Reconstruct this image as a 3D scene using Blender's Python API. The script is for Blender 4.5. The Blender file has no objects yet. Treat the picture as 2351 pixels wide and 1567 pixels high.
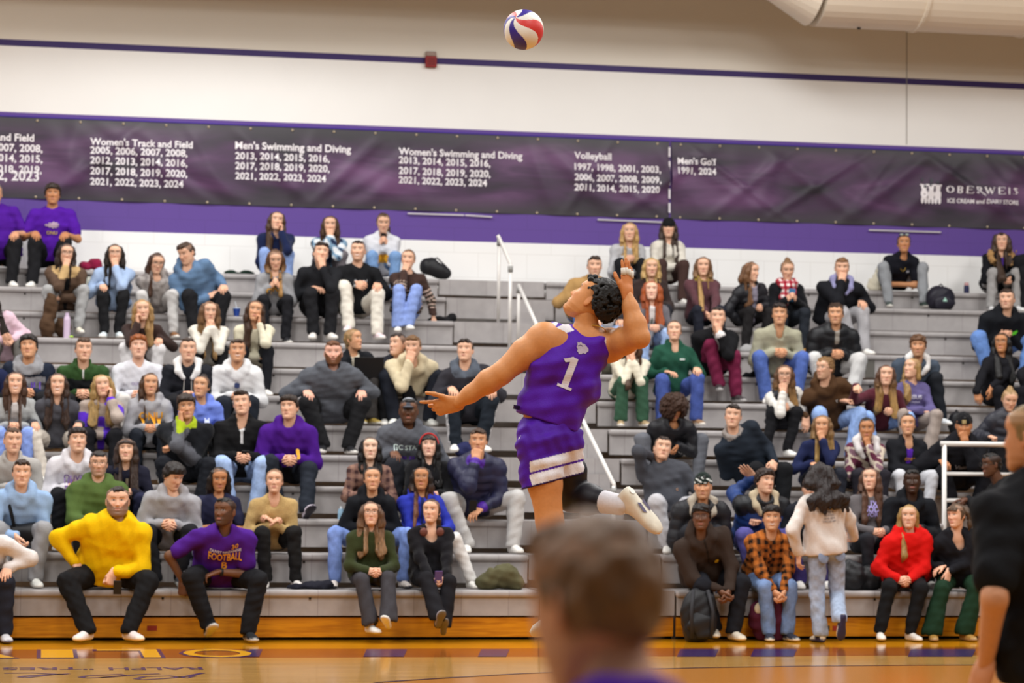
import bpy, math, random
import numpy as np
from mathutils import Vector, Matrix
from mathutils.bvhtree import BVHTree

SC = bpy.context.scene
COL = SC.collection
rng = random.Random(7)
V3 = lambda *a: np.array(a, dtype=np.float64)

# ---------------------------------------------------------------- camera
F, CX, CY = 5600.0, 1175.5, 783.5          # focal length in pixels of the 2351 x 1567 frame
CAMH, PITCH, ROLL = 1.5, 0.05525, 0.01088
_r0, _u0, _f0 = V3(1, 0, 0), V3(0, -math.sin(PITCH), math.cos(PITCH)), V3(0, math.cos(PITCH), math.sin(PITCH))
_cr, _sr = math.cos(ROLL), math.sin(ROLL)
CR, CU = _cr*_r0 + _sr*_u0, _cr*_u0 - _sr*_r0
CAM = V3(0, 0, CAMH)
cd = bpy.data.cameras.new('camera')
cam = bpy.data.objects.new('camera', cd)
COL.objects.link(cam)
cd.sensor_width = 36.0
cd.lens = F/2351*36.0
cd.clip_end = 200
cam.matrix_world = Matrix(((CR[0], CU[0], -_f0[0], 0), (CR[1], CU[1], -_f0[1], 0), (CR[2], CU[2], -_f0[2], CAMH), (0, 0, 0, 1)))
cd.dof.use_dof = True
cd.dof.focus_distance = 15.0
cd.dof.aperture_fstop = 2.8
SC.camera = cam

# ---------------------------------------------------------------- world, lamps, exposure
w = bpy.data.worlds.new('gym_ambient'); SC.world = w; w.use_nodes = True
w.node_tree.nodes['Background'].inputs[0].default_value = (1.0, 0.97, 0.93, 1)
w.node_tree.nodes['Background'].inputs[1].default_value = 0.09
def lamp(x, y, z, sx, sy, watts, rot=(0, 0, 0), col=(1.0, 0.985, 0.965), spread=math.pi):
    l = bpy.data.lights.new('high_bay_and_wash_light', 'AREA'); l.shape = 'RECTANGLE'
    l.size, l.size_y, l.energy, l.color, l.spread = sx, sy, watts, col, spread
    o = bpy.data.objects.new('high_bay_and_wash_light', l); o.location = (x, y, z); o.rotation_euler = rot
    COL.objects.link(o)
for _y, _e in ((3, 135), (9, 185), (15, 230), (20.5, 235), (25.2, 185)):  # last row is an added wash for the back wall and top benches
    for _x in (-9, -3, 3, 9):
        lamp(_x, _y, 8.3, 1.6, 1.6, _e)
vs = SC.view_settings
SC.display_settings.display_device = 'sRGB'
vs.view_transform = 'Standard'; vs.look = 'None'; vs.exposure = 0.35; vs.gamma = 1.0; vs.use_curve_mapping = False
SC.cycles.use_denoising = True
SC.cycles.max_bounces = 5; SC.cycles.diffuse_bounces = 3; SC.cycles.glossy_bounces = 3
SC.cycles.transmission_bounces = 4; SC.cycles.caustics_reflective = False; SC.cycles.caustics_refractive = False

# ---------------------------------------------------------------- bleacher frame and pixel helpers
TH, DB, RUN, RISE, Z0 = 0.18905, 22.497, 0.563, 0.3104, 0.4522
BU, BV, UP = V3(math.cos(TH), math.sin(TH), 0), V3(-math.sin(TH), math.cos(TH), 0), V3(0, 0, 1)
BO = V3(0, DB, 0)
def W(u, v, z): return BO + u*BU + v*BV + z*UP
def rowz(k): return Z0 + RISE*k - (0.055 if k == 11 else 0)
def ray(px, py): return _f0 + (px-CX)/F*CR - (py-CY)/F*CU
def at_v(px, py, v):
    d = ray(px, py); t = ((BO + v*BV - CAM) @ BV)/(d @ BV); return CAM + t*d
def at_y(px, py, y):
    d = ray(px, py); return CAM + d*(y/d[1])
def at_z(px, py, z):
    d = ray(px, py); return CAM + d*((z-CAMH)/d[2])
def uvz(p): q = p - BO; return q @ BU, q @ BV, p[2]
def pix(p):
    q = p - CAM; d = q @ _f0; return CX + F*(q @ CR)/d, CY - F*(q @ CU)/d

# ---------------------------------------------------------------- colours and materials
def C(h, g=1.0):
    if not isinstance(h, str): return tuple(h)
    c = [int(h[i:i+2], 16)/255 for i in (0, 2, 4)]
    return tuple(min(1, g*(x/12.92 if x <= 0.04045 else ((x+0.055)/1.055)**2.4)) for x in c)
_mats = {}
def nodes(name):
    m = bpy.data.materials.new(name); m.use_nodes = True
    nt = m.node_tree; return m, nt, nt.nodes['Principled BSDF'], nt.nodes.new, nt.links.new
def mat(name, hx, rough=0.6, var=0.06, scale=20, bump=0.0, metal=0.0, spec=0.3, stretch=(1, 1, 1)):
    key = (name, hx, rough)
    if key in _mats: return _mats[key]
    m, nt, b, N, L = nodes(name)
    c = C(hx)
    b.inputs['Roughness'].default_value = rough; b.inputs['Metallic'].default_value = metal
    b.inputs['Specular IOR Level'].default_value = spec
    tc, mp, no, mx = N('ShaderNodeTexCoord'), N('ShaderNodeMapping'), N('ShaderNodeTexNoise'), N('ShaderNodeMix')
    mp.inputs['Scale'].default_value = stretch
    L(tc.outputs['Object'], mp.inputs[0]); L(mp.outputs[0], no.inputs['Vector'])
    no.inputs['Scale'].default_value = scale; no.inputs['Detail'].default_value = 3
    mx.data_type = 'RGBA'
    mx.inputs[6].default_value = tuple(x*(1-var) for x in c)+(1,)
    mx.inputs[7].default_value = tuple(min(1, x*(1+var)) for x in c)+(1,)
    L(no.outputs[0], mx.inputs[0]); L(mx.outputs[2], b.inputs['Base Color'])
    if bump:
        bp = N('ShaderNodeBump'); bp.inputs['Strength'].default_value = bump; bp.inputs['Distance'].default_value = 0.004
        L(no.outputs[0], bp.inputs['Height']); L(bp.outputs[0], b.inputs['Normal'])
    _mats[key] = m; return m
def attr_mat(name, rough, scale, var, bump, spec=0.25, stretch=(1, 1, 1), sheen=0.0, dist=0.004):
    """base colour from the mesh's own colour attribute, with a noise weave over it"""
    if name in _mats: return _mats[name]
    m, nt, b, N, L = nodes(name)
    b.inputs['Roughness'].default_value = rough; b.inputs['Specular IOR Level'].default_value = spec
    b.inputs['Sheen Weight'].default_value = sheen
    at, tc, mp, no, mx = N('ShaderNodeAttribute'), N('ShaderNodeTexCoord'), N('ShaderNodeMapping'), N('ShaderNodeTexNoise'), N('ShaderNodeMix')
    at.attribute_name = 'Col'
    mp.inputs['Scale'].default_value = stretch
    L(tc.outputs['Object'], mp.inputs[0]); L(mp.outputs[0], no.inputs['Vector'])
    no.inputs['Scale'].default_value = scale; no.inputs['Detail'].default_value = 4
    mr = N('ShaderNodeMapRange'); mr.inputs[1].default_value = 0.3; mr.inputs[2].default_value = 0.7
    mr.inputs[3].default_value = 1-var; mr.inputs[4].default_value = 1+var
    L(no.outputs[0], mr.inputs[0])
    mx.data_type = 'RGBA'; mx.blend_type = 'MULTIPLY'; mx.inputs[0].default_value = 1.0
    L(at.outputs['Color'], mx.inputs[6]); L(mr.outputs[0], mx.inputs[7]); L(mx.outputs[2], b.inputs['Base Color'])
    bp = N('ShaderNodeBump'); bp.inputs['Strength'].default_value = bump; bp.inputs['Distance'].default_value = dist
    L(no.outputs[0], bp.inputs['Height']); L(bp.outputs[0], b.inputs['Normal'])
    _mats[name] = m; return m
SKIN = lambda: attr_mat('skin', 0.5, 60, 0.05, 0.12, 0.35)
CLOTH = lambda: attr_mat('woven_cloth', 0.85, 70, 0.06, 0.3, 0.15, sheen=0.0)
FLEECE = lambda: attr_mat('fleece_cloth', 0.95, 130, 0.14, 0.8, 0.1, sheen=0.08, dist=0.008)
NYLON = lambda: attr_mat('nylon_shell', 0.5, 25, 0.08, 0.4, 0.3)
DENIM = lambda: attr_mat('denim_cloth', 0.85, 30, 0.14, 0.35, 0.15)
HAIR = lambda: attr_mat('hair', 0.42, 26, 0.42, 1.0, 0.4, (4.0, 4.0, 0.55), dist=0.01)
CURL = lambda: attr_mat('curly_hair', 0.5, 90, 0.5, 1.0, 0.3, dist=0.012)

# ---------------------------------------------------------------- mesh helpers
def tag(o, label=None, cat=None, group=None, kind=None):
    if label: o['label'] = label
    if cat: o['category'] = cat
    if group: o['group'] = group
    if kind: o['kind'] = kind
    return o
def empty(name, loc, label=None, cat=None, group=None, kind=None):
    o = bpy.data.objects.new(name, None); o.location = tuple(loc); o.empty_display_size = 0.1
    COL.objects.link(o); return tag(o, label, cat, group, kind)
def link(name, me, parent=None, loc=None):
    o = bpy.data.objects.new(name, me); COL.objects.link(o)
    if parent is not None: o.parent = parent
    if loc is not None: o.location = tuple(loc)
    return o
def mesh_data(name, verts, faces, m=None, smooth=True, cols=None):
    """faces: (n,4) or (n,3) array, or a list of such arrays / tuples"""
    me = bpy.data.meshes.new(name)
    verts = np.asarray(verts, dtype=np.float32)
    fl = faces if isinstance(faces, list) else [faces]
    fl = [np.asarray(f, dtype=np.int32) for f in fl if len(f)] if fl and not isinstance(fl[0], tuple) else None
    if fl is None:
        me.from_pydata(verts.tolist(), [], [tuple(f) for f in faces])
    else:
        idx = np.concatenate([f.ravel() for f in fl]); tot = np.concatenate([np.full(len(f), f.shape[1]) for f in fl])
        me.vertices.add(len(verts)); me.vertices.foreach_set('co', verts.ravel())
        me.loops.add(len(idx)); me.loops.foreach_set('vertex_index', idx)
        me.polygons.add(len(tot)); me.polygons.foreach_set('loop_start', np.concatenate([[0], np.cumsum(tot)[:-1]]).astype(np.int32))
        me.update(calc_edges=True)
    if smooth: me.polygons.foreach_set('use_smooth', np.ones(len(me.polygons), dtype=bool))
    if cols is not None:
        a = me.color_attributes.new('Col', 'FLOAT_COLOR', 'POINT')
        c4 = np.ones((len(verts), 4), dtype=np.float32); c4[:, :3] = cols
        a.data.foreach_set('color', c4.ravel())
    if m is not None: me.materials.append(m)
    me.validate(); return me
def nrm(v): v = np.asarray(v, dtype=np.float64); return v/(np.linalg.norm(v)+1e-12)
class MB:
    """collects boxes, bars and tubes; build() links them as one mesh object"""
    def __init__(s): s.v, s.f = [], []
    def quadbox(s, c8):
        n = len(s.v); s.v += [tuple(p) for p in c8]
        s.f += [tuple(n+i for i in q) for q in ((0, 3, 2, 1), (4, 5, 6, 7), (0, 1, 5, 4), (1, 2, 6, 5), (2, 3, 7, 6), (3, 0, 4, 7))]
    def box(s, c, a, b, cc):
        """centre c, half vectors a, b, cc"""
        c, a, b, cc = map(np.asarray, (c, a, b, cc))
        s.quadbox([c-a-b-cc, c+a-b-cc, c+a+b-cc, c-a+b-cc, c-a-b+cc, c+a-b+cc, c+a+b+cc, c-a+b+cc])
    def bbox(s, u0, u1, v0, v1, z0, z1):
        """box in the bleachers' own axes"""
        s.quadbox([W(u0, v0, z0), W(u1, v0, z0), W(u1, v1, z0), W(u0, v1, z0), W(u0, v0, z1), W(u1, v0, z1), W(u1, v1, z1), W(u0, v1, z1)])
    def tube(s, pts, r, n=10, cap=True):
        pts = [np.asarray(p, float) for p in pts]; rs = r if isinstance(r, (list, tuple)) else [r]*len(pts)
        base = len(s.v); ref = None
        for i, p in enumerate(pts):
            t = nrm(pts[min(i+1, len(pts)-1)]-pts[max(i-1, 0)])
            if ref is None: ref = nrm(np.cross(t, V3(0.3, 0.2, 1) if abs(t[2]) < 0.9 else V3(1, 0.1, 0)))
            ref = nrm(ref - t*(ref @ t)); bi = np.cross(t, ref)
            for j in range(n):
                a = 2*math.pi*j/n; s.v.append(tuple(p + rs[i]*(math.cos(a)*ref+math.sin(a)*bi)))
        for i in range(len(pts)-1):
            for j in range(n):
                a, b = base+i*n+j, base+i*n+(j+1) % n; s.f.append((a, b, b+n, a+n))
        if cap:
            s.f.append(tuple(base+j for j in range(n))[::-1]); s.f.append(tuple(base+(len(pts)-1)*n+j for j in range(n)))
    def build(s, name, m, parent=None, loc=None, smooth=False, bevel=0.0, cols=None):
        me = mesh_data(name, s.v, s.f, m, smooth, cols)
        o = link(name, me, parent, loc)
        if bevel:
            bv = o.modifiers.new('bevel', 'BEVEL'); bv.width = bevel; bv.segments = 2; bv.limit_method = 'ANGLE'
        return o
def rel(o_mb, base):
    b = np.asarray(base); o_mb.v = [tuple(np.asarray(p)-b) for p in o_mb.v]; return o_mb

# ---------------------------------------------------------------- implicit surfaces (blended rounded cones, meshed by surface nets)
class Fld:
    def __init__(s): s.p = []; s.nz = []; s.clip = []
    def cone(s, a, b, ra, rb=None, k=0.03, n=None, e=1.0, op=1):
        s.p.append(('c', np.asarray(a, float), np.asarray(b, float), ra, ra if rb is None else rb, k, n, e, op)); return s
    def ell(s, c, r, R=None, k=0.03, op=1):
        s.p.append(('e', np.asarray(c, float), np.asarray(r, float), R, None, k, None, 1, op)); return s
    def chain(s, pts, rs, **kw):
        for i in range(len(pts)-1): s.cone(pts[i], pts[i+1], rs[i], rs[i+1], **kw)
        return s
    def noise(s, amp, freq, seed=0, stretch=(1, 1, 1)): s.nz.append((amp, freq, seed, stretch)); return s
    def cut(s, fn): s.clip.append(fn); return s      # fn(x,y,z)->distance, kept where <= 0
    def build(s, h):
        lo, hi = np.full(3, 1e9), np.full(3, -1e9)
        for p in s.p:
            if p[8] < 0: continue
            if p[0] == 'c':
                R = max(p[3], p[4])*max(1, p[7]); lo = np.minimum(lo, np.minimum(p[1], p[2])-R); hi = np.maximum(hi, np.maximum(p[1], p[2])+R)
            else:
                R = p[2] if p[3] is None else np.full(3, p[2].max()); lo = np.minimum(lo, p[1]-R); hi = np.maximum(hi, p[1]+R)
        pad = 0.035+sum(a for a, *_ in s.nz); lo -= pad; hi += pad
        n = np.ceil((hi-lo)/h).astype(int)+1
        ax = [(lo[i]+h*np.arange(n[i])).astype(np.float32) for i in range(3)]
        f = np.full(n, 0.06, dtype=np.float32)
        for kind, a, b, ra, rb, k, nn, e, op in s.p:
            if kind == 'c':
                R = max(ra, rb)*max(1, e)+k+2*h; l, g = np.minimum(a, b)-R, np.maximum(a, b)+R
            else:
                R = (b if ra is None else np.full(3, b.max()))+k+2*h; l, g = a-R, a+R
            i0 = np.clip(np.floor((l-lo)/h).astype(int), 0, n); i1 = np.clip(np.ceil((g-lo)/h).astype(int)+1, 0, n)
            if (i1 <= i0).any(): continue
            X, Y, Z = ax[0][i0[0]:i1[0], None, None]-np.float32(a[0]), ax[1][None, i0[1]:i1[1], None]-np.float32(a[1]), ax[2][None, None, i0[2]:i1[2]]-np.float32(a[2])
            if kind == 'c':
                d = (b-a).astype(np.float32); L2 = float(d @ d)+1e-12
                t = np.clip((X*d[0]+Y*d[1]+Z*d[2])/np.float32(L2), 0, 1)
                x, y, z = X-t*d[0], Y-t*d[1], Z-t*d[2]
                q = x*x+y*y+z*z
                if nn is not None:
                    m = nn.astype(np.float32); dn = x*m[0]+y*m[1]+z*m[2]; q = q+dn*dn*np.float32(1/e**2-1)
                D = (np.sqrt(np.maximum(q, 0))-(ra+t*np.float32(rb-ra)))*np.float32(min(1, e))
            else:
                if ra is None: x, y, z = X, Y, Z
                else:
                    R_ = ra.astype(np.float32)
                    x, y, z = (X*R_[i, 0]+Y*R_[i, 1]+Z*R_[i, 2] for i in range(3))
                D = (np.sqrt((x/np.float32(b[0]))**2+(y/np.float32(b[1]))**2+(z/np.float32(b[2]))**2)-1)*np.float32(b.min())
            sl = tuple(slice(i0[i], i1[i]) for i in range(3)); g = f[sl]
            gg = g if op > 0 else -g
            hh = np.clip(0.5+0.5*(gg-D)/k, 0, 1); r_ = gg*(1-hh)+D*hh-k*hh*(1-hh)
            f[sl] = r_ if op > 0 else -r_
        X, Y, Z = ax[0][:, None, None], ax[1][None, :, None], ax[2][None, None, :]
        for amp, fr, seed, st in s.nz:
            r = random.Random(seed)
            for j in range(4):
                w_ = np.array([r.gauss(0, 1)*st[i] for i in range(3)]); w_ *= fr*(0.7+0.6*r.random())/np.linalg.norm(w_)
                f += np.float32(amp*0.6)*np.sin(np.float32(w_[0])*X+np.float32(w_[1])*Y+np.float32(w_[2])*Z+np.float32(r.random()*6.3))
        for fn in s.clip: f = np.maximum(f, fn(X, Y, Z))
        f[0] = f[-1] = 0.05; f[:, 0] = f[:, -1] = 0.05; f[:, :, 0] = f[:, :, -1] = 0.05
        return nets(f, lo, h)
def nets(f, lo, h):
    ins = f < 0
    c = np.zeros(tuple(x-1 for x in f.shape), dtype=np.int8)
    S = (slice(None, -1), slice(1, None))
    for i in (0, 1):
        for j in (0, 1):
            for k in (0, 1): c += ins[S[i], S[j], S[k]]
    act = np.argwhere((c > 0) & (c < 8))
    if not len(act): return np.zeros((0, 3)), np.zeros((0, 4), int)
    ids = np.full(c.shape, -1, dtype=np.int32); ids[act[:, 0], act[:, 1], act[:, 2]] = np.arange(len(act))
    cor = np.array([(i, j, k) for i in (0, 1) for j in (0, 1) for k in (0, 1)])
    val = np.stack([f[act[:, 0]+q[0], act[:, 1]+q[1], act[:, 2]+q[2]] for q in cor], 1)
    sm = np.zeros((len(act), 3)); cnt = np.zeros(len(act))
    for a in range(8):
        for b in range(a+1, 8):
            if np.abs(cor[a]-cor[b]).sum() != 1: continue
            va, vb = val[:, a], val[:, b]; m = (va < 0) != (vb < 0)
            t = np.where(m, va/np.where(m, va-vb, 1), 0)
            sm += m[:, None]*(cor[a]+t[:, None]*(cor[b]-cor[a])); cnt += m
    v = lo+h*(act+sm/cnt[:, None])
    faces = []
    for axis in range(3):
        o1, o2 = (axis+1) % 3, (axis+2) % 3
        s0 = [slice(None)]*3; s1 = [slice(None)]*3
        s0[axis] = slice(None, -1); s1[axis] = slice(1, None)
        a, b = ins[tuple(s0)], ins[tuple(s1)]
        e = np.argwhere(a != b)
        e = e[(e[:, o1] > 0) & (e[:, o2] > 0) & (e[:, o1] < f.shape[o1]-1) & (e[:, o2] < f.shape[o2]-1)]
        fl = a[e[:, 0], e[:, 1], e[:, 2]]
        def idx(d1, d2):
            q = e.copy(); q[:, o1] -= d1; q[:, o2] -= d2; return ids[q[:, 0], q[:, 1], q[:, 2]]
        quad = np.stack([idx(1, 1), idx(0, 1), idx(0, 0), idx(1, 0)], 1)
        quad[~fl] = quad[~fl][:, ::-1]; faces.append(quad)
    return v, np.concatenate(faces)
def smooth(v, q, it=1, lam=0.5):
    a = np.concatenate([q[:, 0], q[:, 1], q[:, 2], q[:, 3]]); b = np.concatenate([q[:, 1], q[:, 2], q[:, 3], q[:, 0]])
    n = len(v); deg = np.bincount(a, minlength=n)+np.bincount(b, minlength=n)
    for _ in range(it):
        s_ = np.stack([np.bincount(a, v[b, i], n)+np.bincount(b, v[a, i], n) for i in range(3)], 1)
        v = v+lam*(s_/np.maximum(deg, 1)[:, None]-v)
    return v
def ik(a, t, l1, l2, pole):
    d = t-a; L = np.linalg.norm(d); mx = (l1+l2)*0.995
    if L > mx: t = a+d*(mx/L); d = t-a; L = mx
    L = max(L, abs(l1-l2)+0.02); dn = nrm(d)
    x = (l1*l1-l2*l2+L*L)/(2*L); h = math.sqrt(max(l1*l1-x*x, 1e-6))
    p = pole-dn*(pole @ dn); return a+dn*x+nrm(p)*h, t
# ================================================================ the gym
VW = 6.94
U_AL, U_AR = 0.29, 1.6
def wall_material():
    m, nt, b, N, L = nodes('painted_block_wall')
    b.inputs['Roughness'].default_value = 0.55; b.inputs['Specular IOR Level'].default_value = 0.3
    tc, sx, rp = N('ShaderNodeTexCoord'), N('ShaderNodeSeparateXYZ'), N('ShaderNodeValToRGB')
    L(tc.outputs['Object'], sx.inputs[0])
    mr = N('ShaderNodeMapRange'); mr.inputs[1].default_value = 0; mr.inputs[2].default_value = 10
    L(sx.outputs['Z'], mr.inputs[0]); L(mr.outputs[0], rp.inputs[0])
    cr = rp.color_ramp; cr.interpolation = 'CONSTANT'
    st = [(0, 'f3f2f0'), (0.432, '5f4493'), (0.5695, 'f0f0ee'), (0.6462, '3a2a66'), (0.655, 'e2ddd2')]  # topmost stop paints the tan shade of the upper wall
    cr.elements[0].color = C(st[0][1])+(1,); cr.elements[1].position = st[1][0]; cr.elements[1].color = C(st[1][1])+(1,)
    for p, c in st[2:]: e = cr.elements.new(p); e.color = C(c)+(1,)
    mp, br = N('ShaderNodeMapping'), N('ShaderNodeTexBrick')
    mp.inputs['Rotation'].default_value = (math.pi/2, 0, 0)
    L(tc.outputs['Object'], mp.inputs[0]); L(mp.outputs[0], br.inputs['Vector'])
    br.inputs['Scale'].default_value = 1; br.inputs['Brick Width'].default_value = 0.6; br.inputs['Row Height'].default_value = 0.3
    br.inputs['Mortar Size'].default_value = 0.004
    br.inputs['Color1'].default_value = br.inputs['Color2'].default_value = (1, 1, 1, 1); br.inputs['Mortar'].default_value = (0.88, 0.87, 0.86, 1)
    lt = N('ShaderNodeMath'); lt.operation = 'LESS_THAN'; lt.inputs[1].default_value = 4.7; L(sx.outputs['Z'], lt.inputs[0])
    mx = N('ShaderNodeMix'); mx.data_type = 'RGBA'; mx.blend_type = 'MULTIPLY'
    L(lt.outputs[0], mx.inputs[0]); L(rp.outputs[0], mx.inputs[6]); L(br.outputs[0], mx.inputs[7])
    no = N('ShaderNodeTexNoise'); no.inputs['Scale'].default_value = 1.6; L(tc.outputs['Object'], no.inputs['Vector'])
    m2 = N('ShaderNodeMix'); m2.data_type = 'RGBA'; m2.blend_type = 'MULTIPLY'; m2.inputs[0].default_value = 0.06
    L(mx.outputs[2], m2.inputs[6]); L(no.outputs[0], m2.inputs[7]); L(m2.outputs[2], b.inputs['Base Color'])
    return m
def bl_obj(name, mb, m, parent=None, base=None, **kw):
    """mesh built in world axes but stored in the bleachers' axes, so that object coordinates run along u, v, z"""
    base = V3(*BO) if base is None else base
    R = np.array([BU, BV, UP])
    mb.v = [tuple(R @ (np.asarray(p)-base)) for p in mb.v]
    o = mb.build(name, m, None, **kw)
    o.matrix_world = Matrix(((BU[0], BV[0], 0, base[0]), (BU[1], BV[1], 0, base[1]), (0, 0, 1, base[2]), (0, 0, 0, 1)))
    if parent is not None:
        o.matrix_world = Matrix.Identity(4)
        o.rotation_euler = (0, 0, TH); o.location = tuple(base-np.array(parent.location)); o.parent = parent
    return o
mb = MB(); mb.bbox(-16, 18, VW, VW+0.3, 0, 6.0); mb.bbox(-16, 18, VW, VW+0.3, 6.0, 9.5)
tag(bl_obj('wall_back', mb, wall_material()), kind='structure')
mb = MB(); mb.bbox(6.35, 6.36, VW-0.004, VW+0.01, 5.72, 9.5)
tag(bl_obj('trim_1', mb, mat('wall_joint', '8d8a85', 0.8)), kind='structure')

def floor_material():
    m, nt, b, N, L = nodes('maple_court_floor')
    tc, sx = N('ShaderNodeTexCoord'), N('ShaderNodeSeparateXYZ')
    L(tc.outputs['Object'], sx.inputs[0])
    rp = N('ShaderNodeValToRGB'); mr = N('ShaderNodeMapRange')
    mr.inputs[1].default_value = -10; mr.inputs[2].default_value = 0
    L(sx.outputs['Y'], mr.inputs[0]); L(mr.outputs[0], rp.inputs[0])
    cr = rp.color_ramp; cr.interpolation = 'CONSTANT'
    cr.elements[0].color = C('bd8f4e')+(1,); cr.elements[1].position = 0.796; cr.elements[1].color = C('8a4a22')+(1,)
    e = cr.elements.new(0.897); e.color = C('c4850f')+(1,)
    mp, br = N('ShaderNodeMapping'), N('ShaderNodeTexBrick')
    L(tc.outputs['Object'], mp.inputs[0]); L(mp.outputs[0], br.inputs['Vector'])
    br.inputs['Scale'].default_value = 1; br.inputs['Brick Width'].default_value = 1.1; br.inputs['Row Height'].default_value = 0.057
    br.inputs['Mortar Size'].default_value = 0.0012; br.inputs['Bias'].default_value = 0.0
    br.inputs['Color1'].default_value = (1.08, 1.07, 1.05, 1); br.inputs['Color2'].default_value = (0.86, 0.84, 0.8, 1); br.inputs['Mortar'].default_value = (0.5, 0.42, 0.35, 1)
    no = N('ShaderNodeTexNoise'); no.inputs['Scale'].default_value = 3; no.inputs['Detail'].default_value = 4
    mp2 = N('ShaderNodeMapping'); mp2.inputs['Scale'].default_value = (0.6, 9, 1); L(tc.outputs['Object'], mp2.inputs[0]); L(mp2.outputs[0], no.inputs['Vector'])
    mx = N('ShaderNodeMix'); mx.data_type = 'RGBA'; mx.blend_type = 'MULTIPLY'; mx.inputs[0].default_value = 0.8
    L(rp.outputs[0], mx.inputs[6]); L(br.outputs[0], mx.inputs[7])
    m2 = N('ShaderNodeMix'); m2.data_type = 'RGBA'; m2.blend_type = 'OVERLAY'; m2.inputs[0].default_value = 0.3
    L(mx.outputs[2], m2.inputs[6]); L(no.outputs[0], m2.inputs[7]); L(m2.outputs[2], b.inputs['Base Color'])
    b.inputs['Roughness'].default_value = 0.13; b.inputs['Specular IOR Level'].default_value = 0.35
    b.inputs['Coat Weight'].default_value = 0.2; b.inputs['Coat Roughness'].default_value = 0.06
    return m
mb = MB(); mb.bbox(-16, 18, -26, VW+0.3, -0.1, 0.0)
floor = tag(bl_obj('floor', mb, floor_material()), kind='structure')

# --- lettering, lines and plain purple blocks on the floor (flat in the real place too)
def text2d(body, size=1.0, off=0.0, xs=1.0):
    cu = bpy.data.curves.new('lettering', 'FONT'); cu.body = body; cu.size = size; cu.offset = off; cu.resolution_u = 3
    o = bpy.data.objects.new('lettering', cu); COL.objects.link(o)
    dg = bpy.context.evaluated_depsgraph_get()
    me = bpy.data.meshes.new_from_object(o.evaluated_get(dg))
    v = np.array([p.co[:] for p in me.vertices]) if len(me.vertices) else np.zeros((0, 3))
    f = [tuple(p.vertices) for p in me.polygons]
    bpy.data.objects.remove(o); bpy.data.curves.remove(cu); bpy.data.meshes.remove(me)
    if len(v): v[:, 0] *= xs
    return v, f
def fit(v, w=None, h=None):
    """scale 2d lettering to a width and/or a height, origin at its lower left corner"""
    v = v.copy(); lo, hi = v.min(0), v.max(0); v -= lo; s = np.ones(3); d = np.maximum(hi-lo, 1e-6)
    if w: s[0] = w/d[0]
    if h: s[1] = h/d[1]
    if w and not h: s[1] = s[0]
    if h and not w: s[0] = s[1]
    return v*s
def floor_mark(name, v2, f, hx, z=0.002):
    me = mesh_data(name, [(p[0], p[1], z) for p in v2], f, mat('court_paint_'+hx, hx, 0.2, 0.03), False)
    return link(name, me, floor)
def fuv(px, py):
    q = uvz(at_z(px, py, 0)); return q[0], q[1]
# large word along the baseline band, read from the far side
def upside(v, u_right, v_top, w_, h_):
    v = fit(v, w_, h_); return np.stack([u_right-v[:, 0], v_top-v[:, 1], v[:, 2]], 1)
u1 = fuv(577, 1498)[0]; u0 = fuv(419, 1498)[0]; wO = u1-u0
_x = u1
for ch, ww in (('O', wO), ('L', 0.5), ('I', 0.26), ('V', 0.62), ('E', 0.5), ('T', 0.5)):
    v, f = text2d(ch, 1.0, 0.03)
    v_ = upside(v, _x+0.035, -1.02, ww+0.07, 1.02); floor_mark('floor_marking', v_, f, '2e1d4e', 0.0015)
    v, f = text2d(ch, 1.0, 0.01)
    v_ = upside(v, _x, -1.06, ww, 0.92); floor_mark('floor_marking', v_, f, 'd59a1e', 0.003)
    _x -= ww+0.2
for a, b_ in ((575, 603), (842, 935), (1105, 1170), (1562, 1650), (1731, 1830), (2092, 2240)):  # plain dark purple blocks along the band
    q = [fuv(a, 1490), fuv(b_, 1490), fuv(b_-8, 1507), fuv(a-8, 1507)]
    floor_mark('floor_marking', [(*p, 0) for p in q], [(0, 3, 2, 1)], '33214f', 0.0025)
v, f = text2d('RALPH', 1.0, 0.015); floor_mark('floor_marking', upside(v, fuv(466, 1535)[0], fuv(466, 1531)[1], fuv(466, 1535)[0]-fuv(250, 1535)[0], 0.24), f, '4a3357')
v, f = text2d('"TRES', 1.0, 0.015); floor_mark('floor_marking', upside(v, fuv(215, 1535)[0], fuv(215, 1531)[1], fuv(215, 1535)[0]-fuv(5, 1535)[0], 0.24), f, '4a3357')
def ribbon(pts, w_):
    v, f = [], []
    for i, p in enumerate(pts):
        a, b_ = np.array(pts[max(i-1, 0)]), np.array(pts[min(i+1, len(pts)-1)]); d = nrm(np.append(b_-a, 0)); n = np.array([-d[1], d[0]])*w_/2
        v += [(*(np.array(p)+n), 0), (*(np.array(p)-n), 0)]
        if i: f.append((2*i-2, 2*i-1, 2*i+1, 2*i))
    return v, f
for loop in ([(466, 1544), (430, 1552), (380, 1557), (330, 1560), (312, 1558), (330, 1553), (390, 1551), (430, 1556), (448, 1551)],
             [(366, 1546), (320, 1548), (250, 1554), (200, 1556), (185, 1554), (200, 1551), (280, 1547), (285, 1550), (230, 1555)],
             [(160, 1546), (120, 1548), (60, 1555), (45, 1554), (60, 1551), (110, 1548), (150, 1548), (75, 1544), (10, 1545)]):
    v, f = ribbon([fuv(*p) for p in loop], 0.05); floor_mark('floor_marking', v, f, '4a3357')
arc = [(860, 1567), (1030, 1556), (1200, 1546), (1400, 1538), (1600, 1533), (1850, 1529), (2100, 1527), (2351, 1526), (2500, 1526)]
pa = [fuv(*p) for p in arc]
v, f = ribbon(pa, 0.05); floor_mark('floor_line', v, f, '3b2233', 0.004)
n_ = len(pa); vv = [(*p, 0) for p in pa]+[(p[0]-1.0, -14, 0) for p in pa]
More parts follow.
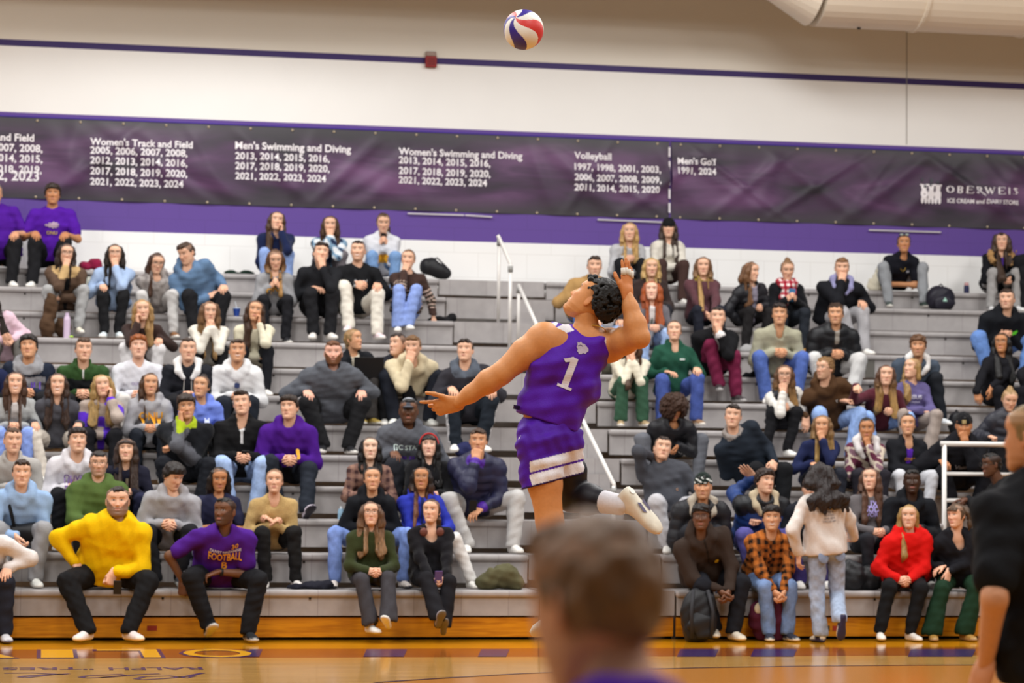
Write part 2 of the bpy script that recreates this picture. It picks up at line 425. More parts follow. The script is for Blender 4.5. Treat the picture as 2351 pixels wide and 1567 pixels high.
floor_mark('floor_panel', vv, [(i+n_, i+1+n_, i+1, i) for i in range(n_-1)], 'a56a28', 0.001)

# --- telescoping bleachers
def bench_material():
    m, nt, b, N, L = nodes('grey_bench_plastic')
    b.inputs['Roughness'].default_value = 0.5; b.inputs['Specular IOR Level'].default_value = 0.35
    tc, mp, br, no = N('ShaderNodeTexCoord'), N('ShaderNodeMapping'), N('ShaderNodeTexBrick'), N('ShaderNodeTexNoise')
    mp.inputs['Rotation'].default_value = (math.pi/2, 0, 0)
    L(tc.outputs['Object'], mp.inputs[0]); L(mp.outputs[0], br.inputs['Vector'])
    br.inputs['Scale'].default_value = 1; br.inputs['Brick Width'].default_value = 0.44; br.inputs['Row Height'].default_value = 40
    br.inputs['Mortar Size'].default_value = 0.0035; br.offset = 0
    br.inputs['Color1'].default_value = C('9d9897')+(1,); br.inputs['Color2'].default_value = C('a5a09f')+(1,); br.inputs['Mortar'].default_value = C('8b8584')+(1,)
    no.inputs['Scale'].default_value = 9; no.inputs['Detail'].default_value = 6; L(tc.outputs['Object'], no.inputs['Vector'])
    mx = N('ShaderNodeMix'); mx.data_type = 'RGBA'; mx.blend_type = 'OVERLAY'; mx.inputs[0].default_value = 0.18
    L(br.outputs[0], mx.inputs[6]); L(no.outputs[0], mx.inputs[7]); L(mx.outputs[2], b.inputs['Base Color'])
    return m
BENCH = bench_material()
STEEL = mat('white_painted_steel', 'd9d6d2', 0.35, 0.03, spec=0.5)
DARK = mat('bolt_and_shade_black', '16140f', 0.9)  # near-black for bolts and for the painted darkness under the benches
WOOD = None
def wood_material():
    m, nt, b, N, L = nodes('varnished_skirt_board')
    b.inputs['Roughness'].default_value = 0.3
    tc, mp, wv, rp = N('ShaderNodeTexCoord'), N('ShaderNodeMapping'), N('ShaderNodeTexNoise'), N('ShaderNodeValToRGB')
    mp.inputs['Scale'].default_value = (0.9, 1, 16)
    L(tc.outputs['Object'], mp.inputs[0]); L(mp.outputs[0], wv.inputs['Vector'])
    wv.inputs['Scale'].default_value = 1.6; wv.inputs['Detail'].default_value = 5; wv.inputs['Distortion'].default_value = 1.6
    rp.color_ramp.elements[0].position = 0.3; rp.color_ramp.elements[0].color = C('a96508')+(1,)
    rp.color_ramp.elements[1].position = 0.62; rp.color_ramp.elements[1].color = C('d18c16')+(1,)
    L(wv.outputs[0], rp.inputs[0]); L(rp.outputs[0], b.inputs['Base Color']); return m
WOOD = wood_material()
def bank(label, u0, u1, ends):
    root = empty('bleacher_bank', W((u0+u1)/2, 0, 0), label, 'bleachers', 'telescoping bleachers')
    for k in range(12):
        ue = ends(k); a, b_ = u0, ue
        mb = MB(); z, v = rowz(k), k*RUN
        zb = rowz(k-1)+0.045 if k else 0.222
        mb.bbox(a, b_, v+0.035, v+0.065, zb, z-0.02)                 # face panel
        mb.bbox(a, b_, v+0.05, v+RUN+0.11, z-0.045, z-0.004)         # deck
        o = bl_obj('bench_row', mb, BENCH, root)
        mb = MB(); mb.bbox(a-0.01, b_+0.01, v, v+0.3, z-0.058, z); nb = bl_obj('seat_nosing', mb, BENCH, root, bevel=0.02)
        mb = MB()
        u = a+0.6
        while u < b_-0.1: mb.bbox(u, u+0.018, v+0.025, v+0.04, z-0.085, z-0.067); u += 1.32
        nb = bl_obj('bolt_strip', mb, DARK, root)
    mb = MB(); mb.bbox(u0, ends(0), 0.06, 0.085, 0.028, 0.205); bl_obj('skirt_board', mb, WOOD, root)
    mb = MB(); mb.bbox(u0+0.02, ends(0)-0.02, 0.14, 0.16, 0.0, 0.43); bl_obj('under_bench_shade', mb, DARK, root)  # near-black sheet standing in for the darkness under the benches
    return root
left_bank = bank('grey bleacher bank on the left of the stair aisle', -6.4, U_AL, lambda k: U_AL)
right_bank = bank('grey bleacher bank on the right of the stair aisle, shorter at its front rows', U_AR, 9.0, lambda k: (4.63, 4.63, 4.63)[k] if k < 3 else 9.0)
st = empty('aisle_stair', W((U_AL+U_AR)/2, 0, 0), 'bare grey stair aisle between the two bleacher banks', 'stairs')
for k in range(12):
    mb = MB(); z, v = rowz(k), k*RUN+0.06
    zb = rowz(k-1)+0.075 if k else 0.222
    mb.bbox(U_AL+0.02, U_AR-0.02, v, v+0.03, zb, z); mb.bbox(U_AL+0.02, U_AR-0.02, v+0.02, v+RUN+0.08, z-0.03, z)
    bl_obj('step', mb, BENCH, st)
    if 0 < k < 11:
        mb = MB(); zz = rowz(k-1)
        mb.bbox(U_AR-0.46, U_AR-0.16, v-0.2, v-0.02, zz, zz+0.15); bl_obj('half_step', mb, BENCH, st)
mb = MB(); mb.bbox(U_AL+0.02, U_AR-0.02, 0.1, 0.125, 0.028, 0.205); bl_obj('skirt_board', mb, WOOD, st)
mb = MB(); mb.bbox(U_AL+0.02, U_AR-0.02, 0.16, 0.18, 0.0, 0.43); bl_obj('under_bench_shade', mb, DARK, st)  # same painted darkness behind the aisle skirt
mb = MB(); mb.bbox(4.66, 9.0, 3*RUN+0.04, 3*RUN+0.06, 0.0, rowz(2)+0.045); bl_obj('front_panel', mb, BENCH, right_bank)
for k in range(3):
    mb = MB(); mb.bbox(4.605, 4.628, k*RUN+0.07, 3*RUN+0.02, (rowz(k-1)+0.0 if k else 0.0), rowz(k)-0.05); bl_obj('end_panel', mb, BENCH, right_bank)
# grey patch paints the shade in a gap beside a right bank module
q0, q1 = at_v(2025, 768, 7*RUN+0.03), at_v(2046, 812, 7*RUN+0.03)
mb = MB(); mb.bbox(uvz(q0)[0], uvz(q1)[0], 8*RUN+0.02, 8*RUN+0.05, rowz(7)+0.05, rowz(8)-0.05)
bl_obj('recess_shade', mb, mat('recess_shade_grey', '5d5a55', 0.8), right_bank)

def rail(label, pts, posts, r=0.021):
    base = np.asarray(posts[0][0]); root = empty('handrail', base, label, 'handrail', 'white aisle handrails')
    mb = MB(); mb.tube(pts, r, 12); rel(mb, base).build('rail_tube', STEEL, root, smooth=True)
    for a, b_ in posts:
        mb = MB(); mb.tube([a, b_], r*0.95, 12); rel(mb, base).build('post', STEEL, root, smooth=True)
        mb = MB(); mb.tube([np.asarray(b_)-0.09*UP, np.asarray(b_)-0.02*UP], r*1.35, 12); rel(mb, base).build('clamp', mat('grey_clamp', '8d8d8b', 0.5), root, smooth=True)
    return root
_v9, _v8 = 9*RUN+0.2, 8*RUN+0.2
A1, A2 = at_v(1146, 546, _v9), at_v(1172, 606, _v8)
rail('white handrail at the top of the stair aisle', [A1+0.03*UP-0.02*BU, A1, A2], [(W(*uvz(A1)[:2], rowz(9)+.004), A1), (W(*uvz(A2)[:2], rowz(8)+.004), A2)])
B1 = at_v(1191, 654, _v8); B2 = at_v(1262, 812, 6*RUN+0.2)
rail('white handrail starting below the topmost one, behind the jumping player', [B1, B2], [(W(*uvz(B1)[:2], rowz(8)+.004), B1), (W(*uvz(B2)[:2], rowz(6)+.004), B2)])
C1 = at_v(1334, 956, 3*RUN+0.2); C2 = at_v(1409, 1110, 2*RUN)
rail('lower white handrail of the stair aisle, above the kicked up shoe', [C1, C2, C2-0.06*UP+0.01*BU], [(W(*uvz(C1)[:2], rowz(3)), C1), (W(*uvz(C2)[:2], rowz(1)), C2-0.02*UP)])
gv = 1.22
gz = lambda y, x=2170: uvz(at_v(x, y, gv))[2]
gu = lambda x: uvz(at_v(x, 1100, gv))[0]
root = empty('guard_rail', W(gu(2168), gv, 0), 'white tubular guard rail at the notch in the right bank', 'railing')
gb = np.array(root.location)
for z_, ua, ub in ((gz(1018), gu(2160), gu(2375)), (gz(1087), gu(2168), gu(2343)), (gz(1148), gu(2168), gu(2343))):
    mb = MB(); mb.tube([W(ua, gv, z_), W(ub, gv, z_)], 0.026 if z_ > 1.75 else 0.02, 12); rel(mb, gb).build('rail_tube', STEEL, root, smooth=True)
for u_, zt_ in ((gu(2168), gz(1018)), (gu(2343), gz(1085))):
    mb = MB(); mb.tube([W(u_, gv, 0), W(u_, gv, zt_)], 0.024, 12); rel(mb, gb).build('post', STEEL, root, smooth=True)

# --- banners
def banner_material():
    m, nt, b, N, L = nodes('printed_vinyl_banner')
    b.inputs['Roughness'].default_value = 0.5; b.inputs['Specular IOR Level'].default_value = 0.4
    tc, mp, n1, n2, rp = N('ShaderNodeTexCoord'), N('ShaderNodeMapping'), N('ShaderNodeTexNoise'), N('ShaderNodeTexNoise'), N('ShaderNodeValToRGB')
    mp.inputs['Rotation'].default_value = (0, 0.6, 0); mp.inputs['Scale'].default_value = (0.5, 1, 2.2)
    L(tc.outputs['Object'], mp.inputs[0]); L(mp.outputs[0], n1.inputs['Vector']); n1.inputs['Scale'].default_value = 1.3; n1.inputs['Detail'].default_value = 4
    n1.inputs['Distortion'].default_value = 0.5
    e = rp.color_ramp.elements
    e[0].position = 0.34; e[0].color = C('2b2630')+(1,); e[1].position = 0.7; e[1].color = C('6d4c72')+(1,)
    q = rp.color_ramp.elements.new(0.52); q.color = C('4a3250')+(1,)
    L(n1.outputs[0], rp.inputs[0])
    sx = N('ShaderNodeSeparateXYZ'); L(tc.outputs['Object'], sx.inputs[0])
    ed = N('ShaderNodeMath'); ed.operation = 'ABSOLUTE'
    sb = N('ShaderNodeMath'); sb.operation = 'SUBTRACT'; sb.inputs[1].default_value = 0.47; L(sx.outputs['Z'], sb.inputs[0]); L(sb.outputs[0], ed.inputs[0])
    mr = N('ShaderNodeMapRange'); mr.inputs[1].default_value = 0.26; mr.inputs[2].default_value = 0.47; L(ed.outputs[0], mr.inputs[0])
    mx = N('ShaderNodeMix'); mx.data_type = 'RGBA'; mx.inputs[7].default_value = C('3d3b40')+(1,)
    L(mr.outputs[0], mx.inputs[0]); L(rp.outputs[0], mx.inputs[6]); L(mx.outputs[2], b.inputs['Base Color'])
    return m
BAN = banner_material()
ZB, ZT = 4.69, 5.64
_br = random.Random(3)
folds = [(_br.uniform(-9, 12), _br.uniform(-0.9, 0.9), _br.uniform(0.05, 0.15), _br.uniform(0.010, 0.034)) for _ in range(80)]
def ban_depth(u, t):
    """billow of the cloth towards the court at height fraction t"""
    d = 0.012+0.022*np.sin(math.pi*t)
    for c, sl, w_, a in folds:
        x = u-(c+sl*(t-0.5)*1.7); d = d+a*np.exp(-(x/w_)**2)*np.sin(math.pi*np.clip(t, 0.02, 0.98))**0.6
    return d+0.008*np.sin(u*7)*(1-t)
def banner(label, u0, u1):
    root = empty('banner', W((u0+u1)/2, VW, ZB), label, 'banner', 'purple championship banners')
    nu, nz = int((u1-u0)/0.035), 34
    uu, tt = np.meshgrid(np.linspace(u0, u1, nu), np.linspace(0, 1, nz), indexing='ij')
    dd = ban_depth(uu, tt); zz = ZB+(ZT-ZB)*tt
    um = (u0+u1)/2
    v = np.stack([uu-um, -dd, zz-ZB], -1).reshape(-1, 3)
    i, j = np.meshgrid(np.arange(nu-1), np.arange(nz-1), indexing='ij')
    q = np.stack([i*nz+j, (i+1)*nz+j, (i+1)*nz+j+1, i*nz+j+1], -1).reshape(-1, 4)
    o = link('banner_cloth', mesh_data('banner_cloth', v, q, BAN), root); o.rotation_euler = (0, 0, TH)
    mb = MB(); mb.tube([W(u0, VW-0.012, ZT+0.012), W(u1, VW-0.012, ZT+0.012)], 0.011, 8); rel(mb, root.location).build('hem_cord', mat('purple_cord', '4b3796', 0.5), root)
    gm = None
    for z_, dz in ((ZB+0.02, 0), (ZT-0.03, 1)):
        u = u0+0.12
        while u < u1:
            if -4.95 < u < 8:
                if gm is None:
                    g = MB(); g.tube([V3(0, 0, 0), V3(0, -0.012, 0)], 0.014, 10); gm = mesh_data('grommet', g.v, g.f, mat('brass_grommet', 'b9aa90', 0.4))
                p = W(u, VW-float(ban_depth(np.array(u), np.array(0.02 if not dz else 0.97))), z_)
                link('grommet', gm, root, p-np.array(root.location))
            u += 0.5
    return root
ban_l = banner('long purple banner listing team titles, left of the laced seam', -7.5, 3.275)
ban_r = banner('purple banner with golf titles and a dairy store logo, right of the laced seam', 3.30, 9.5)
WHITE = mat('white_print', 'f0ecf0', 0.6, 0.02)
def ban_text(body, px, py, h_px, parent, w_px=None, bold=0.012, name='lettering', vv=None, m=None):
    """lettering whose lower left corner stands at a point of the banner, pressed onto its cloth"""
    v, f = vv if vv is not None else text2d(body, 1.0, bold)
    p0 = uvz(at_v(px, py, VW-0.03)); s = F/float((at_v(px, py, VW) - CAM) @ _f0)
    v = fit(v, w_px/s/math.cos(TH)*1.0 if w_px else None, h_px/s if h_px else None)
    u = p0[0]+v[:, 0]; z = p0[2]+v[:, 1]
    d = ban_depth(u, (z-ZB)/(ZT-ZB))+0.006
    P = BO+u[:, None]*BU+(VW-d)[:, None]*BV+z[:, None]*UP-np.array(parent.location)
    return link(name, mesh_data(name, P, f, m or WHITE, False), parent)
def block(lines, px, ys, widths, parent):
    for t, y, w_ in zip(lines, ys, widths):
        desc = any(c in t for c in 'gy,')
        ban_text(t, px, y, None, parent, w_, 0.022)
block(["Women's Track and Field", '2005, 2006, 2007, 2008,', '2012, 2013, 2014, 2016,', '2017, 2018, 2019, 2020,', '2021, 2022, 2023, 2024'], 207, (333, 356, 379, 403, 427), (229, 217, 217, 217, 208), ban_l)
block(["Men's Swimming and Diving", '2013, 2014, 2015, 2016,', '2017, 2018, 2019, 2020,', '2021, 2022, 2023, 2024'], 540, (347, 368, 391, 414), (262, 213, 213, 205), ban_l)
block(["Women's Swimming and Diving", '2013, 2014, 2015, 2016,', '2017, 2018, 2019, 2020,', '2021, 2022, 2023, 2024'], 914, (361, 379, 403, 424), (285, 211, 211, 203), ban_l)
block(['Volleyball', '1997, 1998, 2001, 2003,', '2006, 2007, 2008, 2009,', '2011, 2014, 2015, 2020'], 1318, (370, 393, 417, 440), (86, 201, 201, 197), ban_l)
block(["Men's Golf", '1991, 2024'], 1555, (377, 402), (90, 90), ban_r)
block(["Men's Track and Field", '2005, 2006, 2007, 2008,', '2012, 2013, 2014, 2015,', '2016, 2017, 2018, 2019,', '2021, 2022, 2023'], -138, (318, 345, 369, 394, 413), (208, 227, 227, 225, 219), ban_l)
mb = MB()
for i in range(5):
    y = 338+i*32; mb.tube([at_v(1537, y, VW-0.05), at_v(1537, y+22, VW-0.05)], 0.012, 8)
rel(mb, ban_r.location).build('lacing', WHITE, ban_r)
for a, b_ in (((936, 490), (1065, 494)), ((1068, 494), (1130, 498)), ((1372, 504), (1520, 510)), ((1995, 528), (2160, 533))):
    mb = MB(); mb.tube([at_v(*a, VW-0.03), at_v(*b_, VW-0.03)], 0.009, 8); rel(mb, (ban_l if a[0] < 1500 else ban_r).location).build('tie_rod', STEEL, ban_l if a[0] < 1500 else ban_r)
# dairy store logo: serif capitals drawn as strokes, small line below, group of white cows
SER = {'O': 'o', 'B': [(0, 0, 0, 1), 'b'], 'E': [(0, 0, 0, 1), (0, 1, .62, 1), (0, .52, .5, .52), (0, 0, .65, 0), (.62, 1, .62, .82), (.65, 0, .65, .2)],
       'R': [(0, 0, 0, 1), 'r'], 'W': [(0, 1, .3, 0), (.3, 0, .5, .9), (.5, .9, .72, 0), (.72, 0, 1.02, 1)], 'I': [(0, 0, 0, 1)], 'S': 's'}
def serif(word, gap=0.36):
    v, f = [], []; x = 0
    def bar(p, q, w_):
        p, q = np.array(p, float), np.array(q, float); d = q-p; L_ = np.linalg.norm(d); n = np.array([-d[1], d[0]])/L_*w_/2
        k = len(v); v.extend([(*(p+n), 0), (*(p-n), 0), (*(q-n), 0), (*(q+n), 0)]); f.append((k, k+1, k+2, k+3))
    def curve(fn, n=18, wf=lambda t: 0.15):
        pts = [np.array(fn(i/n)) for i in range(n+1)]
        for i in range(n): bar(pts[i], pts[i+1], wf((i+.5)/n))
    for c in word:
        if c == 'O':
            curve(lambda t: (x+.42+.36*math.sin(6.283*t), .5+.46*math.cos(6.283*t)), 24, lambda t: .07+.12*abs(math.sin(6.283*t))); wd = .84
        elif c == 'S':
            curve(lambda t: (x+.28+.24*math.cos(.5+4.0*t), .74+.22*math.sin(.5+4.0*t)) if t < .5 else (x+.28-.24*math.cos(2.5+4.0*(t-.5))*1.0, .26+.22*math.sin(2.5-4.6*(t-.5)*1.0-1.0)), 20); wd = .56
            bar((x+.06, .2), (x+.06, .0), .05); bar((x+.5, .8), (x+.5, 1.0), .05)
        elif c == 'B':
            for y0, r_ in ((.74, .24), (.25, .26)): curve(lambda t, y0=y0, r_=r_: (x+.22+.3*math.sin(3.1416*t), y0+r_*math.cos(3.1416*t)), 12, lambda t: .07+.1*math.sin(3.14*t))
            for y0 in (0.02, .5, .98): bar((x, y0), (x+.26, y0), .06)
            bar((x+.12, 0), (x+.12, 1), .17); wd = .58
        elif c == 'R':
            curve(lambda t: (x+.22+.3*math.sin(3.1416*t), .73+.25*math.cos(3.1416*t)), 12, lambda t: .07+.1*math.sin(3.14*t))
            bar((x, .98), (x+.26, .98), .06); bar((x, .03), (x+.26, .03), .06); bar((x+.12, 0), (x+.12, 1), .17)
            curve(lambda t: (x+.3+.5*t+.18*t*t, .5-.85*t+.05*t*t), 10, lambda t: .15); wd = .62
        else:
            for s_ in SER[c]:
                o_ = .12 if c in 'EI' else 0
                bar((x+o_+s_[0], s_[1]), (x+o_+s_[2], s_[3]), .17 if abs(s_[1]-s_[3]) > .5 and (c != 'W' or s_[2]-s_[0] in (.3,) or s_[0] == .5) else .07)
                if c in 'EI' and abs(s_[1]-s_[3]) > .5:
                    bar((x, .03), (x+.26, .03), .06); bar((x, .97), (x+.26, .97), .06)
            if c == 'W': bar((x-.1, .97), (x+.18, .97), .06); bar((x+.86, .97), (x+1.14, .97), .06)
            wd = {'E': .75, 'I': .24, 'W': 1.05}[c]
        x += wd+gap
    return np.array(v), f
ban_text('', 2172, 447, 21, ban_r, 171, vv=serif('OBERWEIS'))
v, f = text2d('ICE CREAM and DAIRY STORE', 1.0, 0.02); ban_text('', 2175, 465, 10, ban_r, 169, vv=(v, f))
cow = MB()
for cx_ in (0.16, 0.5, 0.84):
    for (x_, z_, rx, rz) in ((0, .78, .13, .18), (0, .42, .17, .28), (-.09, .1, .07, .2), (.09, .1, .07, .2), (-.13, .92, .06, .05), (.13, .92, .06, .05)):
        k = len(cow.v); cow.v += [(cx_+x_+rx*math.cos(a*math.pi/8), z_+rz*math.sin(a*math.pi/8), 0) for a in range(16)]; cow.f.append(tuple(range(k, k+16)))
ban_text('', 2111, 467, 45, ban_r, 52, vv=(np.array(cow.v), cow.f), name='cow_emblem')
cow2 = MB()
for (x_, z_, rx, rz) in ((.1, .72, .05, .12), (.52, .7, .07, .15), (.8, .62, .08, .08), (.22, .35, .06, .1), (.47, .45, .05, .1)):
    k = len(cow2.v); cow2.v += [(x_+rx*math.cos(a*math.pi/8), z_+rz*math.sin(a*math.pi/8), 0) for a in range(16)]; cow2.f.append(tuple(range(k, k+16)))
o = ban_text('', 2114, 432, 24, ban_r, 42, vv=(np.array(cow2.v), cow2.f), name='cow_patch', m=mat('cow_patch_print', '45474f', 0.6)); o.location = tuple(-0.004*BV)

# --- fire alarm and duct
a0, a1 = uvz(at_v(976, 119, VW)), uvz(at_v(1001, 156, VW))
root = empty('fire_alarm', W((a0[0]+a1[0])/2, VW, a1[2]), 'red fire alarm strobe on the purple wall stripe', 'alarm')
zm = a0[2]-(a0[2]-a1[2])*0.3
mb = MB(); mb.bbox(a0[0], a1[0], VW-0.06, VW, a1[2], zm); rel(mb, root.location).build('housing', mat('alarm_red', '8c1d1d', 0.4), root, bevel=0.008)
mb = MB(); mb.bbox(a0[0]+0.005, a1[0]-0.005, VW-0.045, VW, zm, a0[2]); rel(mb, root.location).build('strobe_lens', mat('strobe_lens', '8d7466', 0.25, 0.2), root, bevel=0.006)
for i in range(3):
    zz = a1[2]+0.03+i*0.03; mb = MB(); mb.bbox(a0[0]+0.02, a1[0]-0.02, VW-0.064, VW-0.05, zz, zz+0.01); rel(mb, root.location).build('grille_bar', mat('alarm_dark_red', '5c1010', 0.5), root)
vd = 5.5
zb = uvz(at_v(2100, 70, vd))[2]; rd = 0.62; zc = zb+rd
ue = uvz(at_v(1872, 60, vd))[0]; u2 = uvz(at_v(2100, 70, vd))[0]
DUCT = mat('painted_duct', 'ece4d4', 0.55, 0.03, 4)
root = empty('air_duct', W(ue, vd, zc), 'wide cream air duct hanging along the wall at the upper right', 'duct')
for nm, ua, ub, ra, rb in (('duct_section', ue, u2, rd, rd), ('duct_section', u2, 9.5, rd, rd), ('reducer', ue-0.62, ue, 0.36, rd), ('branch_duct', -9, ue-0.62, 0.36, 0.36)):
    mb = MB(); dz = 0 if nm != 'branch_duct' else 0
    mb.tube([W(ua, vd, zc+(rd-ra)*0.35), W(ub, vd, zc+(rd-rb)*0.35)], [ra, rb], 40, True); rel(mb, root.location).build(nm, DUCT, root, smooth=False)
for u_ in (u2, uvz(at_v(2349, 78, vd))[0]):
    mb = MB(); mb.tube([W(u_-0.02, vd, zc), W(u_+0.02, vd, zc)], rd+0.018, 40); rel(mb, root.location).build('flange', DUCT, root)
for u_ in (-6, -2, 2, 6, 8.5):
    mb = MB(); mb.tube([W(u_, vd, zc+0.3), W(u_, vd, 9.5)], 0.012, 6); rel(mb, root.location).build('hanger', STEEL, root)
mb = MB(); mb.box(at_v(1972, 65, vd-0.1), 0.02*BU, 0.01*BV, 0.012*UP); rel(mb, root.location).build('sensor', DARK, root)
# ================================================================ people
def head_mesh(o, nt=76, nz=66):
    """face and skull in head space: x to the viewer's right, y backwards, z up, origin mid-head; returns verts, faces, colours"""
    zc = np.array([-.118, -.112, -.102, -.085, -.06, -.03, 0, .03, .055, .08, .098, .110, .116])
    wd = np.array([.004, .024, .040, .053, .0625, .0675, .0705, .0735, .0755, .0690, .052, .030, .004])
    fd = np.array([.050, .070, .080, .083, .084, .084, .083, .082, .088, .080, .062, .034, .004])
    bd = np.array([-.03, -.018, -.004, .022, .058, .080, .093, .101, .104, .094, .072, .042, .004])
    jaw = o.get('jaw', 1.0)
    wd = wd*np.where(zc < -.05, jaw, 1)*o.get('wide', 1.0)*1.085
    t = np.linspace(0, 1, nz); z = -.118+.234*(t*0.55+0.45*(0.5-0.5*np.cos(math.pi*t)))
    w_, f_, b_ = np.interp(z, zc, wd), np.interp(z, zc, fd), np.interp(z, zc, bd)
    a = np.linspace(-1, 1, nt, endpoint=False); th = math.pi*(0.52*a+0.48*a**3)      # denser at the front
    TH_, Z = np.meshgrid(th, z); Wd, Fd, Bd = (np.repeat(x[:, None], nt, 1) for x in (w_, f_, b_))
    s, c = np.sin(TH_), np.cos(TH_)
    mid = (Bd-Fd)/2*0+0.0
    X = Wd*np.sign(s)*np.abs(s)**0.86
    yc = np.where(Bd < 0.01, -0.5*(Fd-Bd)*0-0.0, 0)
    front = -Fd*np.sign(c)*np.abs(c)**0.92; back = Bd*np.abs(c)
    ycen = np.minimum(0, (Bd-0.03))*0.9
    Y = np.where(c > 0, ycen+(front-ycen*np.abs(c)), ycen+(np.maximum(Bd, ycen+.01)-ycen)*np.abs(c))
    g = lambda x0, z0, sx, sz: np.exp(-((X-x0)/sx)**2-((Z-z0)/sz)**2)
    fr = np.clip(c*1.6, 0, 1)
    nose = o.get('nose', 1.0)
    d = np.zeros_like(X)
    d += nose*.021*np.exp(-(X/.0115)**2)*np.interp(Z, [-.04, -.030, -.022, -.012, .012, .034, .05], [0, .45, 1.0, .86, .42, .12, 0])
    d += nose*.007*(g(.011, -.025, .008, .009)+g(-.011, -.025, .008, .009))
    ex = .0315
    for sg in (-1, 1):
        d += -.0105*g(sg*ex, .017, .019, .0135)+.0065*g(sg*ex, .0165, .012, .0085)
        d += .0045*g(sg*.03, .039, .024, .008)+.005*g(sg*.043, -.012, .02, .02)-.004*g(sg*.028, -.04, .012, .016)
    d += .0065*np.exp(-(X/.021)**2)*(np.exp(-((Z+.0475)/.0055)**2)*.9+np.exp(-((Z+.0585)/.006)**2)*1.15)
    mo = o.get('mouth', 0.0)
    d += -.0045*np.exp(-(X/.024)**2)*np.exp(-((Z+.053+.0*mo)/.0028)**2)
    d += .005*g(0, -.092, .018, .012)-.004*g(0, -.072, .022, .006)-.0025*g(0, -.037, .005, .008)
    beard = o.get('beard', 0.0)
    ax_ = np.abs(X)
    bm = np.clip((-.0335+np.maximum(0, ax_-.026)*1.15-Z)/.010, 0, 1)*np.clip((.025-Y)/.03, 0, 1)
    bm = bm*(1-np.clip(1.25-(X/.021)**4-((Z+.0535)/.0085)**4, 0, 1))
    d = d*fr+beard*.011*bm
    nx, ny = s*0.35, -c
    X = X+d*nx*np.where(np.abs(X) > .03, 1, .2); Y = Y+d*np.where(c > 0, -1, 0)*1.0-beard*.0*bm
    # colours
    sk = np.array(C(o.get('skin', 'd9a587')))
    col = np.ones(X.shape+(3,))*sk
    def blend(m, cc, k=1.0):
        m = np.clip(m*k, 0, 1)[..., None]; col[...] = col*(1-m)+np.array(cc)*m
    blush = sk*np.array([1.02, .80, .76])
    for sg in (-1, 1): blend(g(sg*.042, -.018, .022, .02)*fr, blush, .6)
    blend(np.exp(-(X/.012)**2)*np.exp(-((Z+.022)/.012)**2)*fr, blush, .5)
    hairc = np.array(C(o.get('hairc', '3a281d'))); browc = hairc*0.8+sk*0.12
    x_, z_ = np.abs(X), Z
    arch = .037+.004*np.sin(np.clip((x_-.014)/.036, 0, 1)*2.4)
    blend(np.clip(1-((z_-arch)/.0042)**2, 0, 1)*(x_ > .013)*(x_ < .052)*fr, browc, o.get('brow', 0.9))
    eo = o.get('eye', 1.0)
    exr = ((x_-ex)/.0145)**2+((z_-.0168)/(.0062*max(eo, .3)))**2
    blend(np.clip(1.75-exr*1.0, 0, 1)*fr, sk*0.45, .55)
    if eo > .35:
        blend(np.clip((1.1-exr)*4, 0, 1)*fr, np.array((.50, .48, .46))*.6+sk*.4)
        gx = o.get('gaze', 0.0)*.005
        ir = ((X-np.sign(X)*ex-gx)/.0058)**2+((z_-.0172)/.0060)**2
        blend(np.clip((1.15-ir)*4, 0, 1)*np.clip((1.15-exr)*4, 0, 1)*fr, C(o.get('iris', '2e1d12')))
    blend(np.clip(1-((z_-.0168-.0058*eo*np.sqrt(np.clip(1-((x_-ex)/.0165)**2, 0, 1)))/.0023)**2, 0, 1)*(np.abs(x_-ex) < .0165)*fr, (.02, .014, .01), .9)
    lip = np.array(C(o.get('lip', 'b56f62')))
    sm = o.get('smile', 0.0); zs = z_-sm*.010*(X/.024)**2
    lw = .0215*(1+.3*sm)
    blend(np.exp(-(X/lw)**4)*np.clip(1.35-((zs+.0525)/.0082)**2, 0, 1)*fr, lip, .85)
    if o.get('teeth'): blend(np.exp(-(X/(lw*.85))**4)*np.clip(1.3-((zs+.0525)/.0042)**2, 0, 1)*fr, (.78, .75, .7))
    else: blend(np.exp(-(X/lw)**4)*np.clip(1-((zs+.0532)/(.0016+.003*mo))**2, 0, 1)*fr, lip*0.25, .8)
    for sg in (-1, 1): blend(np.exp(-((X-sg*.008)/.0042)**2-((Z+.0335)/.003)**2)*fr, sk*.3, .75)
    if beard > 0: blend(bm, hairc, min(1, .25+beard))
    elif o.get('stubble'): blend(bm, hairc*.6+sk*.3, o['stubble'])
    if o.get('scalp', True):
        sc = np.clip((Z-(.072-np.clip(Y+.06, -1, .055)*1.3))/.01, 0, 1); sc = np.where(Y > .02, np.clip((Z+.045)/.01, 0, 1), sc)
        blend(sc, hairc*.75+sk*.18, .92)
    V = np.stack([X, Y, Z], -1).reshape(-1, 3); K = col.reshape(-1, 3)
    i, j = np.meshgrid(np.arange(nz-1), np.arange(nt), indexing='ij'); j2 = (j+1) % nt
    q = np.stack([i*nt+j, (i+1)*nt+j, (i+1)*nt+j2, i*nt+j2], -1).reshape(-1, 4)
    # ears
    for sg in (-1, 1):
        n = len(V); m, p = 8, 10
        u, v = np.meshgrid(np.linspace(0.02, math.pi-.02, m), np.linspace(0, 2*math.pi, p, endpoint=False), indexing='ij')
        e = np.stack([.0095*np.sin(u)*np.cos(v), .018*np.cos(u)*.0+.019*np.sin(u)*np.sin(v), .032*np.cos(u)], -1).reshape(-1, 3)
        e[:, 0] += -sg*0+.006*np.exp(-((e[:, 1]-.002)/.009)**2-(e[:, 2]/.014)**2)*-1*(e[:, 0]*1 > 0)
        e[:, 0] *= sg; e[:, 0] += sg*(.0765*o.get('wide', 1.0)+e[:, 1]*.45); e[:, 1] += .012; e[:, 2] += .002+(-.12*e[:, 1])
